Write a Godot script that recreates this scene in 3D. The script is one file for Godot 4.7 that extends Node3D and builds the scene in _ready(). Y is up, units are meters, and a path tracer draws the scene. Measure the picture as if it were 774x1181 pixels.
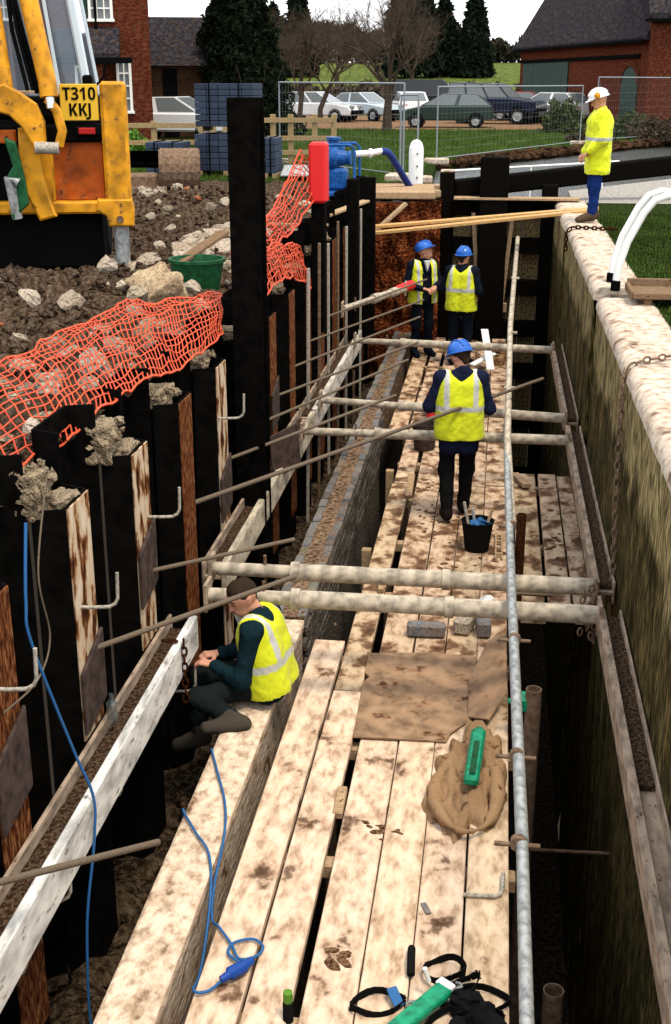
extends Node3D
# A narrow canal lock being rebuilt: y = 0 is the coping level, the lock runs along -z.

class MB:
	var v := PackedVector3Array()
	var n := PackedVector3Array()
	var c := PackedColorArray()
	var ix := PackedInt32Array()
	var col := Color(1, 1, 1)

	func quad(a: Vector3, b: Vector3, cc: Vector3, d: Vector3) -> void:   # counterclockwise from outside
		var s := v.size()
		var nn := (cc - a).cross(d - b)
		nn = nn.normalized() if nn.length_squared() > 1e-16 else Vector3.UP
		for p in [a, b, cc, d]:
			v.append(p)
			n.append(nn)
			c.append(col)
		ix.append_array([s, s + 2, s + 1, s, s + 3, s + 2])

	func tri(a: Vector3, b: Vector3, cc: Vector3) -> void:
		var s := v.size()
		var nn := (b - a).cross(cc - a)
		nn = nn.normalized() if nn.length_squared() > 1e-16 else Vector3.UP
		for p in [a, b, cc]:
			v.append(p)
			n.append(nn)
			c.append(col)
		ix.append_array([s, s + 2, s + 1])

	func box(t: Transform3D, size: Vector3, bev := 0.0) -> void:
		var h := size * 0.5
		var b := minf(bev, minf(h.x, minf(h.y, h.z)) * 0.9)
		var ax := [Vector3.RIGHT, Vector3.UP, Vector3.BACK]
		for a in 3:
			var u: Vector3 = ax[(a + 1) % 3]
			var w: Vector3 = ax[(a + 2) % 3]
			var hu := h[(a + 1) % 3] - b
			var hw := h[(a + 2) % 3] - b
			for s in [-1.0, 1.0]:
				var o: Vector3 = ax[a] * s * h[a]
				var p := [o - u * hu - w * hw, o + u * hu - w * hw, o + u * hu + w * hw, o - u * hu + w * hw]
				if s < 0:
					p.reverse()
				quad(t * p[0], t * p[1], t * p[2], t * p[3])
		if b <= 0.0:
			return
		for a in 3:
			var i := (a + 1) % 3
			var j := (a + 2) % 3
			var d: Vector3 = ax[a] * (h[a] - b)
			for s in [-1.0, 1.0]:
				for r in [-1.0, 1.0]:
					var e: Vector3 = ax[i] * s * h[i] + ax[j] * r * (h[j] - b)
					var f: Vector3 = ax[i] * s * (h[i] - b) + ax[j] * r * h[j]
					var p := [e - d, e + d, f + d, f - d]
					var nn: Vector3 = (p[1] - p[0]).cross(p[3] - p[0])
					if nn.dot(e + f) < 0:
						p.reverse()
					quad(t * p[0], t * p[1], t * p[2], t * p[3])
		for sx in [-1.0, 1.0]:
			for sy in [-1.0, 1.0]:
				for sz in [-1.0, 1.0]:
					var q := Vector3(sx, sy, sz)
					var p := [q * Vector3(h.x, h.y - b, h.z - b), q * Vector3(h.x - b, h.y, h.z - b), q * Vector3(h.x - b, h.y - b, h.z)]
					if sx * sy * sz < 0:
						p.reverse()
					tri(t * p[0], t * p[1], t * p[2])

	func bx(x0: float, x1: float, y0: float, y1: float, z0: float, z1: float, bev := 0.0) -> void:
		box(Transform3D(Basis(), Vector3((x0 + x1) / 2, (y0 + y1) / 2, (z0 + z1) / 2)), Vector3(absf(x1 - x0), absf(y1 - y0), absf(z1 - z0)), bev)

	func bar(a: Vector3, b: Vector3, w: float, h: float, bev := 0.0, up := Vector3.UP) -> void:   # box along a-b, w across, h along up
		var z := (b - a).normalized()
		var x := up.cross(z).normalized()
		box(Transform3D(Basis(x, z.cross(x), z), (a + b) / 2), Vector3(w, h, a.distance_to(b)), bev)

	func tube(pts: Array, r, sides := 8, caps := true) -> void:
		var m := pts.size()
		var s0 := v.size()
		var side := Vector3.ZERO
		for i in m:
			var p: Vector3 = pts[i]
			var d: Vector3 = (pts[mini(i + 1, m - 1)] - pts[maxi(i - 1, 0)]).normalized()
			if side == Vector3.ZERO:
				side = d.cross(Vector3.UP if absf(d.y) < 0.9 else Vector3.RIGHT).normalized()
			side = (side - d * side.dot(d)).normalized()
			var up := d.cross(side)
			var rr: float = r[i] if r is Array else r
			for k in sides:
				var a := TAU * k / sides
				var q := side * cos(a) + up * sin(a)
				v.append(p + q * rr)
				n.append(q)
				c.append(col)
		for i in m - 1:
			for k in sides:
				var a := s0 + i * sides + k
				var b := s0 + i * sides + (k + 1) % sides
				ix.append_array([a, a + sides, b, b, a + sides, b + sides])
		if caps:
			for e in 2:
				var base := s0 + e * (m - 1) * sides
				var nn: Vector3 = ((pts[0] - pts[1]) if e == 0 else (pts[m - 1] - pts[m - 2])).normalized()
				var s1 := v.size()
				for k in sides:
					v.append(v[base + k])
					n.append(nn)
					c.append(col)
				for k in range(1, sides - 1):
					ix.append_array([s1, s1 + k, s1 + k + 1] if e == 0 else [s1, s1 + k + 1, s1 + k])

	func lathe(t: Transform3D, prof: Array, seg := 16) -> void:   # prof: Vector2(radius, height), bottom to top on the outside
		var m := prof.size()
		for i in m - 1:
			var p: Vector2 = prof[i]
			var q: Vector2 = prof[i + 1]
			var d := (q - p).normalized()
			var s0 := v.size()
			for k in seg + 1:
				var a := TAU * k / seg
				var e := Vector3(cos(a), 0, sin(a))
				var nn := (t.basis * (e * d.y - Vector3.UP * d.x)).normalized()
				v.append(t * (e * p.x + Vector3.UP * p.y))
				v.append(t * (e * q.x + Vector3.UP * q.y))
				for z in 2:
					n.append(nn)
					c.append(col)
			for k in seg:
				var a := s0 + k * 2
				ix.append_array([a, a + 2, a + 1, a + 1, a + 2, a + 3])

	func prism(t: Transform3D, poly: Array, depth: float, bev := 0.0) -> void:   # polygon in local xy (counterclockwise), extruded along z, centred
		var pp := PackedVector2Array(poly)
		if Geometry2D.is_polygon_clockwise(pp):
			pp.reverse()
		var inner := pp
		if bev > 0:
			var off := Geometry2D.offset_polygon(pp, -bev, Geometry2D.JOIN_MITER)
			if off.size() == 1 and off[0].size() == pp.size():
				inner = off[0]
				if Geometry2D.is_polygon_clockwise(inner):
					inner.reverse()
				var best := 0
				for i in inner.size():
					if inner[i].distance_squared_to(pp[0]) < inner[best].distance_squared_to(pp[0]):
						best = i
				var turned := PackedVector2Array()
				for i in inner.size():
					turned.append(inner[(i + best) % inner.size()])
				inner = turned
			else:
				bev = 0.0
		var tr := Geometry2D.triangulate_polygon(inner)
		var hz := depth / 2
		var sgn := 1.0 if t.basis.determinant() > 0 else -1.0
		for i in range(0, tr.size(), 3):
			var a := inner[tr[i]]
			var b := inner[tr[i + 1]]
			var cc := inner[tr[i + 2]]
			if (b - a).cross(cc - a) < 0:
				var sw := b
				b = cc
				cc = sw
			tri(t * Vector3(a.x, a.y, hz), t * Vector3(b.x, b.y, hz), t * Vector3(cc.x, cc.y, hz))
			tri(t * Vector3(a.x, a.y, -hz), t * Vector3(cc.x, cc.y, -hz), t * Vector3(b.x, b.y, -hz))
		var m := pp.size()
		for i in m:
			var a := pp[i]
			var b := pp[(i + 1) % m]
			quad(t * Vector3(a.x, a.y, -hz + bev), t * Vector3(b.x, b.y, -hz + bev), t * Vector3(b.x, b.y, hz - bev), t * Vector3(a.x, a.y, hz - bev))
			if bev > 0:
				var ai := inner[i]
				var bi := inner[(i + 1) % m]
				quad(t * Vector3(a.x, a.y, hz - bev), t * Vector3(b.x, b.y, hz - bev), t * Vector3(bi.x, bi.y, hz), t * Vector3(ai.x, ai.y, hz))
				quad(t * Vector3(ai.x, ai.y, -hz), t * Vector3(bi.x, bi.y, -hz), t * Vector3(b.x, b.y, -hz + bev), t * Vector3(a.x, a.y, -hz + bev))

	func ball(t: Transform3D, seg := 12, rings := 8, top_only := false) -> void:
		var s0 := v.size()
		for i in rings + 1:
			var ph := PI * i / rings * (0.5 if top_only else 1.0)
			for k in seg + 1:
				var a := TAU * k / seg
				var q := Vector3(sin(ph) * cos(a), cos(ph), sin(ph) * sin(a))
				v.append(t * q)
				n.append((t.basis.inverse().transposed() * q).normalized())
				c.append(col)
		for i in rings:
			for k in seg:
				var a := s0 + i * (seg + 1) + k
				var b := a + seg + 1
				ix.append_array([a, b, a + 1, a + 1, b, b + 1])

	func stone(t: Transform3D, rg: RandomNumberGenerator, rough := 0.3, cuts := 5) -> void:   # a broken angular lump inside the unit ball
		var pts := []
		var lat := 5
		var lon := 7
		var planes := []
		for i in cuts:
			planes.append([Vector3(rg.randf_range(-1, 1), rg.randf_range(-1, 1), rg.randf_range(-1, 1)).normalized(), rg.randf_range(0.5, 0.85)])
		for i in lat + 1:
			var row := []
			for k in lon:
				var ph := PI * i / lat
				var a := TAU * (k + 0.5 * (i % 2)) / lon
				var q := Vector3(sin(ph) * cos(a), cos(ph), sin(ph) * sin(a)) * (1.0 + rg.randf_range(-rough, rough) * (1.0 if i > 0 and i < lat else 0.0))
				for pl in planes:
					var over: float = q.dot(pl[0]) - pl[1]
					if over > 0:
						q -= pl[0] * over
				row.append(t * q)
			pts.append(row)
		for i in lat:
			for k in lon:
				var k2 := (k + 1) % lon
				var a: Vector3 = pts[i][k]
				var b: Vector3 = pts[i][k2]
				var d: Vector3 = pts[i + 1][k]
				var e: Vector3 = pts[i + 1][k2]
				if i > 0:
					tri(a, b, d)
				if i < lat - 1:
					tri(b, e, d)
				elif i == lat - 1 and i > 0:
					pass

	func crag(c: Vector3, size: Vector3, f: FastNoiseLite, amp: float, freq: float, div := 7, round_it := 0.5, turn := Basis()) -> void:   # a solid rough lump
		var s0 := v.size()
		for a in 3:
			for sg in [-1.0, 1.0]:
				var b0 := v.size()
				for j in div + 1:
					for i in div + 1:
						var q := Vector3.ZERO
						q[a] = sg
						q[(a + 1) % 3] = 2.0 * i / div - 1.0
						q[(a + 2) % 3] = 2.0 * j / div - 1.0
						q = q.lerp(q.normalized() * 1.15, round_it)
						var w := c + q * size
						q *= 1.0 + amp * (f.get_noise_3d(w.x * freq, w.y * freq, w.z * freq) + 0.5 * f.get_noise_3d(w.x * freq * 2.7, w.y * freq * 2.7, w.z * freq * 2.7))
						v.append(c + turn * (q * size))
						n.append(Vector3.ZERO)
						this_color(f, w)
				for j in div:
					for i in div:
						var e := b0 + j * (div + 1) + i
						var g := e + div + 1
						ix.append_array([e, g, e + 1, e + 1, g, g + 1] if sg > 0 else [e, e + 1, g, e + 1, g + 1, g])
		var sum := {}
		for i in range(0, ix.size(), 3):
			if ix[i] < s0:
				continue
			var p := v[ix[i]]
			var nn := (v[ix[i + 2]] - p).cross(v[ix[i + 1]] - p)
			for k in 3:
				var key := (v[ix[i + k]] * 2000.0).round()
				sum[key] = sum.get(key, Vector3.ZERO) + nn
		for i in range(s0, v.size()):
			n[i] = sum.get((v[i] * 2000.0).round(), Vector3.UP).normalized()

	func this_color(f: FastNoiseLite, w: Vector3) -> void:
		var k := 1.0 + 0.45 * f.get_noise_3d(w.x * 9, w.y * 9, w.z * 9)
		c.append(Color(col.r * k, col.g * k, col.b * k))

	func mesh(off := Vector3.ZERO) -> ArrayMesh:
		var a := []
		a.resize(Mesh.ARRAY_MAX)
		var vv := v
		if off != Vector3.ZERO:
			vv = PackedVector3Array()
			vv.resize(v.size())
			for i in v.size():
				vv[i] = v[i] - off
		a[Mesh.ARRAY_VERTEX] = vv
		a[Mesh.ARRAY_NORMAL] = n
		a[Mesh.ARRAY_COLOR] = c
		a[Mesh.ARRAY_INDEX] = ix
		var m := ArrayMesh.new()
		m.add_surface_from_arrays(Mesh.PRIMITIVE_TRIANGLES, a)
		return m

var used := {}
var M := {}
var T := {}
var rng := RandomNumberGenerator.new()
var nz := FastNoiseLite.new()

func V(x: float, y: float, z: float) -> Vector3:
	return Vector3(x, y, z)

func at(p: Vector3, ry := 0.0, s := Vector3.ONE) -> Transform3D:
	return Transform3D(Basis(Vector3.UP, ry) * Basis.from_scale(s), p)

func numbered(called: String) -> String:
	used[called] = used.get(called, 0) + 1
	return called if used[called] == 1 else "%s_%03d" % [called, used[called] - 1]

func thing(called: String, label: String, category: String, base := Vector3.ZERO, group := "", ry := 0.0) -> Node3D:
	var o := Node3D.new()
	o.name = numbered(called)
	add_child(o)
	o.position = base
	o.rotation.y = ry
	mark(o, label, category, group)
	o.set_meta("o", base)
	return o

func mark(o: Node, label: String, category: String, group := "", kind := "") -> void:
	o.set_meta("label", label)
	o.set_meta("category", category)
	if group:
		o.set_meta("group", group)
	if kind:
		o.set_meta("kind", kind)

# one mesh under a parent; mb is in world coordinates unless loc
func part(parent: Node3D, called: String, mb: MB, m: Material, loc := false, label := "") -> MeshInstance3D:
	var o := MeshInstance3D.new()
	o.name = called
	var off: Vector3 = Vector3.ZERO if loc else parent.get_meta("o", Vector3.ZERO)
	o.mesh = mb.mesh(off)
	o.material_override = null
	o.set_surface_override_material(0, m)
	o.set_meta("o", off)
	if label:
		o.set_meta("label", label)
	parent.add_child(o, true)
	return o

func solo(called: String, label: String, category: String, mb: MB, m: Material, base := Vector3.ZERO, group := "", loc := false) -> MeshInstance3D:
	var o := MeshInstance3D.new()
	o.name = numbered(called)
	o.mesh = mb.mesh(Vector3.ZERO if loc else base)
	o.set_surface_override_material(0, m)
	add_child(o)
	o.position = base
	o.set_meta("o", base)
	mark(o, label, category, group)
	return o

func struct(called: String, mb: MB, m: Material) -> MeshInstance3D:
	var o := MeshInstance3D.new()
	o.name = numbered(called)
	o.mesh = mb.mesh()
	o.set_surface_override_material(0, m)
	add_child(o)
	o.set_meta("kind", "structure")
	o.set_meta("o", Vector3.ZERO)
	return o

func copy(o: Node3D, called: String, pos: Vector3, ry := 0.0, label := "") -> Node3D:
	var d: Node3D = o.duplicate()
	d.name = numbered(called)
	add_child(d)
	d.position = pos
	d.rotation.y = ry
	if label:
		d.set_meta("label", label)
	return d

# ---- procedural textures
func tex(called: String, size: int, freq: float, octaves: int, stops: Array, sd := 1, type := FastNoiseLite.TYPE_SIMPLEX_SMOOTH, lo := 0.0, hi := 1.0, gain := 0.55) -> void:
	# stops: [t, Color] pairs, colours sRGB with alpha
	var f := FastNoiseLite.new()
	f.noise_type = type
	f.seed = sd
	f.frequency = freq
	f.fractal_octaves = octaves
	f.fractal_gain = gain
	var im := f.get_seamless_image(size, size)
	im.convert(Image.FORMAT_L8)
	var src := im.get_data()
	var g := Gradient.new()
	g.offsets = PackedFloat32Array(stops.map(func(s): return s[0]))
	g.colors = PackedColorArray(stops.map(func(s): return s[1]))
	var lut := []
	for i in 256:
		lut.append(g.sample(clampf((i / 255.0 - lo) / (hi - lo), 0, 1)))
	var dst := PackedByteArray()
	dst.resize(size * size * 4)
	for i in size * size:
		var q: Color = lut[src[i]]
		var j := i * 4
		dst[j] = q.r8
		dst[j + 1] = q.g8
		dst[j + 2] = q.b8
		dst[j + 3] = q.a8
	T[called] = ImageTexture.create_from_image(Image.create_from_data(size, size, false, Image.FORMAT_RGBA8, dst))

func grey(x: float, a := 1.0) -> Color:
	return Color(x, x, x, a)

# colour is a real-world linear base colour
func mat(called: String, r: float, g: float, b: float, rough := 0.9, t := "", sc = 1.0, o := {}) -> StandardMaterial3D:
	var m := StandardMaterial3D.new()
	m.resource_name = called
	m.albedo_color = Color(r, g, b).linear_to_srgb()
	m.roughness = rough
	m.metallic_specular = o.get("spec", 0.12 if rough >= 0.85 else 0.3)
	m.metallic = o.get("metal", 0.0)
	m.vertex_color_use_as_albedo = true
	var s: Vector3 = sc if sc is Vector3 else Vector3.ONE * sc
	m.uv1_triplanar = true
	m.uv1_world_triplanar = not o.get("own", false)
	m.uv1_triplanar_sharpness = 4.0
	m.uv1_scale = s
	if t:
		m.albedo_texture = T[t]
	if o.has("bump"):
		m.heightmap_enabled = true
		m.heightmap_texture = T[o.bump]
		m.heightmap_scale = o.get("bump_cm", 1.0)
	if o.has("over"):
		m.detail_enabled = true
		m.detail_albedo = T[o.over]
		m.detail_uv_layer = BaseMaterial3D.DETAIL_UV_2
		m.uv2_triplanar = true
		m.uv2_world_triplanar = not o.get("own", false)
		m.uv2_triplanar_sharpness = 4.0
		var os = o.get("over_sc", 1.0)
		m.uv2_scale = os if os is Vector3 else Vector3.ONE * os
	if o.has("rim"):
		m.rim_enabled = true
		m.rim = o.rim
	if o.has("coat"):
		m.clearcoat_enabled = true
		m.clearcoat = o.coat
		m.clearcoat_roughness = 0.1
	if o.has("alpha"):
		m.transparency = BaseMaterial3D.TRANSPARENCY_ALPHA
		m.albedo_color.a = o.alpha
	if o.has("back"):
		m.backlight_enabled = true
		m.backlight = o.back
	M[called] = m
	return m

var crease := 0.0
func folds(p: Vector3) -> float:
	return nz.get_noise_3d(p.x * 5.0 + p.y * 3.0, p.y * 4.0 - p.x * 2.0, p.z * 5.0 + p.y * 2.0) + 0.35 * nz.get_noise_3d(p.x * 17.0, p.y * 12.0 + p.x * 6.0, p.z * 17.0)

# ---- smooth-union surfaces (people, sacks): bones are [a, b, ra, rb]
func blend(mb: MB, bones: Array, cell: float, k: float, color_of = null, keep = null) -> void:
	var lo := Vector3.INF
	var hi := -Vector3.INF
	for b in bones:
		var r: float = maxf(b[2], b[3]) + cell * 3
		for e in 2:
			lo = lo.min(b[e] - Vector3.ONE * r)
			hi = hi.max(b[e] + Vector3.ONE * r)
	var nx := int((hi.x - lo.x) / cell) + 2
	var ny := int((hi.y - lo.y) / cell) + 2
	var nzz := int((hi.z - lo.z) / cell) + 2
	var sy := nx
	var sz := nx * ny
	var acc := PackedFloat32Array()
	acc.resize(nx * ny * nzz)
	for b in bones:
		var a: Vector3 = b[0]
		var e: Vector3 = b[1]
		var ra: float = b[2]
		var dr: float = b[3] - b[2]
		var ab := e - a
		var l2 := maxf(ab.length_squared(), 1e-9)
		var mg: float = maxf(b[2], b[3]) + maxf(2.5 * cell, 2.0 / k)
		var l := ((a.min(e) - Vector3.ONE * mg - lo) / cell).floor()
		var h := ((a.max(e) + Vector3.ONE * mg - lo) / cell).ceil()
		for z in range(maxi(0, int(l.z)), mini(nzz - 1, int(h.z)) + 1):
			for y in range(maxi(0, int(l.y)), mini(ny - 1, int(h.y)) + 1):
				var i := z * sz + y * sy
				for x in range(maxi(0, int(l.x)), mini(nx - 1, int(h.x)) + 1):
					var p := lo + Vector3(x, y, z) * cell - a
					var t := clampf(p.dot(ab) / l2, 0, 1)
					var d := (p - ab * t).length() - ra - dr * t
					if d < mg:
						acc[i + x] += exp(-k * d)
	var where := {}
	var offs := [0, 1, sy, sy + 1, sz, sz + 1, sz + sy, sz + sy + 1]
	var cor := [Vector3(0, 0, 0), Vector3(1, 0, 0), Vector3(0, 1, 0), Vector3(1, 1, 0), Vector3(0, 0, 1), Vector3(1, 0, 1), Vector3(0, 1, 1), Vector3(1, 1, 1)]
	var edges := [[0, 1], [2, 3], [4, 5], [6, 7], [0, 2], [1, 3], [4, 6], [5, 7], [0, 4], [1, 5], [2, 6], [3, 7]]
	var base := mb.v.size()
	for z in nzz - 1:
		for y in ny - 1:
			var row := z * sz + y * sy
			for x in nx - 1:
				var i := row + x
				var m := 0
				for q in 8:
					if acc[i + offs[q]] > 1.0:
						m |= 1 << q
				if m == 0 or m == 255:
					continue
				var d := []
				for q in 8:
					d.append(-log(maxf(acc[i + offs[q]], 1e-6)) / k)
				var s := Vector3.ZERO
				var cnt := 0
				for e in edges:
					var d0: float = d[e[0]]
					var d1: float = d[e[1]]
					if (d0 < 0) != (d1 < 0):
						s += cor[e[0]].lerp(cor[e[1]], d0 / (d0 - d1))
						cnt += 1
				if cnt == 0:
					continue
				var g := Vector3(d[1] + d[3] + d[5] + d[7] - d[0] - d[2] - d[4] - d[6], d[2] + d[3] + d[6] + d[7] - d[0] - d[1] - d[4] - d[5], d[4] + d[5] + d[6] + d[7] - d[0] - d[1] - d[2] - d[3])
				where[i] = mb.v.size()
				var p := lo + (Vector3(x, y, z) + s / cnt) * cell
				g = g.normalized()
				if crease > 0.0:   # soft folds of cloth
					var f0 := folds(p)
					var gr := Vector3(folds(p + Vector3(0.01, 0, 0)) - f0, folds(p + Vector3(0, 0.01, 0)) - f0, folds(p + Vector3(0, 0, 0.01)) - f0) / 0.01
					p += g * crease * f0
					g = (g - (gr - g * gr.dot(g)) * crease).normalized()
				mb.v.append(p)
				mb.n.append(g)
				mb.c.append(color_of.call(p, g) if color_of != null else mb.col)
	for i in where:
		for ax in 3:
			var st: int = [1, sy, sz][ax]
			var in0 := acc[i] > 1.0
			if in0 == (acc[i + st] > 1.0):
				continue
			var s1: int = [sy, sz, 1][ax]
			var s2: int = [sz, 1, sy][ax]
			if not (where.has(i - s1) and where.has(i - s2) and where.has(i - s1 - s2)):
				continue
			var a: int = where[i]
			var b: int = where[i - s1]
			var cc: int = where[i - s1 - s2]
			var e: int = where[i - s2]
			if keep != null and not (keep.call(mb.v[a]) and keep.call(mb.v[cc])):
				continue
			var gn := (mb.v[cc] - mb.v[a]).cross(mb.v[e] - mb.v[b])
			if gn.dot(mb.n[a] + mb.n[cc]) > 0:
				mb.ix.append_array([a, cc, b, a, e, cc])
			else:
				mb.ix.append_array([a, b, cc, a, cc, e])
	if base == mb.v.size():
		push_warning("empty blend")

func ss(a: float, b: float, x: float) -> float:
	return smoothstep(a, b, x)

func _ready() -> void:
	rng.seed = 7
	nz.seed = 3
	nz.frequency = 1.0
	nz.fractal_octaves = 3
	# ---- camera, sky, sun, exposure
	var cam := Camera3D.new()
	cam.name = "camera"
	add_child(cam)
	cam.position = V(0, 1.85, 0)
	cam.rotation = V(deg_to_rad(-19.49), deg_to_rad(7.48), 0)
	cam.fov = 45.73
	cam.near = 0.05
	cam.far = 2000
	cam.current = true
	var env := Environment.new()
	env.background_mode = Environment.BG_SKY
	var sm := ProceduralSkyMaterial.new()
	sm.sky_top_color = Color(0.86, 0.89, 0.93)
	sm.sky_horizon_color = Color(0.97, 0.97, 0.97)
	sm.sky_curve = 0.2
	sm.ground_bottom_color = Color(0.15, 0.13, 0.11)
	sm.ground_horizon_color = Color(0.5, 0.5, 0.48)
	var sky := Sky.new()
	sky.sky_material = sm
	env.sky = sky
	env.tonemap_mode = Environment.TONE_MAPPER_LINEAR
	env.tonemap_exposure = 2.35
	env.sdfgi_enabled = true
	env.ssao_enabled = true
	env.ssil_enabled = true
	var we := WorldEnvironment.new()
	we.name = "world_environment"
	we.environment = env
	add_child(we)
	var sun := DirectionalLight3D.new()
	sun.name = "sun"
	sun.light_energy = 0.5
	sun.light_angular_distance = 14.0
	sun.light_color = Color(1.0, 0.96, 0.88)
	sun.shadow_enabled = true
	add_child(sun)
	sun.look_at_from_position(V(4, 14, 4), V(0, 0, 0))
	# ---- the place
	textures()
	materials()
	setting()
	lock_walls()
	sheet_piles()
	decks()
	walings_and_struts()
	lock_gate()
	bank_things()
	digger()
	buildings()
	vegetation()
	cars()
	fences()
	deck_things()
	people()

func textures() -> void:
	tex("grain", 1024, 0.03, 5, [[0.0, Color(0.62, 0.52, 0.43)], [0.25, Color(0.84, 0.77, 0.69)], [0.5, Color(0.95, 0.91, 0.86)], [1.0, Color(1, 0.99, 0.96)]], 11, FastNoiseLite.TYPE_SIMPLEX_SMOOTH, 0.15, 0.8)
	tex("board", 1024, 0.009, 7, [[0.0, Color(0.7, 0.64, 0.59)], [0.3, Color(0.85, 0.81, 0.77)], [0.55, Color(0.94, 0.91, 0.88)], [1.0, Color(1, 0.99, 0.97)]], 31, FastNoiseLite.TYPE_SIMPLEX_SMOOTH, 0.15, 0.85, 0.62)
	tex("mud_heavy", 1024, 0.008, 6, [[0.0, Color(0.26, 0.17, 0.11, 0.95)], [0.3, Color(0.38, 0.26, 0.18, 0.85)], [0.4, Color(0.5, 0.37, 0.27, 0.5)], [0.5, Color(0.62, 0.5, 0.4, 0.25)], [0.66, Color(0.66, 0.57, 0.48, 0.08)], [0.8, Color(0.7, 0.62, 0.54, 0.0)], [1.0, Color(0.7, 0.6, 0.5, 0.0)]], 33, FastNoiseLite.TYPE_SIMPLEX_SMOOTH, 0.12, 0.88, 0.55)
	tex("patch", 512, 0.012, 6, [[0.0, grey(0.66)], [0.5, grey(0.88)], [1.0, grey(1.0)]], 12, FastNoiseLite.TYPE_SIMPLEX_SMOOTH, 0.15, 0.85)
	tex("speck", 1024, 0.03, 6, [[0.0, grey(0.55)], [0.35, grey(0.86)], [0.6, grey(0.95)], [1.0, grey(1.0)]], 13, FastNoiseLite.TYPE_SIMPLEX_SMOOTH, 0.15, 0.85)
	tex("bumpy", 512, 0.03, 5, [[0.0, grey(0.0)], [1.0, grey(1.0)]], 14, FastNoiseLite.TYPE_SIMPLEX_SMOOTH, 0.15, 0.85)
	tex("mud_over", 1024, 0.007, 7, [[0.0, Color(0.26, 0.17, 0.11, 0.95)], [0.14, Color(0.34, 0.23, 0.16, 0.8)], [0.22, Color(0.5, 0.37, 0.27, 0.45)], [0.36, Color(0.62, 0.5, 0.4, 0.24)], [0.52, Color(0.66, 0.57, 0.48, 0.12)], [0.7, Color(0.7, 0.62, 0.54, 0.0)], [1.0, Color(0.7, 0.6, 0.5, 0.0)]], 15, FastNoiseLite.TYPE_SIMPLEX_SMOOTH, 0.1, 0.9, 0.6)
	tex("spots", 1024, 0.022, 6, [[0.0, Color(0.14, 0.09, 0.06, 0.9)], [0.1, Color(0.22, 0.14, 0.09, 0.75)], [0.17, Color(0.4, 0.29, 0.2, 0.3)], [0.3, Color(0.5, 0.4, 0.3, 0.08)], [0.45, Color(0.5, 0.4, 0.3, 0.0)], [1.0, Color(0.5, 0.4, 0.3, 0.0)]], 16, FastNoiseLite.TYPE_SIMPLEX_SMOOTH, 0.1, 0.9)
	tex("flecks", 1024, 0.07, 3, [[0.0, Color(0.12, 0.08, 0.05, 0.95)], [0.07, Color(0.2, 0.13, 0.09, 0.8)], [0.12, Color(0.4, 0.3, 0.2, 0.0)], [1.0, Color(0.5, 0.4, 0.3, 0.0)]], 26, FastNoiseLite.TYPE_SIMPLEX_SMOOTH, 0.1, 0.9)
	tex("rust", 512, 0.03, 6, [[0.0, Color(0.3, 0.18, 0.12)], [0.4, Color(0.52, 0.36, 0.26)], [0.6, Color(0.66, 0.5, 0.38)], [0.8, Color(0.78, 0.64, 0.52)], [1.0, Color(0.92, 0.84, 0.74)]], 17, FastNoiseLite.TYPE_SIMPLEX_SMOOTH, 0.15, 0.85)
	tex("cement", 512, 0.012, 6, [[0.0, Color(0.2, 0.11, 0.07, 1)], [0.25, Color(0.45, 0.28, 0.17, 1)], [0.42, Color(0.66, 0.5, 0.36, 1)], [0.55, Color(0.9, 0.83, 0.74, 1)], [1.0, Color(0.98, 0.96, 0.92, 1)]], 18, FastNoiseLite.TYPE_SIMPLEX_SMOOTH, 0.15, 0.85)
	tex("soil", 512, 0.03, 6, [[0.0, Color(0.4, 0.35, 0.3)], [0.45, Color(0.75, 0.68, 0.62)], [0.7, Color(0.9, 0.85, 0.8)], [1.0, Color(1, 1, 1)]], 19, FastNoiseLite.TYPE_SIMPLEX_SMOOTH, 0.15, 0.85)
	tex("algae", 1024, 0.03, 6, [[0.0, Color(0.10, 0.11, 0.05, 1.0)], [0.3, Color(0.17, 0.17, 0.09, 0.85)], [0.48, Color(0.30, 0.28, 0.17, 0.5)], [0.62, Color(0.42, 0.38, 0.27, 0.2)], [0.75, Color(0.5, 0.45, 0.35, 0.0)], [1.0, Color(0.5, 0.45, 0.35, 0.0)]], 20, FastNoiseLite.TYPE_SIMPLEX_SMOOTH, 0.15, 0.85)
	tex("streak", 1024, 0.03, 6, [[0.0, Color(0.25, 0.25, 0.16)], [0.35, Color(0.5, 0.48, 0.34)], [0.55, Color(0.72, 0.66, 0.5)], [0.75, Color(0.95, 0.88, 0.68)], [1.0, Color(1, 0.97, 0.8)]], 24, FastNoiseLite.TYPE_SIMPLEX_SMOOTH, 0.15, 0.85)
	tex("brick", 512, 0.05, 3, [[0.0, Color(0.5, 0.42, 0.4)], [0.5, Color(0.85, 0.8, 0.76)], [1.0, Color(1, 1, 1)]], 21, FastNoiseLite.TYPE_CELLULAR, 0.1, 0.9)
	tex("weave", 256, 0.12, 2, [[0.0, grey(0.72)], [0.5, grey(0.9)], [1.0, grey(1.0)]], 22, FastNoiseLite.TYPE_SIMPLEX_SMOOTH, 0.2, 0.8)
	tex("grassy", 512, 0.03, 5, [[0.0, Color(0.45, 0.5, 0.3)], [0.5, Color(0.8, 0.85, 0.6)], [1.0, Color(1.0, 0.98, 0.8)]], 23, FastNoiseLite.TYPE_SIMPLEX_SMOOTH, 0.2, 0.8)

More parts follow.
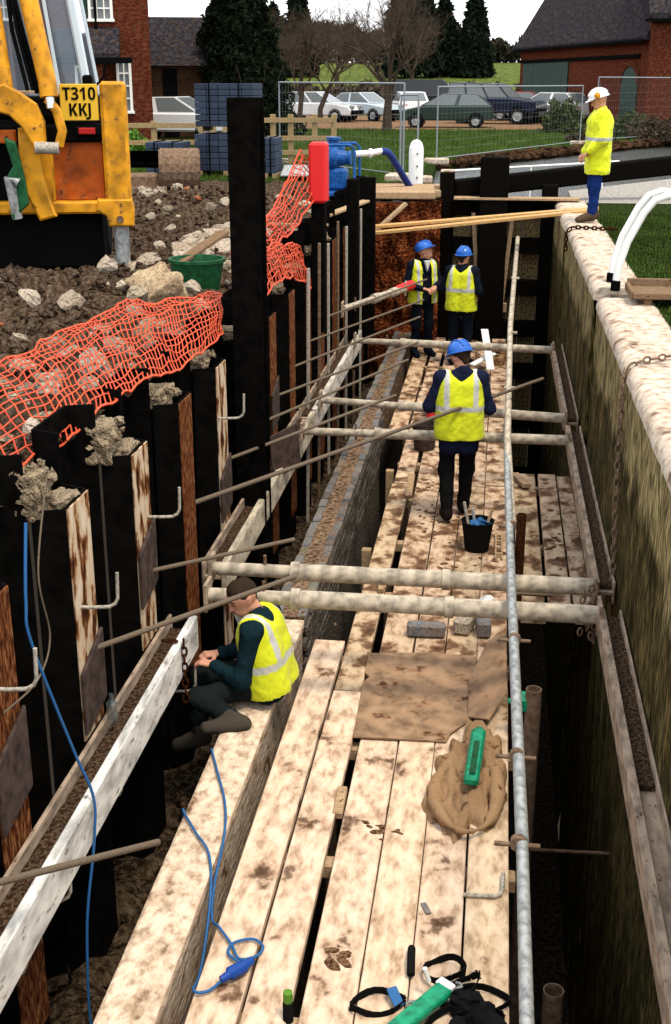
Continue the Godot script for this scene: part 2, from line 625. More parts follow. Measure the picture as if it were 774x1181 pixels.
func materials() -> void:
	mat("plank", 0.72, 0.57, 0.445, 0.85, "board", V(1.1, 1.1, 0.45), {"over": "mud_over", "over_sc": V(0.36, 0.36, 0.3), "bump": "grain", "bump_cm": 0.15})
	mat("plank_muddy", 0.60, 0.455, 0.335, 0.9, "board", V(1.1, 1.1, 0.5), {"over": "mud_heavy", "over_sc": V(0.42, 0.42, 0.36), "bump": "grain", "bump_cm": 0.2})
	mat("smear", 0.21, 0.135, 0.085, 0.95, "soil", 2.0)
	mat("plank_cross", 0.42, 0.31, 0.21, 0.9, "grain", V(0.3, 4, 4), {"over": "spots", "over_sc": 0.8})
	mat("raw_plank", 0.56, 0.36, 0.16, 0.8, "grain", V(0.3, 4, 4))
	mat("ply", 0.34, 0.21, 0.125, 0.85, "patch", 0.8, {"over": "mud_over", "over_sc": 0.6})
	mat("sill", 0.72, 0.60, 0.48, 0.95, "board", V(1.2, 1.2, 0.8), {"over": "mud_over", "over_sc": V(0.42, 0.42, 0.3), "bump": "bumpy", "bump_cm": 0.6})
	mat("sill_side", 0.52, 0.435, 0.35, 0.95, "board", V(1.5, 1.5, 0.5), {"over": "mud_over", "over_sc": 0.4, "bump": "bumpy", "bump_cm": 0.5})  # same concrete as the sill top, side shade put into a darker copy
	mat("dark_stone", 0.12, 0.10, 0.08, 0.95, "speck", 1.0, {"bump": "bumpy", "bump_cm": 1.0})
	mat("concrete", 1.0, 1.0, 1.0, 0.95, "streak", V(1.1, 0.16, 1.1), {"bump": "bumpy", "bump_cm": 0.8})
	mat("coping", 0.57, 0.505, 0.43, 0.95, "board", 0.9, {"over": "mud_over", "over_sc": 0.3, "bump": "bumpy", "bump_cm": 0.5})
	mat("lump", 0.36, 0.275, 0.18, 0.98, "speck", 2.0, {"over": "spots", "over_sc": 1.5, "bump": "bumpy", "bump_cm": 2.0})
	mat("pile", 0.0045, 0.004, 0.0036, 0.9, "patch", 1.0, {"spec": 0.08})
	mat("pile_face", 0.55, 0.47, 0.38, 0.9, "cement", V(1.2, 0.45, 1.2), {"spec": 0.15})
	mat("pile_rust", 0.34, 0.195, 0.105, 0.9, "rust", V(2, 0.6, 2), {"spec": 0.15, "over": "spots", "over_sc": V(2, 0.5, 2)})
	mat("plate", 0.075, 0.05, 0.042, 0.85, "patch", 1.5, {"spec": 0.15})
	mat("rust", 0.21, 0.135, 0.09, 0.9, "patch", 2.0, {"over": "spots", "over_sc": 1.5})
	mat("rust_dark", 0.10, 0.06, 0.04, 0.9, "rust", 4.0)
	mat("bar", 0.16, 0.12, 0.085, 0.85, "speck", 4.0)
	mat("hook", 0.45, 0.40, 0.33, 0.85, "patch", 5.0)
	mat("galv", 0.40, 0.41, 0.40, 0.55, "patch", 2.0, {"metal": 0.3, "over": "flecks", "over_sc": 0.8})
	mat("strut", 0.50, 0.42, 0.32, 0.75, "patch", 1.5, {"over": "flecks", "over_sc": 1.0})
	mat("white_beam", 0.74, 0.72, 0.68, 0.85, "patch", V(1, 1, 0.4), {"over": "spots", "over_sc": V(0.8, 0.8, 0.3)})
	mat("channel", 0.40, 0.295, 0.215, 0.85, "patch", V(1.5, 1.5, 0.6), {"over": "spots", "over_sc": V(1, 1, 0.4)})
	mat("dirt", 0.15, 0.105, 0.075, 1.0, "soil", 2.0, {"bump": "bumpy", "bump_cm": 3.0})
	mat("rust_soil", 0.30, 0.22, 0.16, 1.0, "soil", 1.0, {"over": "mud_over", "over_sc": 0.7, "bump": "bumpy", "bump_cm": 3.0})
	mat("mud", 0.14, 0.108, 0.082, 0.95, "soil", 0.9, {"bump": "bumpy", "bump_cm": 5.0})
	mat("earth", 0.13, 0.08, 0.05, 1.0, "soil", 1.2, {"bump": "bumpy", "bump_cm": 4.0})
	mat("red_earth", 0.36, 0.17, 0.095, 1.0, "rust", 1.0, {"bump": "bumpy", "bump_cm": 4.0})
	mat("pit", 0.085, 0.066, 0.048, 0.9, "soil", 0.8, {"bump": "bumpy", "bump_cm": 4.0})
	mat("sludge", 0.055, 0.047, 0.036, 0.8, "soil", 0.8, {"spec": 0.15})
	mat("turf", 0.030, 0.046, 0.013, 1.0, "grassy", 0.8, {"bump": "bumpy", "bump_cm": 4.0})
	mat("field", 0.12, 0.14, 0.05, 1.0, "grassy", 0.06)
	mat("track", 0.30, 0.20, 0.125, 1.0, "soil", 0.4)
	mat("paving", 0.34, 0.31, 0.275, 0.95, "speck", 0.4)
	mat("water", 0.05, 0.055, 0.045, 0.06, "", 1.0, {"bump": "bumpy", "bump_cm": 1.2, "spec": 0.5})
	M.water.uv1_scale = Vector3.ONE * 0.8
	mat("blade", 0.045, 0.078, 0.018, 0.9, "", 1.0, {"back": Color(0.3, 0.4, 0.1)})
	mat("rubble", 0.43, 0.355, 0.275, 0.95, "speck", 1.0, {"over": "spots", "over_sc": 1.0})
	mat("gate", 0.005, 0.0045, 0.004, 0.85, "grain", V(1, 6, 6), {"spec": 0.08})
	mat("gate_wet", 0.30, 0.24, 0.15, 0.85, "grain", V(0.8, 2, 2), {"over": "algae", "over_sc": 0.8})
	mat("net", 0.62, 0.085, 0.035, 0.6, "", 1.0, {"back": Color(0.4, 0.08, 0.04)})
	mat("red", 0.62, 0.02, 0.02, 0.5)
	mat("yellow", 0.76, 0.33, 0.012, 0.5, "patch", 0.5, {"over": "spots", "over_sc": 0.35})
	mat("orange", 0.55, 0.11, 0.006, 0.5, "patch", 0.5, {"over": "spots", "over_sc": 0.3})
	mat("black", 0.004, 0.004, 0.004, 0.9, "", 1.0, {"spec": 0.06})
	mat("rubber", 0.008, 0.008, 0.008, 0.9, "", 1.0, {"spec": 0.1})
	mat("chrome", 0.5, 0.5, 0.5, 0.2, "", 1.0, {"metal": 1.0})
	mat("glass", 0.05, 0.07, 0.08, 0.05, "", 1.0, {"spec": 0.5, "alpha": 0.45})
	mat("dark_glass", 0.13, 0.145, 0.15, 0.08, "", 1.0, {"spec": 0.4})
	mat("old_wood", 0.20, 0.14, 0.095, 0.95, "grain", V(0.4, 3, 3), {"over": "spots", "over_sc": 0.6})
	mat("cab_glass", 0.10, 0.15, 0.2, 0.06, "", 1.0, {"spec": 0.5, "alpha": 0.55})
	mat("plate_yellow", 0.70, 0.42, 0.03, 0.5)
	mat("lamp_red", 0.35, 0.01, 0.008, 0.3)
	mat("green", 0.008, 0.085, 0.026, 0.6, "patch", 2.0)
	mat("tool_green", 0.01, 0.30, 0.15, 0.35, "patch", 2.0)
	mat("blue", 0.012, 0.10, 0.35, 0.45, "patch", 2.0)
	mat("hose_blue", 0.012, 0.035, 0.20, 0.5, "patch", 2.0)
	mat("cable", 0.02, 0.10, 0.26, 0.5)
	mat("plug", 0.01, 0.05, 0.25, 0.4)
	mat("white", 0.80, 0.79, 0.76, 0.5)
	mat("grey_pipe", 0.10, 0.10, 0.105, 0.6)
	mat("hessian", 0.34, 0.20, 0.10, 1.0, "weave", 6.0, {"over": "mud_over", "over_sc": 0.9, "bump": "weave", "bump_cm": 0.3})
	mat("strap", 0.010, 0.010, 0.011, 0.9, "weave", 8.0)
	mat("brickwork", 0.135, 0.040, 0.023, 0.95, "brick", V(0.25, 0.6, 0.25), {"spec": 0.05, "over": "spots", "over_sc": 0.25})
	mat("brick_blue", 0.17, 0.172, 0.178, 0.85, "speck", 1.5, {"over": "mud_over", "over_sc": 0.9})
	mat("pack_blue", 0.035, 0.05, 0.085, 0.7, "speck", 2.0)
	mat("slate", 0.036, 0.038, 0.05, 0.9, "brick", V(0.25, 0.25, 0.25), {"spec": 0.05, "over": "spots", "over_sc": 0.2})
	mat("paint_white", 0.78, 0.76, 0.70, 0.5)
	mat("door_green", 0.008, 0.03, 0.02, 0.6)
	mat("fence_wood", 0.34, 0.27, 0.155, 0.9, "grain", V(0.5, 2, 2))
	mat("fence_steel", 0.22, 0.24, 0.25, 0.6, "", 1.0, {"metal": 0.2})
	mat("conifer", 0.010, 0.016, 0.010, 0.95, "", 1.0, {"back": Color(0.03, 0.05, 0.02)})
	mat("evergreen", 0.010, 0.015, 0.008, 0.95, "", 1.0, {"back": Color(0.03, 0.04, 0.02)})
	mat("shrub", 0.06, 0.075, 0.03, 0.95, "", 1.0, {"back": Color(0.1, 0.12, 0.04)})
	mat("bright_shrub", 0.10, 0.22, 0.03, 0.9, "", 1.0, {"back": Color(0.2, 0.4, 0.05)})
	mat("bark", 0.085, 0.060, 0.042, 0.95, "speck", 2.0)
	mat("twig", 0.075, 0.055, 0.04, 0.95)
	mat("hedge", 0.035, 0.032, 0.022, 0.95)
	mat("skin", 0.50, 0.24, 0.16, 0.6)
	mat("hair", 0.028, 0.018, 0.012, 0.85, "", 1.0, {"spec": 0.1})
	mat("vest", 1.0, 1.0, 1.0, 0.75, "weave", 5.0, {"own": true, "rim": 0.2})
	mat("cloth", 1.0, 1.0, 1.0, 0.9, "weave", 5.0, {"own": true})
	mat("helmet_blue", 0.015, 0.10, 0.42, 0.35, "", 1.0, {"coat": 0.3})
	mat("helmet_white", 0.75, 0.74, 0.72, 0.35, "", 1.0, {"coat": 0.3})
	for c in [["car_white", 0.70, 0.70, 0.70], ["car_pale", 0.45, 0.52, 0.56], ["car_green", 0.012, 0.027, 0.020], ["car_navy", 0.008, 0.012, 0.028], ["car_red", 0.35, 0.015, 0.02], ["car_black", 0.005, 0.005, 0.006]]:
		mat(c[0], c[1], c[2], c[3], 0.3, "", 1.0, {"coat": 0.6})

# ---- ground, water, paths
func grid(mb: MB, x0: float, x1: float, z0: float, z1: float, nx: int, nzz: int, h: Callable, skip = null) -> void:
	var s0 := mb.v.size()
	for j in nzz + 1:
		for i in nx + 1:
			var x := lerpf(x0, x1, float(i) / nx)
			var z := lerpf(z0, z1, float(j) / nzz)
			var e := 0.05
			var y: float = h.call(x, z)
			mb.v.append(V(x, y, z))
			mb.n.append(V(y - h.call(x + e, z), e, y - h.call(x, z + e)).normalized())
			mb.c.append(mb.col)
	for j in nzz:
		for i in nx:
			if skip != null and skip.call(lerpf(x0, x1, (i + 0.5) / nx), lerpf(z0, z1, (j + 0.5) / nzz)):
				continue
			var a := s0 + j * (nx + 1) + i
			var b := a + nx + 1
			mb.ix.append_array([a, b, a + 1, a + 1, b, b + 1] if (x1 - x0) * (z1 - z0) < 0 else [a, a + 1, b, a + 1, b + 1, b])

func bank_h(x: float, z: float) -> float:   # left bank: churned mud with a spoil heap
	var y := 0.02 + 0.10 * nz.get_noise_2d(x * 0.9, z * 0.9) + 0.07 * nz.get_noise_2d(x * 3.1 + 40, z * 3.1) + 0.035 * nz.get_noise_2d(x * 9.0, z * 9.0 + 9)
	var d := Vector2((x + 4.0) / 1.5, (z + 9.9) / 1.5).length()
	y += 0.30 * ss(1.0, 0.1, d) * (0.75 + 0.6 * nz.get_noise_2d(x * 2.5, z * 2.5 + 70))
	y += 0.12 * ss(1.0, 0.2, Vector2((x + 3.0) / 1.0, (z + 14.5) / 3.2).length())
	y += 0.3 * ss(-15.0, -19.0, z) * ss(1.0, 0.2, Vector2((x + 4.6) / 2.6, (z + 18.0) / 2.2).length())
	return y - 0.10 * ss(-3.0, -2.4, x)

func field_h(_x: float, z: float) -> float:
	return -0.02 + 5.2 * ss(-70.0, -240.0, z)

const CANAL := [Vector2(-1.1, -21.3), Vector2(-1.35, -24.5), Vector2(-1.6, -31.5), Vector2(1.5, -37.5), Vector2(6, -45.5), Vector2(60, -135), Vector2(90, -125), Vector2(20, -48), Vector2(3.9, -27.2), Vector2(1.25, -23.4), Vector2(1.2, -21.3)]

func flat(mb: MB, poly: Array, y: float) -> void:
	var p := PackedVector2Array(poly)
	var t := Geometry2D.triangulate_polygon(p)
	for i in range(0, t.size(), 3):
		var a := V(p[t[i]].x, y, p[t[i]].y)
		var b := V(p[t[i + 1]].x, y, p[t[i + 1]].y)
		var c := V(p[t[i + 2]].x, y, p[t[i + 2]].y)
		if (b - a).cross(c - a).y < 0:
			mb.tri(a, c, b)
		else:
			mb.tri(a, b, c)

func setting() -> void:
	var g := MB.new()
	grid(g, -10.0, -2.36, -24.0, -1.0, 76, 240, bank_h)
	struct("muddy_bank", g, M.mud)
	g = MB.new()
	g.bx(-300, -10, -1, -0.04, -24, 40)
	g.bx(-10, -2.5, -1, -0.04, -1.0, 40)
	struct("bank_ground", g, M.earth)
	# the land beyond the gate: left of the canal, then the far bank, then the rising field
	g = MB.new()
	flat(g, [Vector2(-300, -24), Vector2(-2.4, -24), Vector2(-2.4, -23.2), Vector2(-1.35, -23.2), Vector2(-1.35, -24.5), Vector2(-1.6, -31.5), Vector2(1.5, -37.5), Vector2(6, -45.5), Vector2(24, -75), Vector2(-300, -75)], -0.02)
	for i in range(1, 5):
		var a: Vector2 = CANAL[i]
		var b: Vector2 = CANAL[i + 1] if i < 4 else Vector2(24, -75)
		g.quad(V(b.x, -0.02, b.y), V(a.x, -0.02, a.y), V(a.x, -1.5, a.y), V(b.x, -1.5, b.y))
	struct("lawn_ground", g, M.turf)
	g = MB.new()
	grid(g, -500, 500, -75, -900, 4, 60, field_h)
	struct("field", g, M.field)
	g = MB.new()
	g.bx(1.3, 300, -1.2, -0.035, -21.0, 40)
	struct("lockside_ground", g, M.turf)
	g = MB.new()
	flat(g, [Vector2(1.2, -21.0), Vector2(300, -21.0), Vector2(300, -80), Vector2(60, -80), Vector2(20, -48), Vector2(3.9, -27.2), Vector2(1.25, -23.4)], -0.03)
	for i in range(7, 10):
		var a: Vector2 = CANAL[i]
		var b: Vector2 = CANAL[i + 1]
		g.quad(V(b.x, -0.03, b.y), V(a.x, -0.03, a.y), V(a.x, -1.5, a.y), V(b.x, -1.5, b.y))
	struct("towpath", g, M.paving)
	g = MB.new()
	flat(g, CANAL, -0.22)
	struct("canal_water", g, M.water)
	g = MB.new()
	flat(g, [Vector2(-24, -54), Vector2(-3, -53), Vector2(9, -54.5), Vector2(14, -62), Vector2(14, -74.5), Vector2(-24, -74.5)], -0.014)
	struct("gravel_track", g, M.track)
	# lock and trench floors
	g = MB.new()
	grid(g, -1.3, 0.95, -21.5, -1.0, 10, 60, func(x, z): return -6.0 + 0.05 * nz.get_noise_2d(x * 2, z * 2))
	struct("lock_floor", g, M.sludge)
	g = MB.new()
	grid(g, -2.6, -1.4, -21.5, -1.0, 16, 200, func(x, z): return -2.95 + 0.12 * nz.get_noise_2d(x * 2, z * 2) + 0.05 * nz.get_noise_2d(x * 9, z * 9))
	struct("trench_floor", g, M.pit)
	# grass
	grass("lockside_grass", "short dark green grass beside the lock coping", 9000, func(): return V(rng.randf_range(1.36, 5.5), -0.035, rng.randf_range(-19.3, -7.5)), 0.035)
	grass("lawn_grass", "rough green lawn between the gate and the parked cars", 26000, func():
		var z := -24.0 - 29.0 * pow(rng.randf(), 0.8)
		var x := rng.randf_range(-9.0, -1.7 + maxf(0.0, (-z - 31.5) * 0.55))
		return V(x, -0.02, z), 0.07)

func grass(called: String, label: String, count: int, place: Callable, h: float) -> void:
	var b := MB.new()
	for i in 5:
		var a := TAU * i / 5.0
		var o := V(cos(a), 0, sin(a)) * 0.02
		var s := V(-sin(a), 0, cos(a)) * 0.006
		var l := V(cos(a + 0.5), 0, sin(a + 0.5)) * 0.025
		b.tri(o - s, o + s, o + l + V(0, 1, 0) * (0.7 + 0.3 * (i % 3)) * h / 0.05 * 0.05)
	var mm := MultiMesh.new()
	mm.transform_format = MultiMesh.TRANSFORM_3D
	mm.use_colors = true
	mm.mesh = b.mesh()
	mm.mesh.surface_set_material(0, M.blade)
	mm.instance_count = count
	for i in count:
		var p: Vector3 = place.call()
		var k := 0.75 + 0.5 * nz.get_noise_2d(p.x * 0.7, p.z * 0.7)
		mm.set_instance_transform(i, Transform3D(Basis(Vector3.UP, rng.randf() * TAU) * Basis.from_scale(Vector3.ONE * rng.randf_range(0.7, 1.6)), p))
		var q := rng.randf_range(0.6, 1.3) * clampf(k, 0.4, 1.2)
		if called == "lawn_grass":
			q *= 1.9
		mm.set_instance_color(i, Color(q * (1.5 if rng.randf() < 0.15 else 1.0), q, q * 0.8))
	var o := MultiMeshInstance3D.new()
	o.name = called
	o.multimesh = mm
	add_child(o)
	mark(o, label, "grass", "", "stuff")

# ---- the right lock wall with its coping, the left sill wall
func lock_walls() -> void:
	var w := thing("lock_wall", "weathered concrete lock wall with pale rounded coping, right side", "lock wall", V(1.1, -6.1, -11))
	var cuts := [1.5, -2.6, -5.9, -8.55, -11.35, -11.86, -15.2, -17.6, -21.0]
	var sn := FastNoiseLite.new()
	sn.seed = 9
	sn.frequency = 1.0
	for i in cuts.size() - 1:
		if i == 4:
			continue
		var za: float = cuts[i] - 0.012
		var zb: float = cuts[i + 1] + 0.012
		var dx := rng.randf_range(-0.012, 0.012)
		for f in 2:   # coping slab, then wall face below it
			var b := MB.new()
			var prof := []
			if f == 0:
				prof = [Vector2(1.42, -0.34), Vector2(1.42, -0.02), Vector2(1.38, 0.0)]
				for k in 4:
					prof.append(Vector2(1.3 - k * 0.07, 0.0))
				for k in 5:
					var a := PI / 2 * k / 4
					prof.append(Vector2(0.925 + 0.085 - 0.085 * sin(a), -0.085 + 0.085 * cos(a)))
				prof.append(Vector2(0.925, -0.11))
			else:
				for k in 27:
					prof.append(Vector2(0.932, -0.107 - (0.09 * k if k < 10 else 0.9 + 5.1 * (k - 10) / 16.0)))
			var steps := int(absf(zb - za) / 0.09)
			var s0 := b.v.size()
			var np := prof.size()
			for j in steps + 1:
				var z := lerpf(za, zb, float(j) / steps)
				for k in np:
					var p: Vector2 = prof[k]
					var q := V(p.x + dx, p.y, z)
					var worn := 0.008 * sn.get_noise_3d(q.x * 6, q.y * 6, q.z * 6) + 0.010 * sn.get_noise_3d(q.x * 1.7, q.y * 1.7, q.z * 1.7)
					if f == 0 and k > 2 and k < 12:
						q += V(0.5, 0.8, 0).normalized() * worn * (1.0 if k < 7 else 1.8)
					else:
						q.x += worn * 0.8
					b.v.append(q)
					b.n.append(Vector3.ZERO)
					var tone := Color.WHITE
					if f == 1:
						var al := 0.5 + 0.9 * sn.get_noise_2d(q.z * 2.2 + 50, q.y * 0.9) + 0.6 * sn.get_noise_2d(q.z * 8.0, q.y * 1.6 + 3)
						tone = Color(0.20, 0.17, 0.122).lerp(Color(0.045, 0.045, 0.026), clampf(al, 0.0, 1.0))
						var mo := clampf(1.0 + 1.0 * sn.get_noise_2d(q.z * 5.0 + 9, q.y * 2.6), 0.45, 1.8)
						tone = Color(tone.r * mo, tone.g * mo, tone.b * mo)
						if q.y > -0.62 + 0.22 * sn.get_noise_2d(q.z * 1.3, 4.0) + 0.1 * sn.get_noise_2d(q.z * 6.0, 1.0):   # lighter streaked grey above a ragged line, darker mottling below
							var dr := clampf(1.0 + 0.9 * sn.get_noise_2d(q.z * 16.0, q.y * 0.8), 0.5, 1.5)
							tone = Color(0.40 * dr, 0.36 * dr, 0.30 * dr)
					b.c.append(tone)
			for j in steps:
				for k in np - 1:
					var a := s0 + j * np + k
					b.ix.append_array([a, a + 1, a + np, a + 1, a + np + 1, a + np])
			smooth(b)
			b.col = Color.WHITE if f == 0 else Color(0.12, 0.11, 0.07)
			for e in 2:   # ends
				var s1 := s0 + (steps * np if e else 0)
				var ring := []
				for k in np:
					ring.append(b.v[s1 + k])
				var mid := V(1.3, ring[np - 1].y * 0.5 + ring[0].y * 0.5, ring[0].z)
				for k in np - 1:
					if e:
						b.tri(mid, ring[k], ring[k + 1])
					else:
						b.tri(mid, ring[k + 1], ring[k])
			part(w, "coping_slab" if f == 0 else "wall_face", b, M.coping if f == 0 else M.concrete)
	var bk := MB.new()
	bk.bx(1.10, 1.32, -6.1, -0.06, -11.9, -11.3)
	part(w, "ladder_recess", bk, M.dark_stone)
	var core := MB.new()
	core.bx(1.12, 1.34, -6.2, -0.4, -20.9, 1.4)
	part(w, "core", core, M.dark_stone)
	# left: sill beam near, brick-edged wall beyond
	var s := thing("sill_beam", "long cream concrete sill beam beside the trench, left of the planks", "beam", V(-1.5, -2.9, -6))
	var sb := MB.new()
	rough_beam(sb, -1.64, -1.37, -2.17, -2.11, -8.55, -1.5, 0.009)
	part(s, "beam_top", sb, M.sill)
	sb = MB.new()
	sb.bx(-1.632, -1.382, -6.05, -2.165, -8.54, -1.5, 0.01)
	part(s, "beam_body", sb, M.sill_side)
	var bw := thing("dwarf_wall", "low wall edged with blue grey bricks running on behind the sill beam", "wall", V(-1.45, -2.9, -14))
	var co := MB.new()
	rough_beam(co, -1.615, -1.385, -2.65, -2.115, -20.4, -8.6, 0.015)
	part(bw, "core", co, M.rust_soil)
	co = MB.new()
	co.bx(-1.62, -1.372, -6.05, -2.64, -20.4, -8.6, 0.01)
	part(bw, "footing", co, M.dark_stone)
	for r in 2:
		var z := -8.62
		while z > -20.3:
			var b := MB.new()
			var l := rng.randf_range(0.19, 0.225)
			b.col = grey(rng.randf_range(0.35, 1.15)) * (Color(1.9, 1.35, 0.95) if rng.randf() < 0.4 else Color.WHITE)
			var y := -2.10 + rng.randf_range(-0.012, 0.008)
			var x0 := (-1.645 if r == 0 else -1.435) + rng.randf_range(-0.008, 0.008)
			b.bx(x0, x0 + 0.075, y - 0.075, y, z, z - l, 0.008)
			part(bw, "brick", b, M.brick_blue)
			z -= l + 0.014
	for k in 6:   # darker courses of the face below
		var z := -8.62
		while z > -15.0:
			var b := MB.new()
			b.col = grey(rng.randf_range(0.6, 1.4))
			var y := -2.20 - 0.088 * k
			var l := 0.21
			b.bx(-1.38, -1.352 + rng.randf_range(-0.006, 0.006), y - 0.074, y, z + 0.1 * (k % 2), z - l + 0.1 * (k % 2), 0.004)
			part(bw, "brick", b, M.dark_stone)
			z -= l + 0.014

func rough_beam(b: MB, x0: float, x1: float, y0: float, y1: float, z0: float, z1: float, amp: float) -> void:
	var prof := []
	var hh := y1 - y0
	for k in 5:
		prof.append(Vector2(x1, y0 + hh * (0.97 * k / 4.0)))
	prof.append(Vector2(x1 - 0.02, y1))
	for k in range(1, 5):
		prof.append(Vector2(lerpf(x1 - 0.02, x0 + 0.02, k / 5.0), y1))
	prof.append(Vector2(x0 + 0.02, y1))
	for k in 5:
		prof.append(Vector2(x0, y1 - hh * (0.03 + 0.97 * k / 4.0)))
	var np := prof.size()
	var steps := int(absf(z1 - z0) / 0.07)
	var s0 := b.v.size()
	for j in steps + 1:
		var z := lerpf(z1, z0, float(j) / steps)
		for k in np:
			var p: Vector2 = prof[k]
			var q := V(p.x, p.y, z)
			var d := amp * (nz.get_noise_3d(q.x * 5, q.y * 5, q.z * 5) + 0.6 * nz.get_noise_3d(q.x * 14, q.y * 14, q.z * 14))
			q += V(d * 0.6, d, 0)
			b.v.append(q)
			b.n.append(Vector3.ZERO)
			b.c.append(b.col)
	for j in steps:
		for k in np - 1:
			var a := s0 + j * np + k
			b.ix.append_array([a, a + 1, a + np, a + 1, a + np + 1, a + np])
	smooth(b)
	for e in 2:
		var ring := []
		for k in np:
			ring.append(b.v[s0 + (steps * np if e else 0) + k])
		for k in range(1, np - 1):
			if e:
				b.tri(ring[0], ring[k + 1], ring[k])
			else:
				b.tri(ring[0], ring[k], ring[k + 1])

func smooth(b: MB) -> void:   # normals from the faces; front faces run clockwise
	for i in range(0, b.ix.size(), 3):
		var p := b.v[b.ix[i]]
		var nn := (b.v[b.ix[i + 2]] - p).cross(b.v[b.ix[i + 1]] - p)
		for k in 3:
			b.n[b.ix[i + k]] += nn
	for i in b.n.size():
		b.n[i] = b.n[i].normalized() if b.n[i].length_squared() > 1e-20 else Vector3.UP

# ---- steel sheet piling holding the left bank
func strip(b: MB, pts: Array, y0: float, y1: float, th: float) -> void:   # folded steel sheet, plan points (x, z), vertical
	var m := pts.size()
	var nn := []
	for i in m:
		var d: Vector2 = (pts[mini(i + 1, m - 1)] - pts[maxi(i - 1, 0)]).normalized()
		nn.append(Vector2(-d.y, d.x) * th * 0.5)
	for i in m - 1:
		var a: Vector2 = pts[i] + nn[i]
		var c: Vector2 = pts[i + 1] + nn[i + 1]
		var a2: Vector2 = pts[i] - nn[i]
		var c2: Vector2 = pts[i + 1] - nn[i + 1]
		b.quad(V(a.x, y0, a.y), V(a.x, y1, a.y), V(c.x, y1, c.y), V(c.x, y0, c.y))
		b.quad(V(c2.x, y0, c2.y), V(c2.x, y1, c2.y), V(a2.x, y1, a2.y), V(a2.x, y0, a2.y))
		b.quad(V(a.x, y1, a.y), V(a2.x, y1, a2.y), V(c2.x, y1, c2.y), V(c.x, y1, c.y))
	for e in [0, m - 1]:
		var p: Vector2 = pts[e]
		var q: Vector2 = nn[e]
		b.quad(V(p.x + q.x, y0, p.y + q.y), V(p.x - q.x, y0, p.y - q.y), V(p.x - q.x, y1, p.y - q.y), V(p.x + q.x, y1, p.y + q.y))

func lumps(b: MB, c: Vector3, size: Vector3, count: int, r0: float, r1: float, rough := 0.3) -> void:
	for i in count:
		var o := V(rng.randf_range(-1, 1), rng.randf_range(-1, 1), rng.randf_range(-1, 1)) * size
		var r := rng.randf_range(r0, r1)
		var k := rng.randf_range(0.6, 1.2)
		b.col = Color(k, k, k)
		b.stone(Transform3D(Basis.from_euler(V(rng.randf() * 6, rng.randf() * 6, rng.randf() * 6)) * Basis.from_scale(V(r, r * rng.randf_range(0.6, 1), r * rng.randf_range(0.7, 1.2))), c + o), rng, rough)

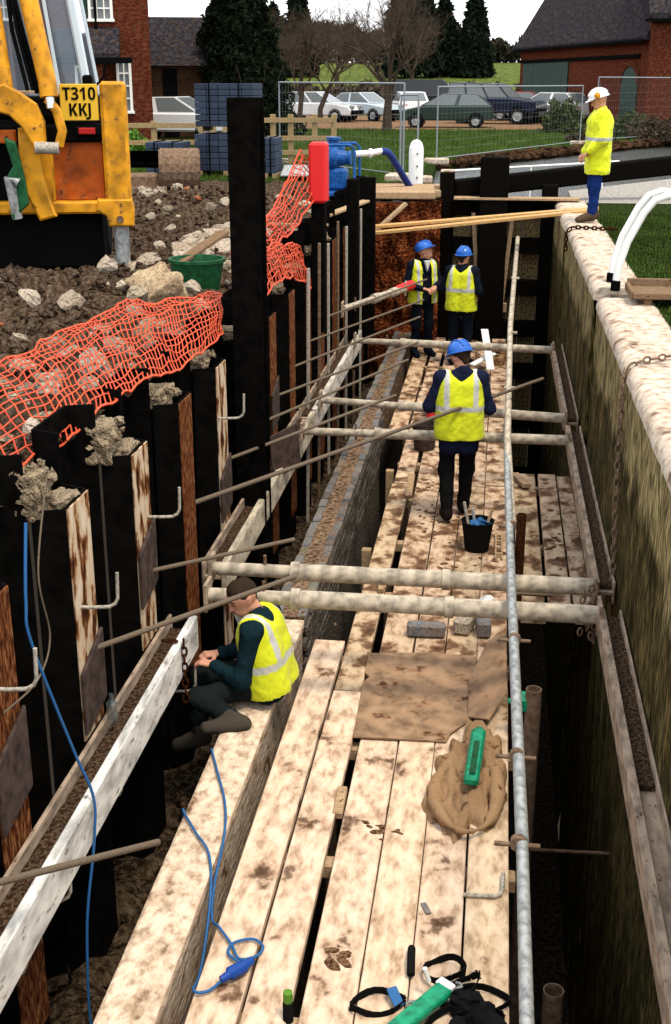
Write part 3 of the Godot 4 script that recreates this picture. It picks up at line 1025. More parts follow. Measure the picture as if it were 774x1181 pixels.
func sheet_piles() -> void:
	var w := thing("sheet_pile_wall", "line of black steel sheet piles holding back the left bank", "sheet piling", V(-2.2, -4.0, -12))
	var xo := -2.1
	var xi := -2.42
	for i in 16:
		var z: float = -3.28 - 1.12 * i
		var up := 0.22 * ss(-10.0, -19.0, z)
		var ta := -0.20 + rng.randf_range(-0.05, 0.04) + up
		var tb := 0.10 + rng.randf_range(-0.06, 0.05) + up
		if i == 8:
			tb -= 0.2
		var a := MB.new()   # forward sheet: its webs and the pan behind the face
		strip(a, [Vector2(xi + 0.17, z + 0.065), Vector2(xo, z), Vector2(xo, z - 0.33), Vector2(xi + 0.17, z - 0.395)], -4.0, ta, 0.016)
		var pa := part(w, "sheet_pile", a, M.pile)
		var f := MB.new()   # weathered front flange, cement stained on the near sheets
		var fl := -1.5 if i in [2, 3] else -2.6
		f.bx(xo + 0.0085, xo + 0.02, fl, ta - 0.004, z - 0.325, z - 0.005, 0.003)
		part(pa, "front_flange", f, M.pile_face if i in [2, 3, 5] else M.pile_rust)
		var k := MB.new()
		strip(k, [Vector2(xi + 0.158, z - 0.42), Vector2(xi, z - 0.475), Vector2(xi, z - 0.985), Vector2(xi + 0.158, z - 1.04)], -4.0, tb, 0.016)
		part(w, "sheet_pile", k, M.pile)
		if i in [1, 2, 3, 5, 7]:   # burnt-off ends patched with a plate
			var p := MB.new()
			var py := -0.95 - 0.12 * (i % 3)
			p.prism(Transform3D(Basis(V(0, 0, -1), V(0, 1, 0), V(1, 0, 0)), V(xo + 0.032, py, z - 0.165)), [Vector2(-0.175, -0.26), Vector2(0.175, -0.2), Vector2(0.175, 0.22), Vector2(0.12, 0.2), Vector2(-0.175, 0.1)], 0.02, 0.004)
			part(w, "patch_plate", p, M.plate)
		if i < 12:   # spilt concrete clinging to the heads
			var l := MB.new()
			if i in [2, 3]:
				l.crag(V(xo - 0.2, ta + 0.07, z - 0.0), V(0.11, 0.12, 0.10), nz, 0.30, 9.0, 11, 0.2)
				l.crag(V(xo - 0.08, ta - 0.01, z - 0.15), V(0.07, 0.035, 0.13), nz, 0.4, 11.0, 9, 0.3)
				lumps(l, V(xo - 0.16, ta + 0.13, z - 0.03), V(0.10, 0.08, 0.13), 26, 0.015, 0.04, 0.5)
			else:
				l.crag(V(xo - 0.17, ta + 0.02, z - 0.12), V(0.09, 0.06, 0.13), nz, 0.35, 9.0, 9, 0.3)
				lumps(l, V(xo - 0.13, ta + 0.05, z - 0.1), V(0.09, 0.04, 0.15), 14, 0.015, 0.04, 0.5)
			part(w, "concrete_lump", l, M.lump)
	# hooked bars welded to the sheets
	var hk := [[-4.05, -1.80], [-4.62, -1.84], [-5.45, -1.80], [-4.45, -0.62], [-5.60, -0.74], [-7.1, -2.02], [-8.9, -0.6], [-6.9, -0.7]]
	for h in hk:
		var b := MB.new()
		var z: float = h[0]
		var y: float = h[1]
		b.tube([V(-2.12, y, z), V(-2.0, y, z - 0.01), V(-1.93, y + 0.003, z - 0.02), V(-1.90, y + 0.02, z - 0.03), V(-1.888, y + 0.05, z - 0.035), V(-1.885, y + 0.19, z - 0.04)], 0.010, 6)
		part(w, "hooked_bar", b, M.hook)
	# tall posts standing out of the line
	var tp := thing("steel_post", "tall black steel column rising from the sheet piles in front of the brick packs", "steel post", V(-1.99, -4, -9.75))
	for q in [[-1.985, 0.014, 0.22, 0], [-1.985, 0.25, 0.016, -0.11], [-1.985, 0.25, 0.016, 0.11]]:
		var b := MB.new()
		b.bx(q[0] - q[1] / 2, q[0] + q[1] / 2, -4.0, 1.74, -9.75 + q[3] - q[2] / 2, -9.75 + q[3] + q[2] / 2, 0.004)
		part(tp, "flange" if q[1] > 0.1 else "web", b, M.pile)
	var rp := thing("sleeved_post", "black post with a bright red sleeve over its top at the far net", "post", V(-2.1, -1, -14.5))
	var b1 := MB.new()
	b1.bx(-2.18, -2.02, -1.0, 0.6, -14.6, -14.4, 0.01)
	part(rp, "post_shaft", b1, M.pile)
	var b2 := MB.new()
	b2.bx(-2.205, -1.995, 0.52, 1.2, -14.63, -14.37, 0.03)
	part(rp, "red_sleeve", b2, M.red)
	for q in [[-1.98, -16.9, 0.62, 0.16, "short black steel stake between the pump and the sleeved post"], [-2.0, -18.9, 0.50, 0.26, "stout black stake at the far end of the piling by the earth face"]]:
		var b := MB.new()
		b.bx(q[0] - q[3] / 2, q[0] + q[3] / 2, -2.0, q[2], q[1] - 0.09, q[1] + 0.09, 0.012)
		solo("steel_stake", q[4], "stake", b, M.pile, V(q[0], -2.0, q[1]), "stakes at the far end of the piling")
	# thin vertical packing strips at the far end, pale and rusty
	for i in 7:
		var z := -13.0 - 0.9 * i
		var b := MB.new()
		b.bar(V(-2.03, -3.0, z), V(-2.03 + rng.randf_range(-0.01, 0.02), 0.0 + 0.04 * i + rng.randf_range(-0.2, 0.1), z + rng.randf_range(-0.08, 0.08)), 0.05, 0.03, 0.004, V(1, 0, 0))
		part(w, "packing_strip", b, M.rust if i % 2 else M.hook)
	# earth face at the far left end, below the wing of the gate
	var e := MB.new()
	var s0 := 0
	var n1 := 28
	for j in n1 + 1:
		for i in n1 + 1:
			var u := float(i) / n1
			var t := float(j) / n1
			var p := V(lerpf(-2.3, -0.95, u), lerpf(-2.9, 0.0, t), -20.2 - 0.5 * t + 0.5 * (1 - u) * t)
			p.z += 0.22 * nz.get_noise_3d(p.x * 2, p.y * 2, 5.0) + 0.1 * nz.get_noise_3d(p.x * 7, p.y * 7, 1.0)
			e.v.append(p)
			e.n.append(Vector3.ZERO)
			e.c.append(Color.WHITE)
	for j in n1:
		for i in n1:
			var a := s0 + j * (n1 + 1) + i
			var c := a + n1 + 1
			e.ix.append_array([a, c, a + 1, a + 1, c, c + 1])
	smooth(e)
	struct("earth_face", e, M.red_earth)
	var wg := MB.new()
	grid(wg, -2.5, -0.95, -24.2, -20.6, 20, 40, func(x, z): return 0.0 + 0.05 * nz.get_noise_2d(x * 2, z * 2) + 0.03 * nz.get_noise_2d(x * 8, z * 8))
	struct("wing_ground", wg, M.earth)
	var wc := MB.new()
	wc.bx(-1.25, -0.98, -6.0, -0.03, -24.0, -20.75, 0.02)
	solo("gate_abutment", "dark masonry abutment at the left of the lock gate", "wall", wc, M.dark_stone, V(-1.1, -4.2, -22))

# ---- plank decks
func plank(parent: Node3D, x0: float, x1: float, z0: float, z1: float, y := -2.22, m: Material = null, tone := 1.0, th := 0.055) -> void:
	var b := MB.new()
	var k := tone * rng.randf_range(0.86, 1.1)
	b.col = Color(k * rng.randf_range(0.97, 1.03), k, k * rng.randf_range(0.92, 1.04))
	var a := V((x0 + x1) / 2 + rng.randf_range(-0.004, 0.004), y - th / 2 + rng.randf_range(-0.006, 0.004), z0)
	var c := V((x0 + x1) / 2 + rng.randf_range(-0.004, 0.004), y - th / 2 + rng.randf_range(-0.006, 0.004), z1)
	b.bar(a, c, absf(x1 - x0) - 0.008, th, 0.005)
	part(parent, "plank", b, m if m else M.plank)

func decks() -> void:
	var d := thing("plank_walkway", "pale muddy timber plank walkway down the middle of the lock", "walkway", V(-0.5, -2.3, -10))
	plank(d, -1.27, -1.03, -2.2, -8.42, -2.205)
	plank(d, -1.02, -0.80, -2.2, -7.63, -2.21)
	plank(d, -1.02, -0.82, -7.66, -12.4, -2.215, M.plank_muddy, 1.1)
	plank(d, -1.0, -0.80, -12.43, -16.6, -2.22, M.plank_muddy)
	plank(d, -0.98, -0.80, -16.63, -20.4, -2.22, M.plank_muddy)
	plank(d, -1.25, -1.02, -14.5, -19.6, -2.21, M.plank_muddy)
	var ed := [-0.755, -0.50, -0.262, -0.02, 0.212]
	for i in 4:
		var z := -2.2
		for e in [[-7.85, 1.0], [-12.7 + 0.25 * (i % 2), 0.92], [-16.9 - 0.3 * (i % 2), 0.85], [-20.4, 0.8]]:
			plank(d, ed[i], ed[i + 1], z, e[0] + (0.15 * (i % 3)), -2.22, null if z > -7 else M.plank_muddy, 1.0)
			z = e[0] + (0.15 * (i % 3)) - 0.012
	for i in 14:
		var z := -3.2 - 1.27 * i
		var b := MB.new()
		b.bx(-1.28 if z > -8.4 else -1.03, 0.25, -2.37, -2.285, z - 0.05, z + 0.05, 0.006)
		part(d, "joist", b, M.plank_cross)
	for i in 7:
		for x in [-1.12, 0.12]:
			var b := MB.new()
			var z := -3.2 - 2.54 * i
			b.bx(x - 0.045, x + 0.045, -6.0, -2.375, z - 0.045, z + 0.045, 0.005)
			part(d, "prop", b, M.plank_cross)
	var s := thing("side_staging", "narrow staging of three brown planks against the right lock wall", "walkway", V(0.6, -2.3, -11))
	plank(s, 0.29, 0.53, -9.2, -13.1, -2.27, M.plank_muddy, 1.0)
	plank(s, 0.55, 0.75, -9.25, -13.1, -2.27, M.plank_muddy, 0.95)
	plank(s, 0.76, 0.915, -9.2, -13.05, -2.265, M.plank_muddy, 0.9)
	for z in [-9.5, -11.0, -12.8]:
		var b := MB.new()
		b.bx(0.26, 0.92, -2.42, -2.335, z - 0.05, z + 0.05, 0.006)
		part(s, "joist", b, M.plank_cross)
	# mud trodden onto the boards: flat clods with edges of their own
	var mud := MB.new()
	for q in [[-0.42, -11.2, 0.5, 0.55, 46], [-0.25, -9.9, 0.5, 0.35, 34], [-0.55, -12.6, 0.3, 0.5, 22], [-0.5, -6.0, 0.15, 0.10, 12], [-0.62, -4.9, 0.09, 0.09, 10], [-0.3, -14.0, 0.5, 0.6, 30], [0.1, -10.6, 0.12, 0.5, 20], [0.7, -10.8, 0.15, 1.2, 24], [-1.1, -6.5, 0.12, 1.6, 16]]:
		for i in int(q[4]):
			var x: float = q[0] + rng.randfn(0, 0.45) * q[2]
			var z: float = q[1] + rng.randfn(0, 0.45) * q[3]
			var on := x > -1.25 and x < -0.83 or x > -0.73 and x < 0.19 or x > 0.31 and x < 0.72
			if not on:
				continue
			var r := rng.randf_range(0.008, 0.04)
			var k := rng.randf_range(0.7, 1.3)
			mud.col = Color(k, k * 0.95, k * 0.9)
			mud.stone(Transform3D(Basis(Vector3.UP, rng.randf() * 6) * Basis.from_scale(V(r * rng.randf_range(1, 1.8), minf(r * 0.35, 0.009), r)), V(x, -2.225 if x < 0.3 else -2.268, z)), rng, 0.4, 3)
	var mo := solo("trodden_mud", "brown clods of mud trodden onto the plank walkway", "mud", mud, M.smear)
	mo.set_meta("kind", "stuff")

# ---- walings, trench struts, handrail tubes, tie bars
func channel_beam(t: Node3D, z0: float, z1: float) -> void:
	for q in [[0.765, 0.812, "flange"], [0.905, 0.92, "flange"], [0.812, 0.905, "channel_web"]]:
		var b := MB.new()
		if q[2] == "flange":
			b.bx(q[0], q[1], -1.60, -1.44, z0, z1, 0.004)
		else:
			b.bx(q[0], q[1], -1.535, -1.515, z0 - 0.001, z1 + 0.001)
		part(t, q[2], b, M.channel)

func strut(label: String, z: float, x0: float, x1: float, xs: float, y := -1.45, r := 0.062, zb := 999.0, m: Material = null) -> Node3D:
	if zb > 900:
		zb = z
	var f := func(x: float) -> Vector3: return V(x, y, lerpf(z, zb, (x - x0) / (x1 - x0)))
	var t := thing("trench_strut", label, "strut", f.call(x0), "steel struts across the lock")
	var mm: Material = m if m else M.strut
	var b := MB.new()
	b.tube([f.call(xs), f.call(x1 - 0.02)], r, 14)
	part(t, "outer_tube", b, mm)
	b = MB.new()
	b.tube([f.call(x0 + 0.02), f.call(xs + 0.05)], r * 0.78, 12)
	part(t, "inner_tube", b, mm)
	for x in [xs, xs + 0.02 + 0.5 * (x1 - xs)]:
		b = MB.new()
		b.tube([f.call(x - 0.03), f.call(x + 0.03)], r * 1.22, 14)
		part(t, "collar", b, mm)
	b = MB.new()
	var c: Vector3 = f.call(xs - 0.22)
	b.tube([c + V(0, -r * 1.5, 0), c + V(0, r * 1.9, 0)], 0.012, 6)
	part(t, "locking_pin", b, M.rust)
	for x in [x0 + 0.01, x1 - 0.01]:
		b = MB.new()
		c = f.call(x)
		b.bx(c.x - 0.012, c.x + 0.012, c.y - 0.1, c.y + 0.1, c.z - 0.09, c.z + 0.09, 0.004)
		part(t, "end_plate", b, M.channel)
	return t

func walings_and_struts() -> void:
	var segs := [[-2.2, -7.22, "white painted waling along the near sheet piles, beside the seated worker", "white_beam"], [-8.15, -12.6, "cream stained waling on the sheet piles behind the near struts", "white_beam"], [-12.7, -17.2, "distant pale waling at the far end of the sheet piles", "white_beam"]]
	for i in 3:
		var s: Array = segs[i]
		var t := thing("pile_waling", s[2], "waling", V(-2.0, -1.75, s[0]), "walings along the sheet piles")
		var b := MB.new()
		b.col = [Color(1, 1, 1), Color(0.72, 0.63, 0.5), Color(0.9, 0.85, 0.78)][i]
		b.bx(-1.93, -1.875, -1.74, -1.5, s[0], s[1], 0.008)
		part(t, "front_flange", b, M.white_beam)
		b = MB.new()
		b.bx(-2.05, -1.93, -1.63, -1.61, s[0], s[1])
		part(t, "web", b, M.channel)
		b = MB.new()
		b.bx(-2.075, -2.05, -1.74, -1.5, s[0], s[1], 0.006)
		part(t, "back_flange", b, M.channel)
		b = MB.new()
		rough_beam(b, -2.05, -1.93, -1.63, -1.575, s[1] + 0.05, s[0] - 0.05, 0.02)
		var o := part(t, "dirt", b, M.dirt)
		o.set_meta("kind", "stuff")
	# hangers and rags on the near waling
	var hc := MB.new()
	for i in 8:
		ring_link(hc, V(-1.86, -1.5 - 0.055 * i, -6.78), V(0, -1, 0), i % 2 == 0, 0.034, 0.008)
	ring_link(hc, V(-1.95, -1.485, -6.78), V(1, 0, 0), true, 0.05, 0.009)
	solo("hanger_chain", "short rusty chain looped over the end of the white waling", "chain", hc, M.rust_dark, V(-1.86, -1.9, -6.78))
	var pl := MB.new()
	pl.box(Transform3D(Basis(Vector3.UP, -0.5) * Basis(Vector3.RIGHT, 0.12), V(-1.86, -1.36, -10.6)), V(0.02, 0.42, 0.42), 0.004)
	solo("hanging_plate", "rusty brown steel plate hanging on the cream waling", "plate", pl, M.plate, V(-1.86, -1.57, -10.6))
	for s in [[-2.0, -7.55, "near channel waling on the right lock wall beside the dark pit"], [-8.0, -12.15, "channel waling on the lock wall above the side staging"], [-12.5, -16.3, "far channel waling on the lock wall behind the main worker"]]:
		var t := thing("wall_waling", s[2], "waling", V(0.85, -1.6, s[0]), "channel walings on the lock wall")
		channel_beam(t, s[0], s[1])
		var b := MB.new()
		rough_beam(b, 0.812, 0.905, -1.54, -1.485, s[1] + 0.05, -5.45 if s[0] == -2.0 else s[0] - 0.05, 0.018)
		var o := part(t, "dirt", b, M.dirt)
		o.set_meta("kind", "stuff")
	strut("near upper trench strut across the lock, ending in rusty chain", -7.93, -1.95, 0.78, -1.33)
	strut("trench strut nearest the camera, just in front of its twin", -7.46, -1.87, 0.78, -1.25)
	strut("trench strut at the legs of the main worker", -11.62, -1.87, 0.78, -1.1, -1.45, 0.05)
	strut("slanting trench strut behind the main worker's waist", -12.9, -1.87, 0.79, -0.95, -1.45, 0.05, -12.45)
	strut("distant trench strut beside the two far workers", -16.2, -1.87, 0.79, -1.2, -1.45, 0.05, -15.9)
	var rs := strut("highest far trench strut with a red end pointing at the man looking up", -16.0, -2.02, -1.3, -1.66, -1.0, 0.055, -17.9)
	var re := MB.new()
	re.tube([V(-1.44, -1.0, -17.57), V(-1.32, -0.99, -17.9), V(-1.24, -0.985, -18.1)], [0.062, 0.075, 0.072], 12)
	part(rs, "red_sleeve", re, M.red)
	# chain binding the strut ends to the right waling
	var bc := MB.new()
	for i in 13:
		ring_link(bc, V(0.76 + 0.02 * sin(i * 2.1), -1.36 - 0.03 * i, -7.66 + 0.02 * sin(i * 1.3)), V(0.1, -1, 0.1).normalized(), i % 2 == 0, 0.03, 0.008)
	for i in 9:
		ring_link(bc, V(0.70 + 0.03 * cos(i * 1.9), -1.37 - 0.04 * i, -7.7), V(-0.1, -1, 0.1).normalized(), i % 2 == 1, 0.03, 0.008)
	solo("binding_chain", "rusty chain bunched around the right ends of the near struts", "chain", bc, M.rust, V(0.74, -1.8, -7.66))
	# long handrail tubes
	var hr := thing("handrail_tube", "long galvanised scaffold tube running beside the plank walkway", "scaffold tube", V(0.2, -1.3, -6))
	var b := MB.new()
	b.tube([V(0.225, -1.3, -2.3), V(0.222, -1.3, -4.6)], 0.027, 12)
	part(hr, "tube_length", b, M.galv)
	b = MB.new()
	b.tube([V(0.222, -1.3, -4.62), V(0.19, -1.3, -7.5), V(0.16, -1.3, -11.6)], 0.03, 12)
	part(hr, "tube_length", b, M.galv)
	for z in [-4.61, -5.35, -6.7, -8.7]:
		b = MB.new()
		b.tube([V(0.205, -1.3, z + 0.018), V(0.205, -1.3, z - 0.018)], 0.037, 10)
		b.tube([V(0.10, -1.31, z), V(0.3, -1.31, z)], 0.011, 6)
		part(hr, "clamp", b, M.rust)
	var fr := MB.new()
	fr.tube([V(0.205, -1.36, -8.9), V(0.17, -1.28, -11.0), V(0.2, -0.98, -15.0), V(0.32, -0.52, -20.2)], 0.033, 12)
	for z in [-12.5, -14.6, -17.4]:
		var tt: float = (-z - 11.0) / 9.2
		var p := V(lerpf(0.17, 0.32, tt), lerpf(-1.28, -0.52, tt), z)
		fr.tube([p + V(-0.06, 0, 0), p + V(0.05, 0, 0)], 0.02, 6)
	solo("sloping_tube", "weathered scaffold tube rising away toward the lock gate", "scaffold tube", fr, M.strut, V(0.2, -1.4, -14))
	for q in [[0.255, -8.25, -1.05, 0.034, "rusty upright tube fixed beside the handrail at the near struts"], [0.36, -7.15, -1.86, 0.052, "brown open-topped upright pipe standing in the dark pit"], [0.46, -5.25, -2.62, 0.055, "lowest open pipe end deep in the near dark pit"]]:
		b = MB.new()
		b.lathe(at(V(q[0], 0, q[1])), [Vector2(q[3], -6.0), Vector2(q[3], q[2]), Vector2(q[3] - 0.007, q[2]), Vector2(q[3] - 0.007, q[2] - 0.3)], 14)
		solo("upright_pipe", q[4], "pipe", b, M.rust if q[3] > 0.04 else M.rust_dark, V(q[0], -6.0, q[1]), "upright pipes in the pit")
	var cl := MB.new()
	cl.bx(0.26, 0.36, -2.02, -1.93, -7.25, -7.12, 0.008)
	cl.tube([V(0.2, -1.975, -7.18), V(0.34, -1.975, -7.18)], 0.02, 8)
	solo("green_coupler", "small green scaffold coupler beside the brown pipe", "coupler", cl, M.tool_green, V(0.3, -2.02, -7.18))
	b = MB.new()
	b.tube([V(0.2, -1.6, -8.1), V(0.5, -1.6, -8.1)], 0.014, 6)
	solo("spigot_bar", "short steel bar poking out over the dark pit", "bar", b, M.bar, V(0.35, -1.6, -8.1))
	b = MB.new()
	b.tube([V(0.3, -3.05, -7.1), V(0.95, -3.1, -7.2)], 0.012, 6)
	solo("low_bar", "thin rusty bar crossing low in the near pit", "bar", b, M.rust, V(0.6, -3.1, -7.1))
	# tie bars reaching out of the piles
	var bars := [
		[V(-2.1, -1.05, -5.72), V(-1.16, -1.05, -6.9), "thick steel bar slanting over the seated worker's head", 0.016],
		[V(-2.1, -1.05, -6.85), V(-1.27, -1.05, -7.54), "steel bar just behind the one over the seated worker", 0.014],
		[V(-2.1, -1.02, -8.1), V(0.53, -1.07, -12.6), "longest steel bar, crossing in front of the main worker", 0.018],
		[V(-2.1, -1.05, -9.3), V(-0.93, -1.05, -11.6), "steel bar ending at the strut behind the hanging plate", 0.015],
		[V(-2.1, -1.06, -3.55), V(-1.43, -1.45, -4.62), "nearest steel bar, ending above the dark trench", 0.016],
		[V(-2.1, -1.05, -10.3), V(-0.93, -1.05, -13.24), "fifth steel bar from the camera, over the dwarf wall", 0.014],
		[V(-2.1, -1.05, -11.4), V(-0.89, -1.05, -14.2), "sixth steel bar from the camera, over the dwarf wall", 0.014],
		[V(-2.1, -1.0, -12.5), V(-0.95, -1.0, -15.6), "seventh steel bar from the camera, near the far workers", 0.013],
		[V(-2.1, -0.95, -13.6), V(-0.97, -0.95, -16.6), "eighth steel bar from the camera, near the far workers", 0.013],
		[V(-2.1, -0.9, -14.8), V(-1.0, -0.85, -17.8), "farthest steel bar, under the red-ended strut", 0.013]]
	for q in bars:
		b = MB.new()
		b.tube([q[0], q[1]], q[3], 7)
		solo("tie_bar", q[2], "steel bar", b, M.bar, q[0], "steel bars reaching out of the piles")

func ring_link(b: MB, c: Vector3, d: Vector3, turned: bool, l: float, r: float) -> void:   # one oval chain link centred at c, long along d
	var s := d.cross(V(0.3, 0.2, 1)).normalized()
	if turned:
		s = d.cross(s)
	var pts := []
	for k in 9:
		var a := TAU * k / 8
		pts.append(c + d * cos(a) * l + s * sin(a) * l * 0.55)
	b.tube(pts, r, 5, false)

# ---- the far lock gate with its balance beam
func lock_gate() -> void:
	var g := thing("lock_gate", "black timber lock gate with long balance beam at the far end", "lock gate", V(0, -4.2, -21.2))
	var b := MB.new()
	b.bx(-0.33, 0.14, -3.6, 0.70, -21.02, -20.72, 0.02)
	part(g, "paddle_post", b, M.gate)
	b = MB.new()
	b.bx(-1.0, -0.76, -6.0, 0.44, -21.3, -21.0, 0.02)
	part(g, "mitre_post", b, M.gate)
	b = MB.new()
	b.bx(-0.99, -0.77, 0.44, 0.47, -21.29, -21.01, 0.005)
	part(g, "post_cap", b, M.coping)
	b = MB.new()
	b.bx(0.7, 0.96, -6.0, 0.25, -21.3, -21.0, 0.02)
	part(g, "heel_post", b, M.gate)
	b = MB.new()
	b.bar(V(-0.76, 0.16, -21.12), V(6.2, 0.86, -22.6), 0.3, 0.3, 0.03)
	part(g, "balance_beam", b, M.gate)
	for y in [-0.12, -0.75, -1.45, -2.15, -2.9, -3.8, -4.8]:
		b = MB.new()
		b.bx(-0.76, 0.7, y - 0.13, y + 0.13, -21.15, -20.98, 0.015)
		part(g, "rail", b, M.gate)
	for i in 5:   # planking seen between the rails
		b = MB.new()
		var k := rng.randf_range(0.6, 1.3)
		b.col = Color(k, k * 0.95, k * 0.85)
		b.bx(-0.76 + 0.292 * i, -0.478 + 0.292 * i, -6.0, 0.0, -21.24, -21.18, 0.006)
		part(g, "plank", b, M.gate_wet)
	for x in [-0.42, 0.23]:
		b = MB.new()
		b.bar(V(x, -0.2, -20.9), V(x * 0.6 - 0.03, -1.75, -20.9), 0.07, 0.05, 0.005, V(0, 0, 1))
		part(g, "guide_board", b, M.plank_cross)
	b = MB.new()
	b.bx(-0.4, 0.2, -1.85, -1.7, -20.95, -20.85, 0.006)
	part(g, "guide_board", b, M.plank_cross)
	b = MB.new()
	b.bx(-0.75, 1.3, 0.02, 0.06, -20.98, -20.7, 0.006)
	part(g, "walkway_board", b, M.plank_cross)
	# two pale planks laid across the lock
	for q in [[V(-2.0, -0.30, -19.45), V(1.5, 0.045, -19.3), "rear pale scaffold plank laid across the far end of the lock"], [V(-2.05, -0.38, -19.2), V(1.35, 0.035, -19.0), "front pale scaffold plank laid across the far end of the lock"]]:
		b = MB.new()
		b.bar(q[0], q[1], 0.22, 0.045, 0.005)
		solo("cross_plank", q[2], "plank", b, M.raw_plank, (q[0] + q[1]) / 2, "planks across the lock")
	# white safety rail over the water
	var wr := thing("safety_rail", "thin white safety rail above the water behind the gate", "railing", V(0, 0, -23.5))
	b = MB.new()
	b.tube([V(-0.85, 0.0, -22.6), V(-0.85, 0.36, -22.6), V(2.2, 0.45, -24.2)], 0.018, 7)
	part(wr, "top_rail", b, M.white)
	for x in [0.55, 1.9]:
		b = MB.new()
		var t: float = (x + 0.85) / 3.05
		b.tube([V(x, -0.9, lerpf(-22.6, -24.2, t)), V(x, lerpf(0.35, 0.44, t), lerpf(-22.6, -24.2, t))], 0.015, 6)
		part(wr, "upright", b, M.white)
	b = MB.new()
	b.tube([V(-0.85, 0.1, -22.6), V(2.2, 0.18, -24.2)], 0.01, 6)
	part(wr, "lower_rail", b, M.white)
	# mooring chains on the coping
	var c := MB.new()
	var pts := []
	for i in 9:
		pts.append(V(1.5 - 0.058 * i, 0.03, -8.9 + 0.05 * i))
	pts.append_array([V(0.99, 0.02, -8.46), V(0.935, -0.02, -8.44), V(0.912, -0.075, -8.43)])
	for i in 27:
		pts.append(V(0.905 - 0.006 * sin(i * 0.2), -0.13 - 0.058 * i, -8.42 + 0.012 * i))
	for i in pts.size() - 1:
		ring_link(c, (pts[i] + pts[i + 1]) / 2, (pts[i + 1] - pts[i]).normalized(), i % 2 == 0, 0.036, 0.0085)
	solo("mooring_chain", "rusty chain hanging down the lock wall from the near coping", "chain", c, M.rust, V(0.91, -1.7, -8.4))
	c = MB.new()
	pts = []
	for i in 12:
		pts.append(V(1.55 - 0.052 * i, 0.03, -16.6 - 0.02 * i))
	for i in 5:
		pts.append(V(0.908, -0.04 - 0.06 * i, -16.8))
	for i in pts.size() - 1:
		ring_link(c, (pts[i] + pts[i + 1]) / 2, (pts[i + 1] - pts[i]).normalized(), i % 2 == 0, 0.038, 0.011)
	solo("mooring_chain", "reddish chain over the coping below the man in the yellow coat", "chain", c, M.rust_dark, V(0.91, -1.4, -16.8))
	# white ladder grab rails and the timber tray behind them
	var lg := thing("ladder_handrail", "pair of white curved ladder handrails on the coping", "handrail", V(1.3, 0, -12))
	for q in [[-12.25, 0.0], [-11.75, 0.02]]:
		b = MB.new()
		var z: float = q[0]
		b.tube([V(1.12, 0.02, z), V(1.13, 0.2, z), V(1.2, 0.45, z), V(1.33, 0.72, z), V(1.42, 0.83, z), V(1.53, 0.87, z), V(1.66, 0.86, z - 0.01), V(1.76, 0.78, z), V(1.79, 0.65, z), V(1.80, 0.0, z)], 0.035, 12)
		part(lg, "rail_tube", b, M.white)
		for x in [1.12, 1.80]:
			b = MB.new()
			b.lathe(at(V(x, -0.005, z)), [Vector2(0.045, 0), Vector2(0.045, 0.09), Vector2(0.033, 0.1)], 12)
			part(lg, "socket", b, M.black)
	var tr := thing("timber_tray", "low weathered timber tray lying on the coping below the white handrails", "tray", V(1.5, 0, -11.2))
	for q in [[1.22, 2.2, 0.05, 0.085, -11.5, -10.95], [1.2, 2.2, 0.055, 0.15, -11.54, -11.5], [1.2, 2.2, 0.055, 0.11, -10.95, -10.91], [1.18, 1.22, 0.05, 0.12, -11.5, -10.95]]:
		b = MB.new()
		b.bx(q[0], q[1], q[2], q[3], q[4], q[5], 0.006)
		part(tr, "board", b, M.old_wood)
	for x in [1.3, 1.9]:
		b = MB.new()
		b.bx(x, x + 0.07, -0.01, 0.05, -11.5, -10.95, 0.004)
		part(tr, "bearer", b, M.old_wood)

func along(pts: Array, t: float) -> Vector3:
	var f := clampf(t, 0, 1) * (pts.size() - 1)
	var i := mini(int(f), pts.size() - 2)
	var a: Vector3 = pts[maxi(i - 1, 0)]
	var b: Vector3 = pts[i]
	var c: Vector3 = pts[i + 1]
	var d: Vector3 = pts[mini(i + 2, pts.size() - 1)]
	return b.cubic_interpolate(c, a, d, f - i)

func net(called: String, label: String, top: Array, bottom: Array, nu: int, nv: int, bulge: float, r := 0.0056, sd := 1.0) -> void:
	var b := MB.new()
	var p := func(i: int, j: int) -> Vector3:
		var u := float(i) / nu
		var t := float(j) / nv
		u += 0.006 * nz.get_noise_2d(i * 0.11 + sd, j * 0.2)
		var q := along(top, u).lerp(along(bottom, u), t)
		q.y += bulge * sin(PI * t) + 0.05 * nz.get_noise_2d(u * 9 + sd, t * 3) + 0.006 * nz.get_noise_2d(u * 24 + sd, t * 6)
		q.x += 0.03 * nz.get_noise_2d(u * 7 + sd + 30, t * 3)
		return q
	var rows := []
	for i in nu + 1:
		var col := []
		for j in nv + 1:
			col.append(p.call(i, j))
		rows.append(col)
	for i in nu + 1:
		var k := rng.randf_range(0.75, 1.1)
		b.col = Color(k, k * rng.randf_range(0.8, 1.3), k)
		b.tube(rows[i], r, 4, false)
	for j in nv + 1:
		var line := []
		for i in nu + 1:
			line.append(rows[i][j])
		b.tube(line, r * (1.0 if j > 0 and j < nv else 1.7), 4, false)
	solo(called, label, "safety net", b, M.net, along(top, 0.5))

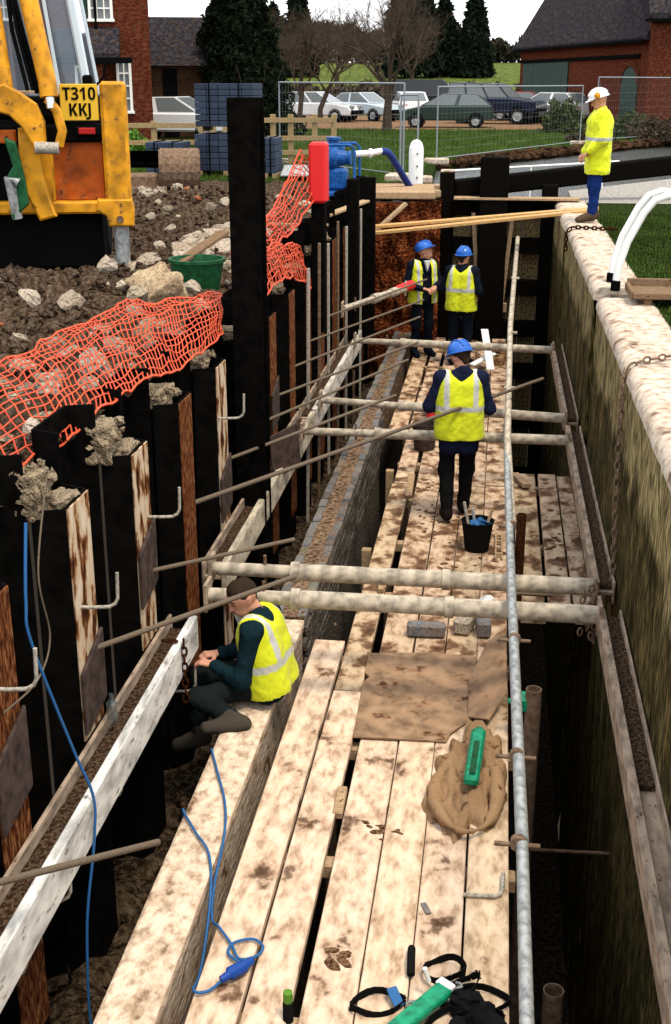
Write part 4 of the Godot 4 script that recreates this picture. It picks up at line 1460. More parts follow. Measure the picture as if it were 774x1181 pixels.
func pack(label: String, p: Vector3, w: float, h: float, d: float, m: Material, ry := 0.0) -> void:   # a strapped stack of blue bricks on a pallet
	var t := thing("brick_pack", label, "brick pack", p, "packs of blue bricks", ry)
	var b := MB.new()
	for x in [-0.42, 0.0, 0.42]:
		b.bx(x * w - 0.05, x * w + 0.05, 0.0, 0.1, -d / 2, d / 2, 0.004)
	part(t, "pallet_bearer", b, M.fence_wood, true)
	var nx := int(w / 0.225)
	var ny := int(h / 0.12)
	for j in ny:
		for i in nx:
			var q := MB.new()
			var k := rng.randf_range(0.6, 1.5)
			q.col = Color(k, k, k)
			var x0 := -w / 2 + w * i / nx
			q.bx(x0 + 0.005, x0 + w / nx - 0.006, 0.1 + j * h / ny, 0.1 + (j + 1) * h / ny - 0.012, -d / 2 + rng.randf_range(-0.012, 0.012), d / 2, 0.006)
			part(t, "brick", q, m, true)
	for x in [-0.25, 0.25]:
		var q := MB.new()
		q.bx(x * w - 0.012, x * w + 0.012, 0.09, 0.1 + h + 0.006, -d / 2 - 0.02, d / 2 + 0.02, 0.003)
		part(t, "strap", q, M.black, true)

func bank_things() -> void:
	# nets
	net("barrier_net", "large orange mesh net draped along the near bank over the pile heads", [V(-3.3, 0.14, -5.6), V(-3.12, 0.16, -7.1), V(-3.0, 0.2, -8.0), V(-2.86, 0.24, -9.0), V(-2.6, 0.20, -9.5), V(-2.34, 0.16, -10.2)], [V(-2.62, 0.02, -4.9), V(-2.40, -0.06, -6.1), V(-2.3, 0.02, -6.9), V(-2.24, -0.02, -7.7), V(-2.16, -0.04, -8.5), V(-2.18, -0.06, -9.6)], 62, 13, 0.07)
	net("barrier_net", "crumpled orange net hanging on the piles just behind the tall column", [V(-2.3, 0.42, -10.6), V(-2.3, 0.36, -11.5), V(-2.25, 0.26, -12.6), V(-2.15, 0.2, -13.2)], [V(-2.12, -0.12, -10.6), V(-2.1, 0.02, -11.4), V(-2.08, -0.05, -12.4), V(-2.04, -0.3, -13.4)], 32, 8, 0.06, 0.0065, 20.0)
	net("barrier_net", "orange net bunched up to the red-sleeved post", [V(-2.55, 0.3, -11.6), V(-2.5, 0.42, -12.6), V(-2.45, 0.6, -13.6), V(-2.32, 1.1, -14.45)], [V(-2.25, 0.18, -12.0), V(-2.3, 0.25, -12.8), V(-2.24, 0.32, -13.7), V(-2.1, 0.72, -14.75)], 28, 8, 0.06, 0.007, 44.0)
	# broken stone and brick on the bank
	var spots := [[-2.86, -10.15, 0.205, 1.15], [-3.25, -12.6, 0.13, 1.5], [-2.95, -13.2, 0.16, 1.7], [-3.4, -13.5, 0.15, 1.6], [-2.75, -12.7, 0.12, 1.4], [-3.6, -14.3, 0.16, 1.2]]
	for q in spots:
		rubble(q[0], q[1], q[2], q[3])
	for i in 110:
		var z := rng.randf_range(-20.5, -7.0)
		var x := rng.randf_range(-6.0, -2.55) if z < -13 else rng.randf_range(-4.2, -2.55)
		rubble(x, z, rng.randf_range(0.03, 0.12), rng.randf_range(0.5, 1.4))
	for i in 40:
		rubble(rng.randf_range(-2.95, -2.5), rng.randf_range(-9.8, -5.6), rng.randf_range(0.03, 0.11), rng.randf_range(0.7, 1.3), "under the large orange net")
	for i in 34:
		rubble(rng.randf_range(-3.7, -2.6), rng.randf_range(-14.6, -11.8), rng.randf_range(0.05, 0.14), rng.randf_range(0.8, 1.6), "in the heap between digger and tall column")
	var cl := MB.new()
	for i in 2600:
		var z := rng.randf_range(-22.0, -6.0)
		var x := rng.randf_range(-7.0, -2.45)
		var r := rng.randf_range(0.012, 0.05)
		var k := rng.randf_range(0.5, 1.5)
		cl.col = Color(k, k * 0.97, k * 0.93)
		cl.stone(Transform3D(Basis.from_euler(V(rng.randf() * 6, rng.randf() * 6, 0)) * Basis.from_scale(V(r, r * 0.7, r)), V(x, bank_h(x, z) + r * 0.2, z)), rng, 0.35, 3)
	for i in 260:
		var z := rng.randf_range(-12.6, -8.2)
		var x := rng.randf_range(-4.9, -2.9)
		var r := rng.randf_range(0.05, 0.13) * ss(-2.8, -3.5, x)
		var k := rng.randf_range(0.7, 1.7)
		cl.col = Color(k, k, k * 1.02)
		cl.stone(Transform3D(Basis.from_euler(V(rng.randf() * 6, rng.randf() * 6, 0)) * Basis.from_scale(V(r, r * 0.7, r * 0.9)), V(x, bank_h(x, z) - r * 0.1, z)), rng, 0.4, 5)
	var co := solo("mud_clods", "loose clods of grey brown mud over the left bank", "mud", cl, M.mud)
	co.set_meta("kind", "stuff")
	# boards and a green tub by the tall column
	var tub := MB.new()
	tub.lathe(at(V(-2.85, bank_h(-2.85, -11.5) - 0.02, -11.5)), [Vector2(0.2, 0), Vector2(0.26, 0.3), Vector2(0.275, 0.3), Vector2(0.275, 0.33), Vector2(0.25, 0.33), Vector2(0.19, 0.03), Vector2(0.0, 0.03)], 20)
	solo("plastic_tub", "dark green plastic tub beside the tall column", "tub", tub, M.green, V(-2.85, 0, -11.5))
	for q in [[V(-3.2, 0.1, -11.3), V(-2.75, 0.42, -12.3), "grey board propped on the green tub"], [V(-4.15, 0.1, -21.0), V(-4.05, 0.62, -21.2), "short pale stake leaning by the lower brick pack"], [V(-2.7, 0.25, -14.6), V(-2.25, 0.1, -16.0), "pale offcut of timber lying by the sleeved post"], [V(-2.4, 0.1, -17.0), V(-1.95, 0.2, -18.3), "broken pale post lying at the far pile heads"]]:
		var b := MB.new()
		b.bar(q[0], q[1], 0.13, 0.035, 0.005)
		solo("loose_board", q[2], "board", b, M.old_wood if q[0].z > -12 else M.plank_cross, q[0])
	# rusty digging bucket and a length of grey pipe
	var bk := thing("digging_bucket", "rusty brown excavator bucket lying on the mud", "bucket", V(-5.6, bank_h(-5.6, -21.6), -21.6), "", 0.25)
	var prof := []
	for k in 15:
		var a := lerpf(-0.35, 1.25, k / 14.0) * PI
		prof.append(Vector2(cos(a), sin(a)) * 0.36 + Vector2(0, 0.36))
	var shell := MB.new()
	for k in 14:
		var p: Vector2 = prof[k]
		var q: Vector2 = prof[k + 1]
		var mid := (p + q) / 2
		var ang := (q - p).angle()
		shell.box(Transform3D(Basis(V(0, sin(ang), cos(ang)), V(0, cos(ang), -sin(ang)), V(-1, 0, 0)).orthonormalized(), V(0, mid.y, mid.x)), V((q - p).length() * 1.06, 0.03, 0.66), 0.002)
	part(bk, "shell", shell, M.rust, true)
	for x in [-0.34, 0.34]:
		var s := MB.new()
		var poly := [Vector2(0.0, 0.36)]
		poly.append_array(prof)
		s.prism(Transform3D(Basis(V(0, 0, 1), V(0, 1, 0), V(-1, 0, 0)), V(x, 0, 0)), poly, 0.03, 0.0)
		part(bk, "side_plate", s, M.rust, true)
	for i in 5:
		var s := MB.new()
		s.bar(V(-0.27 + 0.135 * i, 0.1, 0.30), V(-0.27 + 0.135 * i, -0.02, 0.44), 0.07, 0.05, 0.008)
		part(bk, "tooth", s, M.rust, true)
	var arm := MB.new()
	arm.box(Transform3D(Basis(Vector3.UP, 0.2), V(-0.78, 0.16, 0.05)), V(0.85, 0.3, 0.5), 0.04)
	arm.tube([V(-1.35, 0.06, 0.32), V(-0.5, 0.05, 0.36)], 0.06, 10)
	part(bk, "mounting", arm, M.rust, true)
	var gp := MB.new()
	gp.lathe(Transform3D(Basis(V(0, 1, 0), V(0.96, 0.12, -0.25).normalized(), V(0, 0, 1)).orthonormalized(), V(-6.95, bank_h(-6.9, -22.6) + 0.5, -22.3)), [Vector2(0.15, 0), Vector2(0.15, 0.95), Vector2(0.13, 0.95), Vector2(0.13, 0), Vector2(0.15, 0)], 20)
	solo("drain_pipe", "short length of dark grey drain pipe on the mud by the bucket", "pipe", gp, M.grey_pipe, V(-6.6, 0.2, -22.4))
	# packs of bricks
	var y := 0.0
	pack("tall pack of dark blue bricks stacked topmost behind the tall column", V(-5.72, 0.88, -26.4), 1.25, 0.86, 1.0, M.pack_blue)
	pack("lower pack of dark blue bricks under the tall pack", V(-5.72, y, -26.4), 1.3, 0.74, 1.1, M.pack_blue)
	pack("low pack of blue bricks left of the stacked ones", V(-6.75, y, -25.2), 0.75, 0.62, 0.8, M.pack_blue)
	pack("low pack of blue bricks right of the tall column", V(-4.75, y, -25.6), 0.45, 0.70, 0.8, M.pack_blue)
	# grey steel plates
	var gpz := MB.new()
	gpz.box(Transform3D(Basis(Vector3.UP, 0.1) * Basis(Vector3.RIGHT, 0.12), V(-3.95, 0.15, -25.4)), V(0.95, 0.03, 1.1), 0.005)
	solo("steel_sheet", "pale grey steel sheet lying behind the pump", "sheet", gpz, M.galv, V(-3.95, 0.05, -25.4))
	# blue diesel pump and its pipework
	var pp := thing("water_pump", "bright blue diesel water pump with tubular frame", "pump", V(-2.75, 0, -20.9))
	var b := MB.new()
	b.bx(-3.05, -2.4, 0.06, 0.14, -21.3, -20.5, 0.02)
	part(pp, "skid", b, M.blue)
	b = MB.new()
	b.bx(-2.95, -2.55, 0.14, 0.5, -21.2, -20.75, 0.05)
	part(pp, "tank", b, M.blue)
	b = MB.new()
	b.lathe(Transform3D(Basis(V(0, 1, 0), V(1, 0, 0), V(0, 0, -1)), V(-2.9, 0.66, -20.9)), [Vector2(0.0, 0), Vector2(0.17, 0), Vector2(0.2, 0.06), Vector2(0.2, 0.16), Vector2(0.14, 0.2), Vector2(0.1, 0.36), Vector2(0.12, 0.38), Vector2(0.12, 0.42), Vector2(0, 0.42)], 18)
	part(pp, "volute", b, M.blue)
	b = MB.new()
	b.lathe(at(V(-2.78, 0.8, -20.95)), [Vector2(0.09, 0), Vector2(0.09, 0.14), Vector2(0.13, 0.15), Vector2(0.13, 0.19), Vector2(0, 0.2)], 14)
	part(pp, "outlet", b, M.blue)
	b = MB.new()
	b.bx(-2.86, -2.62, 0.52, 0.86, -21.25, -21.0, 0.04)
	part(pp, "engine", b, M.blue)
	for z in [-20.55, -21.3]:
		b = MB.new()
		b.tube([V(-3.02, 0.1, z), V(-3.02, 0.82, z), V(-2.97, 0.88, z), V(-2.45, 0.88, z), V(-2.39, 0.82, z), V(-2.38, 0.1, z)], 0.024, 8)
		part(pp, "frame", b, M.blue)
	var hs := thing("pump_hose", "dark blue discharge hose bending down from the pump to the wing", "hose", V(-1.9, 0, -21.5))
	b = MB.new()
	b.tube([V(-2.0, 0.76, -21.2), V(-1.9, 0.74, -21.25), V(-1.84, 0.66, -21.3), V(-1.55, 0.12, -21.8), V(-1.5, 0.075, -21.95), V(-1.2, 0.075, -22.1)], 0.06, 12)
	part(hs, "hose_body", b, M.hose_blue)
	b = MB.new()
	b.tube([V(-2.42, 0.72, -21.0), V(-2.2, 0.73, -21.1), V(-2.0, 0.76, -21.2)], 0.05, 12)
	b.tube([V(-2.2, 0.73, -21.1), V(-2.16, 0.73, -21.115)], 0.075, 12)
	part(hs, "white_coupling", b, M.white)
	b = MB.new()
	b.tube([V(-1.2, 0.075, -22.1), V(-1.05, 0.08, -22.15)], 0.075, 12)
	part(hs, "end_fitting", b, M.galv)
	# white mooring bollard
	var bo := thing("white_bollard", "white round-topped bollard on the far wing beside the hose", "bollard", V(-1.55, 0, -23.2))
	b = MB.new()
	b.lathe(at(V(-1.55, 0.0, -23.2)), [Vector2(0.13, -0.02), Vector2(0.135, 0.62), Vector2(0.13, 0.72), Vector2(0.105, 0.80), Vector2(0.06, 0.85), Vector2(0, 0.865)], 18)
	part(bo, "bollard_body", b, M.white)
	for q in [[0.62, 0.012], [0.4, 0.01], [0.2, 0.014]]:
		b = MB.new()
		b.ball(Transform3D(Basis.from_scale(Vector3.ONE * 0.018), V(-1.55 + 0.03, q[0], -23.068)), 8, 6)
		part(bo, "bolt", b, M.rust)
	# old timbers on the wing, and a prop under them
	for i in 5:
		b = MB.new()
		var k := rng.randf_range(0.8, 1.2)
		b.col = Color(k, k, k)
		b.bar(V(-2.35, 0.10, -20.55 - 0.36 * i), V(-1.05 + rng.randf_range(-0.1, 0.08), 0.09, -20.75 - 0.36 * i), 0.3, 0.12, 0.015)
		solo("old_timber", ["weathered timber baulk nearest the lock on the far wing", "second timber baulk from the lock on the far wing", "middle timber baulk on the far wing", "timber baulk under the blue hose on the far wing", "rearmost timber baulk on the wing by the bollard"][i], "timber", b, M.plank_cross, V(-1.7, 0.04, -20.6 - 0.36 * i), "timbers on the far wing")
	b = MB.new()
	b.bar(V(-2.0, -0.45, -19.9), V(-1.5, 0.0, -20.2), 0.1, 0.05, 0.005)
	solo("prop_board", "short board propped slanting under the wing timbers", "board", b, M.plank_cross, V(-1.75, -0.2, -20))

func rubble(x: float, z: float, r: float, tone: float, where := "lying on the open mud of the left bank") -> void:
	var b := MB.new()
	b.col = Color(tone, tone * rng.randf_range(0.94, 1.0), tone * rng.randf_range(0.85, 0.98))
	var red := rng.randf() < 0.12 and r < 0.09
	if red:
		b.col = Color(0.7, 0.28, 0.16)
	var y := bank_h(x, z) + r * 0.25
	b.stone(Transform3D(Basis.from_euler(V(rng.randf_range(-0.5, 0.5), rng.randf() * 6, rng.randf_range(-0.5, 0.5))) * Basis.from_scale(V(r * rng.randf_range(0.9, 1.4), r * rng.randf_range(0.6, 0.9), r)), Vector3.ZERO), rng, 0.25, 6)
	if r > 0.2:
		b = MB.new()
		b.col = Color(0.95, 0.82, 0.65)
		b.crag(Vector3.ZERO, V(0.19, 0.15, 0.16), nz, 0.4, 3.4, 8, 0.25, Basis.from_euler(V(0.4, 0.7, 0.5)))
		solo("boulder", "largest pale angular boulder on the bank above the orange net", "boulder", b, M.rubble, V(x, y, z), "", true)
	else:
		solo("broken_brick" if red else "rubble_stone", ("broken piece of red brick " if red else "loose lump of pale rubble ") + where, "brick" if red else "stone", b, M.rubble, V(x, y, z), "rubble on the left bank", true)

# ---- yellow backhoe loader, rear end toward the camera
func digger() -> void:
	var t := thing("backhoe_loader", "yellow backhoe loader parked on the left bank, rear end showing", "digger", V(-3.64, 0.0, -12.1), "", 0.26)
	var put := func(called: String, b: MB, m: Material, label := "") -> MeshInstance3D: return part(t, called, b, m, false, label)
	var b := MB.new()
	# stabiliser towers
	for s in [[-3.89, -3.64], [-6.36, -6.11]]:
		b = MB.new()
		b.bx(s[0], s[1], 0.72, 1.86, -12.28, -11.98, 0.03)
		var tw: MeshInstance3D = put.call("stabiliser_tower", b, M.yellow)
		b = MB.new()
		b.prism(Transform3D(Basis(), V(0, 0, -12.12)), [Vector2(s[0] - 0.08, 0.76), Vector2(s[0] - 0.1, 0.66), Vector2(s[0] + 0.0, 0.60), Vector2(s[0] + 0.02, 0.50), Vector2(s[1] + 0.01, 0.50), Vector2(s[1] + 0.02, 0.64), Vector2(s[1], 0.76)], 0.32, 0.015)
		part(tw, "foot_of_tower", b, M.yellow)
		b = MB.new()
		b.tube([V(s[1] - 0.12, 0.57, -11.955), V(s[1] - 0.12, 0.57, -11.94)], 0.035, 10)
		part(tw, "pivot_pin", b, M.rust)
		b = MB.new()
		b.tube([V(s[1] - 0.12, 0.0, -12.12), V(s[1] - 0.12, 0.55, -12.12)], 0.075, 14)
		put.call("stabiliser_ram", b, M.galv)
		b = MB.new()
		b.bx(s[1] - 0.28, s[1] + 0.04, -0.03, 0.05, -12.3, -11.95, 0.02)
		put.call("stabiliser_pad", b, M.rust_dark)
	# rear frame across the machine
	b = MB.new()
	b.bx(-6.11, -3.89, 1.3, 1.46, -12.26, -12.05, 0.02)
	put.call("rear_beam", b, M.black)
	b = MB.new()
	b.bx(-6.11, -3.89, 0.62, 0.74, -12.26, -12.02, 0.02)
	put.call("lower_beam", b, M.yellow)
	b = MB.new()
	b.bx(-4.42, -3.9, 0.74, 1.3, -12.28, -12.16, 0.01)
	put.call("recess_panel", b, M.orange, "orange recessed rear panel")
	b = MB.new()
	b.bx(-4.50, -4.38, 0.74, 1.3, -12.3, -12.05, 0.015)
	put.call("recess_side", b, M.yellow)
	b = MB.new()
	b.bx(-6.1, -4.52, 0.72, 1.3, -12.3, -12.2)
	put.call("rear_plate", b, M.black)
	# number plate with its characters
	b = MB.new()
	b.bx(-4.27, -3.91, 1.50, 1.835, -12.05, -12.03, 0.006)
	var np: MeshInstance3D = put.call("number_plate", b, M.plate_yellow)
	var font := SystemFont.new()
	font.font_names = PackedStringArray(["Droid Sans"])
	font.font_weight = 700
	for q in [["T310", 1.745], ["KKJ", 1.60]]:
		var tm := TextMesh.new()
		tm.text = q[0]
		tm.font = font
		tm.font_size = 64
		tm.pixel_size = 0.0025
		tm.depth = 0.004
		var o := MeshInstance3D.new()
		o.name = "characters"
		o.mesh = tm
		o.set_surface_override_material(0, M.black)
		o.scale = V(0.9, 1.0, 1.0)
		np.add_child(o, true)
		o.position = V(-4.085, q[1], -12.026) - t.position
	b = MB.new()
	b.bx(-4.29, -3.91, 1.475, 1.5, -12.07, -12.03, 0.004)
	put.call("plate_bracket", b, M.black)
	for x in [-4.02, -5.98]:
		b = MB.new()
		b.bx(x - 0.13, x + 0.13, 1.36, 1.45, -12.04, -12.0, 0.015)
		var tl: MeshInstance3D = put.call("tail_lamp", b, M.black)
		b = MB.new()
		b.bx(x - 0.09, x + 0.07, 1.375, 1.435, -12.0, -11.985, 0.01)
		part(tl, "lens", b, M.lamp_red)
	# cab: pillars, sills, panes, roof
	b = MB.new()
	b.bx(-5.95, -4.0, 1.5, 1.72, -14.2, -12.5, 0.03)
	put.call("cab_base", b, M.black)
	for q in [[V(-4.02, 1.7, -12.52), V(-4.22, 3.1, -12.75), 0.09], [V(-5.93, 1.7, -12.52), V(-5.78, 3.1, -12.75), 0.09], [V(-4.02, 1.7, -14.2), V(-4.22, 3.1, -14.05), 0.08], [V(-5.93, 1.7, -14.2), V(-5.78, 3.1, -14.05), 0.08]]:
		b = MB.new()
		b.bar(q[0], q[1], q[2], q[2], 0.02, V(0, 0, 1))
		put.call("cab_pillar", b, M.car_pale)
	b = MB.new()
	b.bx(-5.9, -4.1, 3.1, 3.22, -14.2, -12.6, 0.05)
	put.call("cab_roof", b, M.yellow)
	b = MB.new()
	b.quad(V(-5.88, 1.72, -12.53), V(-4.08, 1.72, -12.53), V(-4.26, 3.1, -12.76), V(-5.76, 3.1, -12.76))
	put.call("rear_pane", b, M.cab_glass)
	b = MB.new()
	b.quad(V(-4.0, 1.72, -12.58), V(-4.0, 1.72, -14.15), V(-4.2, 3.1, -14.0), V(-4.2, 3.1, -12.8))
	put.call("side_pane", b, M.cab_glass)
	b = MB.new()
	b.bar(V(-4.3, 1.74, -12.5), V(-4.46, 3.0, -12.72), 0.035, 0.02, 0.004, V(0, 0, 1))
	put.call("pane_bar", b, M.car_pale)
	b = MB.new()
	b.tube([V(-3.98, 1.78, -12.45), V(-3.86, 1.9, -12.42), V(-3.84, 2.05, -12.42)], 0.012, 6)
	b.box(Transform3D(Basis(), V(-4.02, 1.86, -12.43)), V(0.1, 0.12, 0.06), 0.02)
	put.call("work_lamp", b, M.black)
	# body, wheels
	b = MB.new()
	b.bx(-5.75, -4.45, 0.5, 1.5, -16.5, -12.3, 0.05)
	put.call("chassis", b, M.black)
	b = MB.new()
	b.bx(-5.6, -4.5, 1.3, 1.75, -16.6, -14.3, 0.08)
	put.call("bonnet", b, M.yellow)
	for q in [[-4.15, -13.5, 0.74, 0.42], [-5.85, -13.5, 0.74, 0.42], [-4.2, -15.9, 0.5, 0.32], [-5.8, -15.9, 0.5, 0.32]]:
		var lay := Transform3D(Basis(V(0, 1, 0), V(1, 0, 0), V(0, 0, -1)), V(q[0] - q[3] / 2, q[2] + 0.0, q[1]))
		b = MB.new()
		b.lathe(lay, [Vector2(q[2] * 0.55, 0), Vector2(q[2] * 0.93, 0.0), Vector2(q[2], 0.07), Vector2(q[2], q[3] - 0.07), Vector2(q[2] * 0.93, q[3]), Vector2(q[2] * 0.55, q[3])], 28)
		for k in 20:
			var a := TAU * k / 20
			for s in [-1, 1]:
				b.bar(lay * (V(cos(a), 0, sin(a)) * q[2] * 1.01 + V(0, q[3] * 0.5, 0)), lay * (V(cos(a + 0.12), 0, sin(a + 0.12)) * q[2] * 1.0 + V(0, q[3] * (0.5 + s * 0.45), 0)), 0.05, 0.05, 0.005)
		var wh: MeshInstance3D = put.call("wheel", b, M.rubber)
		b = MB.new()
		b.lathe(lay, [Vector2(0, 0.1), Vector2(q[2] * 0.45, 0.1), Vector2(q[2] * 0.56, 0.02), Vector2(q[2] * 0.56, q[3] - 0.02), Vector2(q[2] * 0.45, q[3] - 0.1), Vector2(0, q[3] - 0.1)], 20)
		part(wh, "rim", b, M.yellow)
	# kingpost, boom, rams
	b = MB.new()
	b.prism(Transform3D(Basis(), V(0, 0, -11.75)), [Vector2(-4.86, 1.80), Vector2(-4.74, 1.84), Vector2(-4.6, 1.76), Vector2(-4.46, 1.66), Vector2(-4.40, 1.5), Vector2(-4.40, 1.28), Vector2(-4.48, 1.22), Vector2(-4.55, 1.34), Vector2(-4.62, 1.46), Vector2(-4.72, 1.56), Vector2(-4.86, 1.6)], 0.12, 0.015)
	put.call("kingpost_link", b, M.yellow)
	b = MB.new()
	b.prism(Transform3D(Basis(), V(0, 0, -11.86)), [Vector2(-4.66, 1.44), Vector2(-4.5, 1.44), Vector2(-4.46, 1.0), Vector2(-4.36, 0.62), Vector2(-4.52, 0.58), Vector2(-4.68, 0.95)], 0.16, 0.02)
	put.call("slew_bracket", b, M.yellow)
	b = MB.new()
	b.prism(Transform3D(Basis(), V(0, 0, -11.7)), [Vector2(-4.78, 1.36), Vector2(-4.68, 1.32), Vector2(-4.62, 1.0), Vector2(-4.60, 0.75), Vector2(-4.70, 0.66), Vector2(-4.76, 0.6), Vector2(-4.80, 0.98), Vector2(-4.72, 1.1)], 0.10, 0.015)
	put.call("green_link", b, M.green, "chipped green painted link plate")
	b = MB.new()
	b.tube([V(-4.72, 0.62, -11.7), V(-4.76, 1.0, -11.64), V(-4.68, 0.95, -11.64)], 0.05, 8)
	put.call("worn_link_end", b, M.galv)
	b = MB.new()
	b.tube([V(-4.50, 1.27, -11.66), V(-4.28, 1.26, -11.66)], 0.055, 12)
	put.call("pivot_pin", b, M.hook)
	b = MB.new()
	b.tube([V(-4.28, 1.28, -11.7), V(-4.24, 1.42, -11.7), V(-4.28, 1.6, -11.72), V(-4.36, 1.7, -11.74)], 0.045, 10)
	put.call("pivot_yoke", b, M.yellow)
	b = MB.new()
	b.tube([V(-4.34, 1.72, -11.72), V(-4.35, 1.86, -11.74), V(-4.60, 3.3, -12.0)], 0.085, 16)
	put.call("boom_ram", b, M.yellow)
	b = MB.new()
	b.tube([V(-4.33, 1.62, -11.72), V(-4.345, 1.8, -11.735)], 0.045, 12)
	put.call("ram_rod", b, M.chrome)
	b = MB.new()
	b.tube([V(-4.72, 1.75, -11.76), V(-4.86, 3.3, -11.95)], 0.06, 14)
	put.call("dipper_ram", b, M.yellow)
	b = MB.new()
	b.bar(V(-4.92, 1.6, -11.95), V(-5.0, 3.4, -12.15), 0.2, 0.3, 0.03, V(0, 0, 1))
	put.call("boom", b, M.yellow)
	for k in 3:
		b = MB.new()
		b.tube([V(-4.44 - 0.05 * k, 1.78, -11.8), V(-4.55 - 0.05 * k, 2.3, -11.88 - 0.02 * k), V(-4.6 - 0.03 * k, 2.6, -11.86), V(-4.72 - 0.02 * k, 3.2, -12.05)], 0.02, 7)
		put.call("hydraulic_hose", b, M.black)
	b = MB.new()
	b.bar(V(-4.46, 1.75, -11.86), V(-4.62, 2.55, -11.93), 0.04, 0.04, 0.006, V(0, 0, 1))
	put.call("hose_guard", b, M.black)
	b = MB.new()
	b.bx(-6.1, -3.95, 0.06, 0.62, -13.1, -12.2, 0.03)
	put.call("underside_shade_block", b, M.black)  # added black block, stands in for the deep shade under the machine
	b = MB.new()
	b.bx(-4.95, -4.7, 1.3, 1.42, -11.98, -11.86, 0.01)
	put.call("slew_stop", b, M.orange)

func window(parent: Node3D, c: Vector3, w: float, h: float, nx: int, ny: int, frame: Material) -> void:   # c: middle of the opening, on the wall face (+z out)
	var b := MB.new()
	b.bx(c.x - w / 2, c.x + w / 2, c.y - h / 2, c.y + h / 2, c.z - 0.02, c.z + 0.012)
	var win := part(parent, "window", b, M.dark_glass, true)
	for q in [[-w / 2 - 0.04, -w / 2 + 0.04, -h / 2, h / 2], [w / 2 - 0.04, w / 2 + 0.04, -h / 2, h / 2], [-w / 2 - 0.04, w / 2 + 0.04, h / 2 - 0.02, h / 2 + 0.06]]:
		b = MB.new()
		b.bx(c.x + q[0], c.x + q[1], c.y + q[2], c.y + q[3], c.z + 0.0, c.z + 0.06, 0.006)
		part(win, "frame", b, frame, true)
	b = MB.new()
	b.bx(c.x - w / 2 - 0.08, c.x + w / 2 + 0.08, c.y - h / 2 - 0.08, c.y - h / 2, c.z, c.z + 0.1, 0.01)
	part(win, "sill", b, frame, true)
	for i in range(1, nx):
		b = MB.new()
		var x := c.x - w / 2 + w * i / nx
		b.bx(x - 0.017, x + 0.017, c.y - h / 2, c.y + h / 2, c.z + 0.012, c.z + 0.04)
		part(win, "glazing_bar", b, frame, true)
	for i in range(1, ny):
		b = MB.new()
		var y := c.y - h / 2 + h * i / ny
		b.bx(c.x - w / 2, c.x + w / 2, y - 0.02, y + 0.02, c.z + 0.012, c.z + 0.042)
		part(win, "glazing_bar", b, frame, true)

